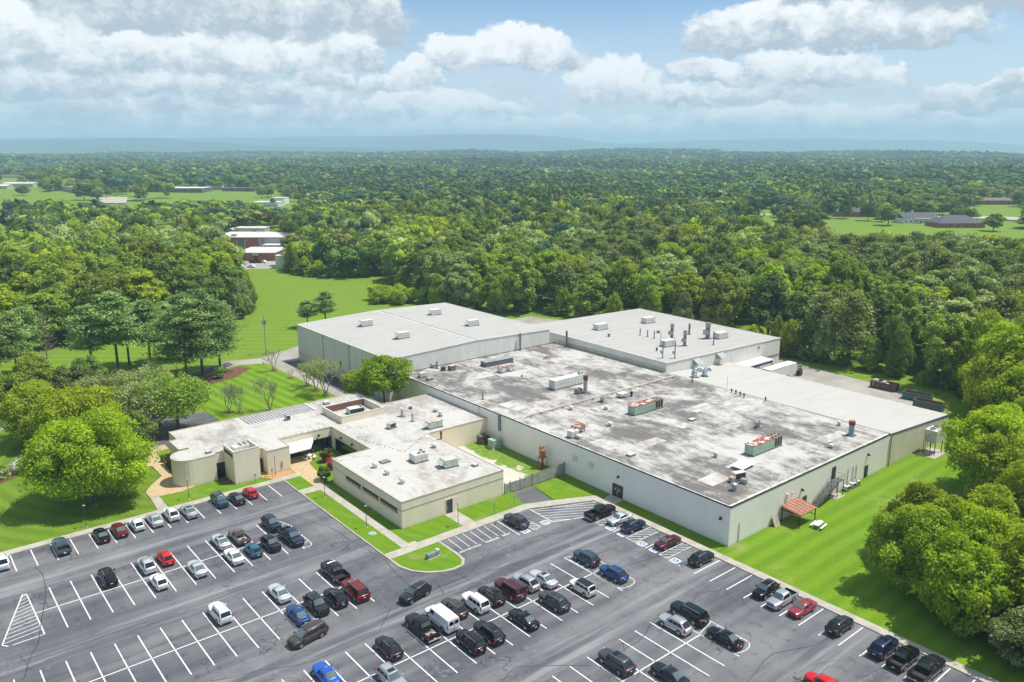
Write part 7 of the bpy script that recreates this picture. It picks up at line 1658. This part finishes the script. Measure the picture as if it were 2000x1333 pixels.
for a, c_ in zip(SITE[35:44], SITE[36:45]):
    L = math.dist(a, c_); nn_ = int(L / 5.5)
    for j in range(nn_):
        t_ = (j + TR.random()) / max(1, nn_); dx, dy = (c_[0] - a[0]) / L, (c_[1] - a[1]) / L
        x = a[0] + (c_[0] - a[0]) * t_ + dy * TR.uniform(.5, 3.5); y = a[1] + (c_[1] - a[1]) * t_ - dx * TR.uniform(.5, 3.5)
        if inside((x, y), SITE): continue
        if j % 2 == 0 and y > 78:
            q_ = TR.randrange(5); hh = TR.uniform(7.5, 14)
            plant('edge_tree', x + dy * 1.5, y - dx * 1.5, HERO[4] if TR.random() < .5 else HERO[3], ['lime-yellow', 'silvery green', 'fresh green', 'lime-yellow', 'mid-green'][q_] + ' young tree at the front edge of the wood', ['lime-yellow', 'silvery green', 'fresh green', 'lime-yellow', 'mid-green'][q_] + ' young trees along the wood edge', [LF_YEL, LF_SIL, LF_BRI, LF_YEL, LF_MID][q_], TR.uniform(.42, .62), hh / 13.0, tr=TR)
        plant('edge_bush', x, y, ug, 'leafy bush in the undergrowth along the wood edge', 'undergrowth bushes along the wood edge', [LF_MID, LF_DRK][TR.randrange(2)], TR.uniform(.8, 1.3), TR.uniform(.7, 1.2), cat='bush', tr=TR); cnt += 1
print('bushes', cnt)

# the rest of the forest: one object, every tree a real crown of clumps
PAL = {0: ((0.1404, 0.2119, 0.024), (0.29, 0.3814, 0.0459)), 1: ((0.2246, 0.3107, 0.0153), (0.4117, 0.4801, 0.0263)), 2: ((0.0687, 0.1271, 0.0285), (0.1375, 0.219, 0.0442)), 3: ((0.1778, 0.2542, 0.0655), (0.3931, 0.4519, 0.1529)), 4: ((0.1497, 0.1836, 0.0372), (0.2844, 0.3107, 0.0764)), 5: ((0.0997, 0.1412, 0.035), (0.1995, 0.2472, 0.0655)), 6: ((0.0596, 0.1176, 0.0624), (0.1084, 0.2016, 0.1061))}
def template(seed, nlobe, nleaf, size, shape, sub=1, corescale=.86, wood=None):
    r = np.random.RandomState(seed); C, Rr = crown_lobes(r, 1.0, 1.0, nlobe, shape, 1.35); C[:, 2] = np.abs(C[:, 2]) * .9 * np.sign(C[:, 2] + .35)
    V = ICV1 if sub == 1 else ICV; Fc = ICF1 if sub == 1 else ICF
    cv = np.concatenate([V * (1 + .16 * r.normal(size=(len(V), 1))) * q * corescale + c for c, q in zip(C, Rr)]); cf = np.concatenate([Fc + i * len(V) for i in range(len(C))])
    keep = cv[cf].mean(1)[:, 2] > -.75; cf = cf[keep]
    P_, D_, kk = lobed_points(r, C, Rr, nleaf); a = r.normal(size=(nleaf, 3)); nr = D_ + a * .6; nr /= np.linalg.norm(nr, axis=1, keepdims=True)
    t = np.cross(nr, r.normal(size=(nleaf, 3))); t /= np.linalg.norm(t, axis=1, keepdims=True); bt = np.cross(nr, t); s = (size * r.uniform(.6, 1.4, nleaf))[:, None]
    lv = np.stack([P_ - t * s, P_ - bt * s * .7, P_ + t * s, P_ + bt * s * .7], 1).reshape(-1, 3)
    q = np.arange(nleaf * 4).reshape(-1, 4); lf = np.concatenate([q[:, [0, 1, 2]], q[:, [0, 2, 3]]])
    v = np.concatenate([cv, lv]); f = np.concatenate([cf, lf + len(cv)]); tn = np.concatenate([r.uniform(.1, .6, len(cf)), np.tile(.25 + .5 * r.uniform(size=len(C))[kk] + .25 * r.uniform(size=nleaf), 2)])
    return v, f, tn
def forest_mesh(name, X, Y, H, RAD, tmpl, pal, label, lo=.15):
    Z = hz(X, Y); vs, fs, cs = [], [], []; off = 0; r = np.random.RandomState(1); n = len(X)
    for ti, (v, f, tn) in enumerate(tmpl):
        idx = np.where(np.arange(n) % len(tmpl) == ti)[0]
        a = r.uniform(0, 6.28, len(idx)); c_, s_ = np.cos(a), np.sin(a); rad = RAD[idx]; hh = H[idx]; rz_ = hh * (1 - lo) / 2
        vx = (v[None, :, 0] * c_[:, None] - v[None, :, 1] * s_[:, None]) * rad[:, None] + X[idx][:, None]
        vy = (v[None, :, 0] * s_[:, None] + v[None, :, 1] * c_[:, None]) * rad[:, None] + Y[idx][:, None]
        vz = v[None, :, 2] * rz_[:, None] + (hh - rz_ + Z[idx])[:, None]
        vs.append(np.stack([vx, vy, vz], -1).reshape(-1, 3)); fs.append((f[None] + (np.arange(len(idx)) * len(v))[:, None, None]).reshape(-1, 3) + off); off += len(idx) * len(v)
        p1 = np.array([PAL[k][0] for k in pal[idx]]); p2 = np.array([PAL[k][1] for k in pal[idx]]); bri = (r.uniform(.68, 1.38, len(idx)) * (1 + .22 * np.clip(fbm2(X[idx], Y[idx], 260, 21), -1.6, 1.4)))[:, None, None]
        cs.append(((p1[:, None] + (p2 - p1)[:, None] * tn[None, :, None]) * bri).reshape(-1, 3))
    v = np.concatenate(vs); f = np.concatenate(fs); col = np.concatenate(cs)
    me = bpy.data.meshes.new(name); me.vertices.add(len(v)); me.vertices.foreach_set('co', v.astype(np.float32).ravel()); me.loops.add(len(f) * 3); me.loops.foreach_set('vertex_index', f.astype(np.int32).ravel())
    me.polygons.add(len(f)); me.polygons.foreach_set('loop_start', (np.arange(len(f)) * 3).astype(np.int32))
    at = me.attributes.new('tint', 'FLOAT_COLOR', 'FACE'); at.data.foreach_set('color', np.concatenate([col, np.ones((len(col), 1))], 1).astype(np.float32).ravel())
    me.update(calc_edges=True); me.materials.append(M_FOREST); o = bpy.data.objects.new(name, me); link(o); tag(o, label, 'woodland', None, 'stuff'); print(name, len(X), 'trees', len(f), 'faces'); return o
M_FOREST, b, p = base_mat('forest_leaves'); at = b.new('ShaderNodeAttribute', attribute_name='tint', attribute_type='GEOMETRY').outputs['Color']
df = b.new('ShaderNodeBsdfDiffuse'); tr_ = b.new('ShaderNodeBsdfTranslucent'); mx = b.new('ShaderNodeMixShader'); mx.inputs[0].default_value = .18
b.l.new(at, df.inputs[0]); b.l.new(at, tr_.inputs[0]); b.l.new(df.outputs[0], mx.inputs[1]); b.l.new(tr_.outputs[0], mx.inputs[2]); b.l.new(mx.outputs[0], b.n['Material Output'].inputs['Surface']); b.n.remove(p)
def palette(X, Y, isp=None, seed=0):
    r = np.random.RandomState(seed); t = fbm2(X, Y, 55, 5) + r.normal(size=X.shape) * .7
    pal = np.where(t > 1.3, 1, np.where(t > .2, 0, np.where(t > -.45, 3, np.where(t > -.9, 0, np.where(t > -1.3, 4, 2)))))
    big = fbm2(X, Y, 190, 12); pal = np.where((big > .9) & (r.uniform(size=X.shape) < .7), 2, pal)
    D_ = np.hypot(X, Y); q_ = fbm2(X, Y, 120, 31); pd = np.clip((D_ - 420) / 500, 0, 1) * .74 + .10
    pal = np.where((r.uniform(size=X.shape) < pd) & (q_ < 1.5), np.where(r.uniform(size=X.shape) < .72, 2, 6), pal)  # dark bluish stands increase with distance, haze put into the leaf colour
    if isp is not None: pal = np.where(isp, 5, pal)
    return pal
rest = ~used
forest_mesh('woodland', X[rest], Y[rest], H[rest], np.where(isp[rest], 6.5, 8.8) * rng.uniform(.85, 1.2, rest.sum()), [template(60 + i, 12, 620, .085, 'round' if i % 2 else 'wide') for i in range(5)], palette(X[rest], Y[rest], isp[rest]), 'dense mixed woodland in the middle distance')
X2, Y2 = jitter_grid(14.5, 640, 1250, 60); H2 = np.clip(17 + 4 * fbm2(X2, Y2, 90, 4) + rng.uniform(-3, 3, X2.shape), 9, 25)
k = density_ok(X2, Y2, H2); X2, Y2, H2 = X2[k], Y2[k], H2[k]
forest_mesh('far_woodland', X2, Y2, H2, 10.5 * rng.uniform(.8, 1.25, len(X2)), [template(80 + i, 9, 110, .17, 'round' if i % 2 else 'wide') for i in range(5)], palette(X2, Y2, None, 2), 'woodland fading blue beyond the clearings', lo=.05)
X3, Y3 = jitter_grid(23, 1250, 3000, 150); H3 = np.clip(17 + 4 * fbm2(X3, Y3, 150, 4) + rng.uniform(-3, 4, X3.shape), 8, 26)
k = density_ok(X3, Y3, H3); X3, Y3, H3 = X3[k], Y3[k], H3[k]; X4, Y4 = jitter_grid(42, 3000, 5600, 300); H4 = np.clip(17 + 6 * fbm2(X4, Y4, 300, 4) + rng.uniform(-3, 5, X4.shape), 8, 28)
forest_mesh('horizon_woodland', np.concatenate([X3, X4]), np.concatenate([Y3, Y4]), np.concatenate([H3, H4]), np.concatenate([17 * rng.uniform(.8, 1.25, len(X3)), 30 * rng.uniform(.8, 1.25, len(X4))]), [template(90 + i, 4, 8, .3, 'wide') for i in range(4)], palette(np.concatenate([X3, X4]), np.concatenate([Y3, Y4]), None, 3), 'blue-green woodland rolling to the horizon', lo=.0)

# ---------------------------------------------------------------- distant buildings
def house(u, v, L, Wd, H_, rz, wallm, roofm, label, pitch=.35, hip=False, flat=False, cat='house', name='house', nwin=5, porch=False, gable_w=None, zoff=0.0):
    x, y = gz(u, v); z = float(hz(x, y)) + zoff; t = thing(name, label, cat, (x, y, z), R(rz - YAW))
    MB().box(-L / 2, L / 2, -Wd / 2, Wd / 2, -.5, H_).build('wall', wallm, t); rh_ = Wd / 2 * pitch * 2 * .5 if not flat else .25
    rh_ = Wd / 2 * pitch; o = .5
    if flat: MB().box(-L / 2 - .3, L / 2 + .3, -Wd / 2 - .3, Wd / 2 + .3, H_, H_ + .35).build('roof', roofm, t)
    else:
        i = Wd / 2 if hip else 0
        vs = [(-L / 2 - o, -Wd / 2 - o, H_ - .05), (L / 2 + o, -Wd / 2 - o, H_ - .05), (L / 2 + o, Wd / 2 + o, H_ - .05), (-L / 2 - o, Wd / 2 + o, H_ - .05), (-L / 2 - o + i, 0, H_ + rh_), (L / 2 + o - i, 0, H_ + rh_)]
        MB().add(vs, [(0, 1, 5, 4), (2, 3, 4, 5), (1, 2, 5), (3, 0, 4), (3, 2, 1, 0)]).build('roof', roofm, t)
    for k in range(nwin):
        xx = -L / 2 + L * (k + .5) / nwin
        if k == nwin // 2: MB().box(xx - .5, xx + .5, -Wd / 2 - .05, -Wd / 2 + .02, 0, 2.1).build('door', M_DOOR, t)
        else: MB().box(xx - .7, xx + .7, -Wd / 2 - .05, -Wd / 2 + .02, 1.0, min(2.2, H_ - .3)).build('window', M_GLASS, t)
    if porch: MB().box(-L * .2, L * .25, -Wd / 2 - 2.5, -Wd / 2 - .06, H_ - .35, H_ - .15).box(-L * .2, -L * .2 + .15, -Wd / 2 - 2.4, -Wd / 2 - 2.25, 0, H_ - .35).box(L * .25 - .15, L * .25, -Wd / 2 - 2.4, -Wd / 2 - 2.25, 0, H_ - .35).build('porch', M_HWHITE, t)
    return t
house(1787, 435, 31, 15, 4.2, 8, M_HWHITE, M_SHINGLE, 'white house with dark gabled roof in the right-hand clearing', .55, nwin=7, porch=True, cat='house')
house(1864, 443, 36, 22, 3.6, 0, M_BRICK, M_SHINGLE, 'dark hip-roofed brick house nearest the wood on the right', .5, hip=True, nwin=6)
house(1670, 424, 34, 13, 4.4, -12, M_BRICK, M_SHINGLE, 'brick house with dark roof left of the white house', .45, nwin=6)
house(1951, 405, 48, 14, 4.4, -4, M_BRICK, M_BRSHINGLE, 'long low brown house at the right picture edge', .35, nwin=9)
house(1492, 404, 18, 9, 2.8, 5, M_PALE, M_BRSHINGLE, 'small grey-roofed shed house under trees left of the brick house', .35, nwin=4)
house(1520, 414, 9, 6, 2.4, 0, M_HWHITE, M_BRSHINGLE, 'tiny pale outbuilding in the right-hand field', .3, nwin=3)
house(42, 373, 44, 14, 4.5, 0, M_PALE, M_PALEROOF, 'long pale barn in the left-hand meadow', .25, nwin=6, cat='barn', name='barn')
house(3, 376, 26, 14, 4, 0, M_PALE, M_PALEROOF, 'pale shed cut by the left picture edge', .3, nwin=4, cat='shed', name='shed')
house(30, 353, 66, 16, 4.5, 0, M_PALE, M_BRSHINGLE, 'brown-roofed long building at the far left treeline', .2, nwin=8)
house(68, 354, 44, 16, 5.0, 6, M_BRSHINGLE, M_SHINGLE, 'dark grey building beside the brown-roofed one on the far left', .3, nwin=6)
house(143, 375, 18, 14, 5, 15, M_HWHITE, M_BRSHINGLE, 'small white gabled house near the road on the far left', .5, nwin=4)
house(335, 377, 100, 40, 5.0, 0, M('dull_brick', (.15, .11, .11), .8), M_PALEROOF, 'wide low school-like building with flat pale roof, middle left', flat=True, nwin=12, cat='building', name='low_building')
house(421, 372, 22, 18, 5.5, 6, M_PALE, M('red_roof', (.25, .13, .11), .8), 'square pavilion with reddish hip roof', .5, hip=True, nwin=4, cat='building', name='pavilion')
house(468, 375, 46, 14, 4.5, 0, M('dull_brick', (.15, .11, .11)), M_BRSHINGLE, 'low brown building right of the pavilion', flat=True, nwin=7, cat='building', name='low_building')
house(524, 401, 30, 22, 4.6, -6, M_PALEROOF, M_PALEROOF, 'pale flat-roofed building by the dark cone tree', flat=True, nwin=5, cat='building', name='low_building')
house(548, 396, 14, 16, 6.6, -6, M_HWHITE, M_PALEROOF, 'taller white block joined to the pale flat-roofed building', flat=True, nwin=3, cat='building', name='low_building')
house(250, 392, 40, 6, 1.2, 4, M_CONC, M_CONC, 'low concrete loading platform beside the far left road', flat=True, nwin=2, cat='building', name='low_building')
# brick school beyond the field
t = thing('school_building', 'brick school block with white flat roof facing its car park', 'school', (*gz(500, 510), 0), R(-40))
def sbox(nm, x0, x1, y0, y1, z0, z1, m_): return MB().box(x0, x1, y0, y1, z0, z1).build(nm, m_, t)
sbox('wall', -10.5, 10.5, 0, 26, -.3, 4.2, M_BRICK); sbox('roof', -10.9, 10.9, -.4, 26.2, 4.2, 4.6, M_PALEROOF); sbox('door', -.9, .9, -.08, .02, 0, 2.6, M_DOOR); sbox('canopy', -1.6, 1.6, -.6, -.05, 3.0, 4.1, M_PALE)
for x in (-5.5, 5.8): sbox('buttress', x - .2, x + .2, -.15, .02, 0, 4.1, M_BRSHINGLE)
t = thing('school_hall', 'long pale-roofed school hall behind the small brick block', 'school', (*gz(478, 491), 0), R(-40))
sbox('wall', -22, 6, 8, 40, -.3, 7.2, M_BRICK); sbox('wall', 6.05, 36, 8, 38, -.3, 7.0, M('grey_panel', (.42, .42, .42), .7)); sbox('roof', -22.4, 36.4, 7.6, 40.4, 7.2, 7.6, M_PALEROOF); sbox('window', -7, -2.5, 7.9, 8.02, .8, 5.6, M('school_glass', (.12, .22, .20), .2)); sbox('window_frame', -7.4, -7.02, 7.85, 8.02, 0, 6.0, M_PALE); sbox('window_frame', -2.48, -2.1, 7.85, 8.02, 0, 6.0, M_PALE)
for x in (8.5, 27): sbox('downpipe', x, x + .3, 7.85, 7.99, 0, 7, M_TRIM_D)
for (x, y) in ((-12, 12), (20, 12)): sbox('roof_unit', x, x + 3, y, y + 2.5, 7.6, 8.8, M_GALV)
t = thing('school_wing', 'low brick wing with pale flat roof at the right of the school', 'school', (*gz(541, 492), 0), R(-40)); sbox('wall', -9, 26, 2, 34, -.3, 3.4, M_BRICK); sbox('roof', -9.4, 26.4, 1.6, 34.4, 3.4, 3.8, M_PALEROOF); sbox('window', -6, -1, 1.9, 2.02, .8, 2.4, M_GLASS)
t = thing('white_block', 'white windowless building half hidden by the field-edge trees', 'building', (*gz(552, 525), 0), R(-40)); sbox('wall', -3.5, 12, 0, 10, -.3, 6.4, M_HWHITE); sbox('roof', -3.7, 12.2, -.2, 10.2, 6.4, 6.65, M_PALEROOF)
t = thing('yellow_workshop', 'pale yellow flat-roofed workshop behind the school', 'building', (*gz(482, 459), 0), R(-40)); sbox('wall', -9, 13, 0, 12, -.3, 4.6, M('yellow_wall', (.55, .54, .36), .7)); sbox('roof', -9.3, 13.3, -.3, 12.3, 4.6, 4.9, M_PALEROOF); sbox('door', 3.5, 7, -.08, .02, 0, 3, M_DOOR)
t = thing('garden_shed', 'little cream gabled shed left of the yellow workshop', 'shed', (*gz(450, 458), 0), R(-40)); sbox('wall', -3.3, 3.3, 0, 5, -.3, 2.6, M_PALE); MB().add([(-3.7, -.4, 2.6), (3.7, -.4, 2.6), (3.7, 5.4, 2.6), (-3.7, 5.4, 2.6), (0, -.4, 4.3), (0, 5.4, 4.3)], [(0, 1, 4), (1, 2, 5, 4), (2, 3, 5), (3, 0, 4, 5)]).build('roof', M_PALE, t)
sp = [gz(u, v) for u, v in [(455, 527), (556, 524), (566, 498), (560, 478), (556, 459), (436, 459), (430, 470), (448, 500)]]
S('school_yard', M_CONC2, [sp], .03)
for (pts, nm) in [([(1430, 424), (1560, 417), (1562, 419.5), (1432, 427)], 'far_road'), ([(1690, 415), (1760, 419), (1840, 423), (2060, 431), (2060, 437), (1840, 428), (1750, 422), (1690, 418)], 'far_road'), ([(185, 385), (250, 388), (245, 399), (205, 399), (180, 392)], 'far_lot'), ([(60, 360), (100, 372), (185, 383), (186, 386), (96, 375), (55, 362)], 'far_road'), ([(1880, 390), (2060, 384), (2060, 386), (1880, 393)], 'far_road')]:
    P_ = [gz(u, v) for u, v in pts]; z = float(np.max(hz(np.array([q[0] for q in P_]), np.array([q[1] for q in P_])))); S(nm, M_CONC, [P_], z + .3, z - 6)
# single trees standing among the far houses
fi = 0
for (u, v, h, r, mt) in [(1617, 428, 17, 8, LF_DRK), (1650, 428, 18, 7, LF_DRK), (1695, 432, 15, 7, LF_DRK), (1722, 434, 13, 6, LF_MID), (1760, 416, 13, 9, LF_DRK), (1840, 424, 12, 9, LF_MID), (1860, 424, 11, 5, LF_MID), (1878, 424, 12, 7, LF_DRK), (1940, 452, 13, 8, LF_MID), (1946, 396, 13, 9, LF_MID), (1985, 392, 10, 6, LF_MID), (1990, 410, 16, 9, LF_DRK), (1570, 412, 16, 9, LF_DRK), (1540, 410, 16, 9, LF_MID), (1600, 412, 15, 9, LF_DRK), (1890, 442, 5, 4, LF_DRK),
                         (110, 378, 20, 14, LF_MID), (140, 378, 16, 10, LF_MID), (165, 392, 20, 12, LF_DRK), (85, 376, 10, 8, LF_DRK), (45, 386, 12, 9, LF_DRK), (214, 386, 10, 5, LF_MID), (290, 370, 12, 12, LF_DRK), (335, 372, 22, 16, LF_MID), (533, 402, 9, 4, LF_DRK), (568, 372, 18, 10, LF_DRK), (470, 372, 14, 12, LF_MID), (225, 384, 12, 6, LF_MID), (190, 380, 16, 10, LF_MID)]:
    x, y = gz(u, v); pr = BL[fi % 8]; fi += 1
    plant('clearing_tree', x, y, pr, 'lone round tree among the houses of the right clearing' if u > 1000 else 'lone tree among the buildings on the far left', 'trees among the right-hand houses' if u > 1000 else 'trees among the far left buildings', mt, r / pr[3], h / pr[2], tr=TR, z=float(hz(x, y)))
houses_xy = [o.location[:2] for o in bpy.data.objects if o.parent is None and o.name.split('.')[0] in ('house', 'barn', 'shed', 'low_building', 'pavilion')]
for (poly, far, cnt_) in ((CLR[0], False, 120), (CLR[1], True, 36), (CLR[2], True, 26), (CLR[3], True, 5), (CLR[4], False, 12)):
    bx = [min(q[0] for q in poly), max(q[0] for q in poly), min(q[1] for q in poly), max(q[1] for q in poly)]; k = 0
    while k < cnt_:
        x, y = TR.uniform(bx[0], bx[1]), TR.uniform(bx[2], bx[3])
        if not inside((x, y), poly) or any(math.hypot(x - a, y - c_) < 26 or (math.hypot(a, c_) > math.hypot(x, y) and abs(math.atan2(x, y) - math.atan2(a, c_)) < .022 and math.hypot(a, c_) - math.hypot(x, y) < 260) for a, c_ in houses_xy): continue
        k += 1; pr = BL[TR.randrange(8)]; r = TR.uniform(5, 9.5); h = TR.uniform(9, 17)
        for j in range(TR.choice([1, 1, 2])):
            plant('clearing_tree', x + j * TR.uniform(6, 11), y + j * TR.uniform(-6, 6), pr, 'lone tree among the buildings on the far left' if far else 'lone round tree among the houses of the right clearing', 'trees among the far left buildings' if far else 'trees among the right-hand houses', [LF_MID, LF_DRK, LF_MID, LF_SIL][TR.randrange(4)], r / pr[3], h / pr[2], tr=TR, z=float(hz(x, y)))
for (u, v, h, lb) in [(1658, 412, 16, 'wooden pole behind the brick house'), (1742, 427, 15, 'wooden pole left of the white house'), (1798, 418, 14, 'wooden pole behind the white house'), (1884, 398, 18, 'wooden pole near the far right road'), (464, 459, 16, 'pale pole with drums beside the yellow workshop'), (445, 381, 22, 'pale pole beside the reddish pavilion'), (156, 384, 22, 'pale pole near the far left road')]:
    x, y = gz(u, v); t = thing('utility_pole', lb, 'utility pole', (x, y, float(hz(x, y))), R(-YAW)); MB().tube((0, 0, 0), (0, 0, h), .22, .14, 8).build('pole', M_WOOD, t); MB().box(-1.3, 1.3, -.08, .08, h - 1.1, h - .9).build('cross_arm', M_WOOD, t)

# ---------------------------------------------------------------- haze
hzm = bpy.data.materials.new('haze'); hzm.use_nodes = True; hb = NB(hzm.node_tree); hb.n.remove(hb.n['Principled BSDF'])
pv = hb.new('ShaderNodeVolumePrincipled'); pv.inputs['Color'].default_value = (.51, .73, .97, 1); pv.inputs['Density'].default_value = 1.5e-4; pv.inputs['Anisotropy'].default_value = 0.0
hb.l.new(pv.outputs[0], hb.n['Material Output'].inputs['Volume'])
hx = MB().box(-20000, 20000, -20000, 20000, -30, 385).build('haze', hzm); tag(hx, kind='stuff')
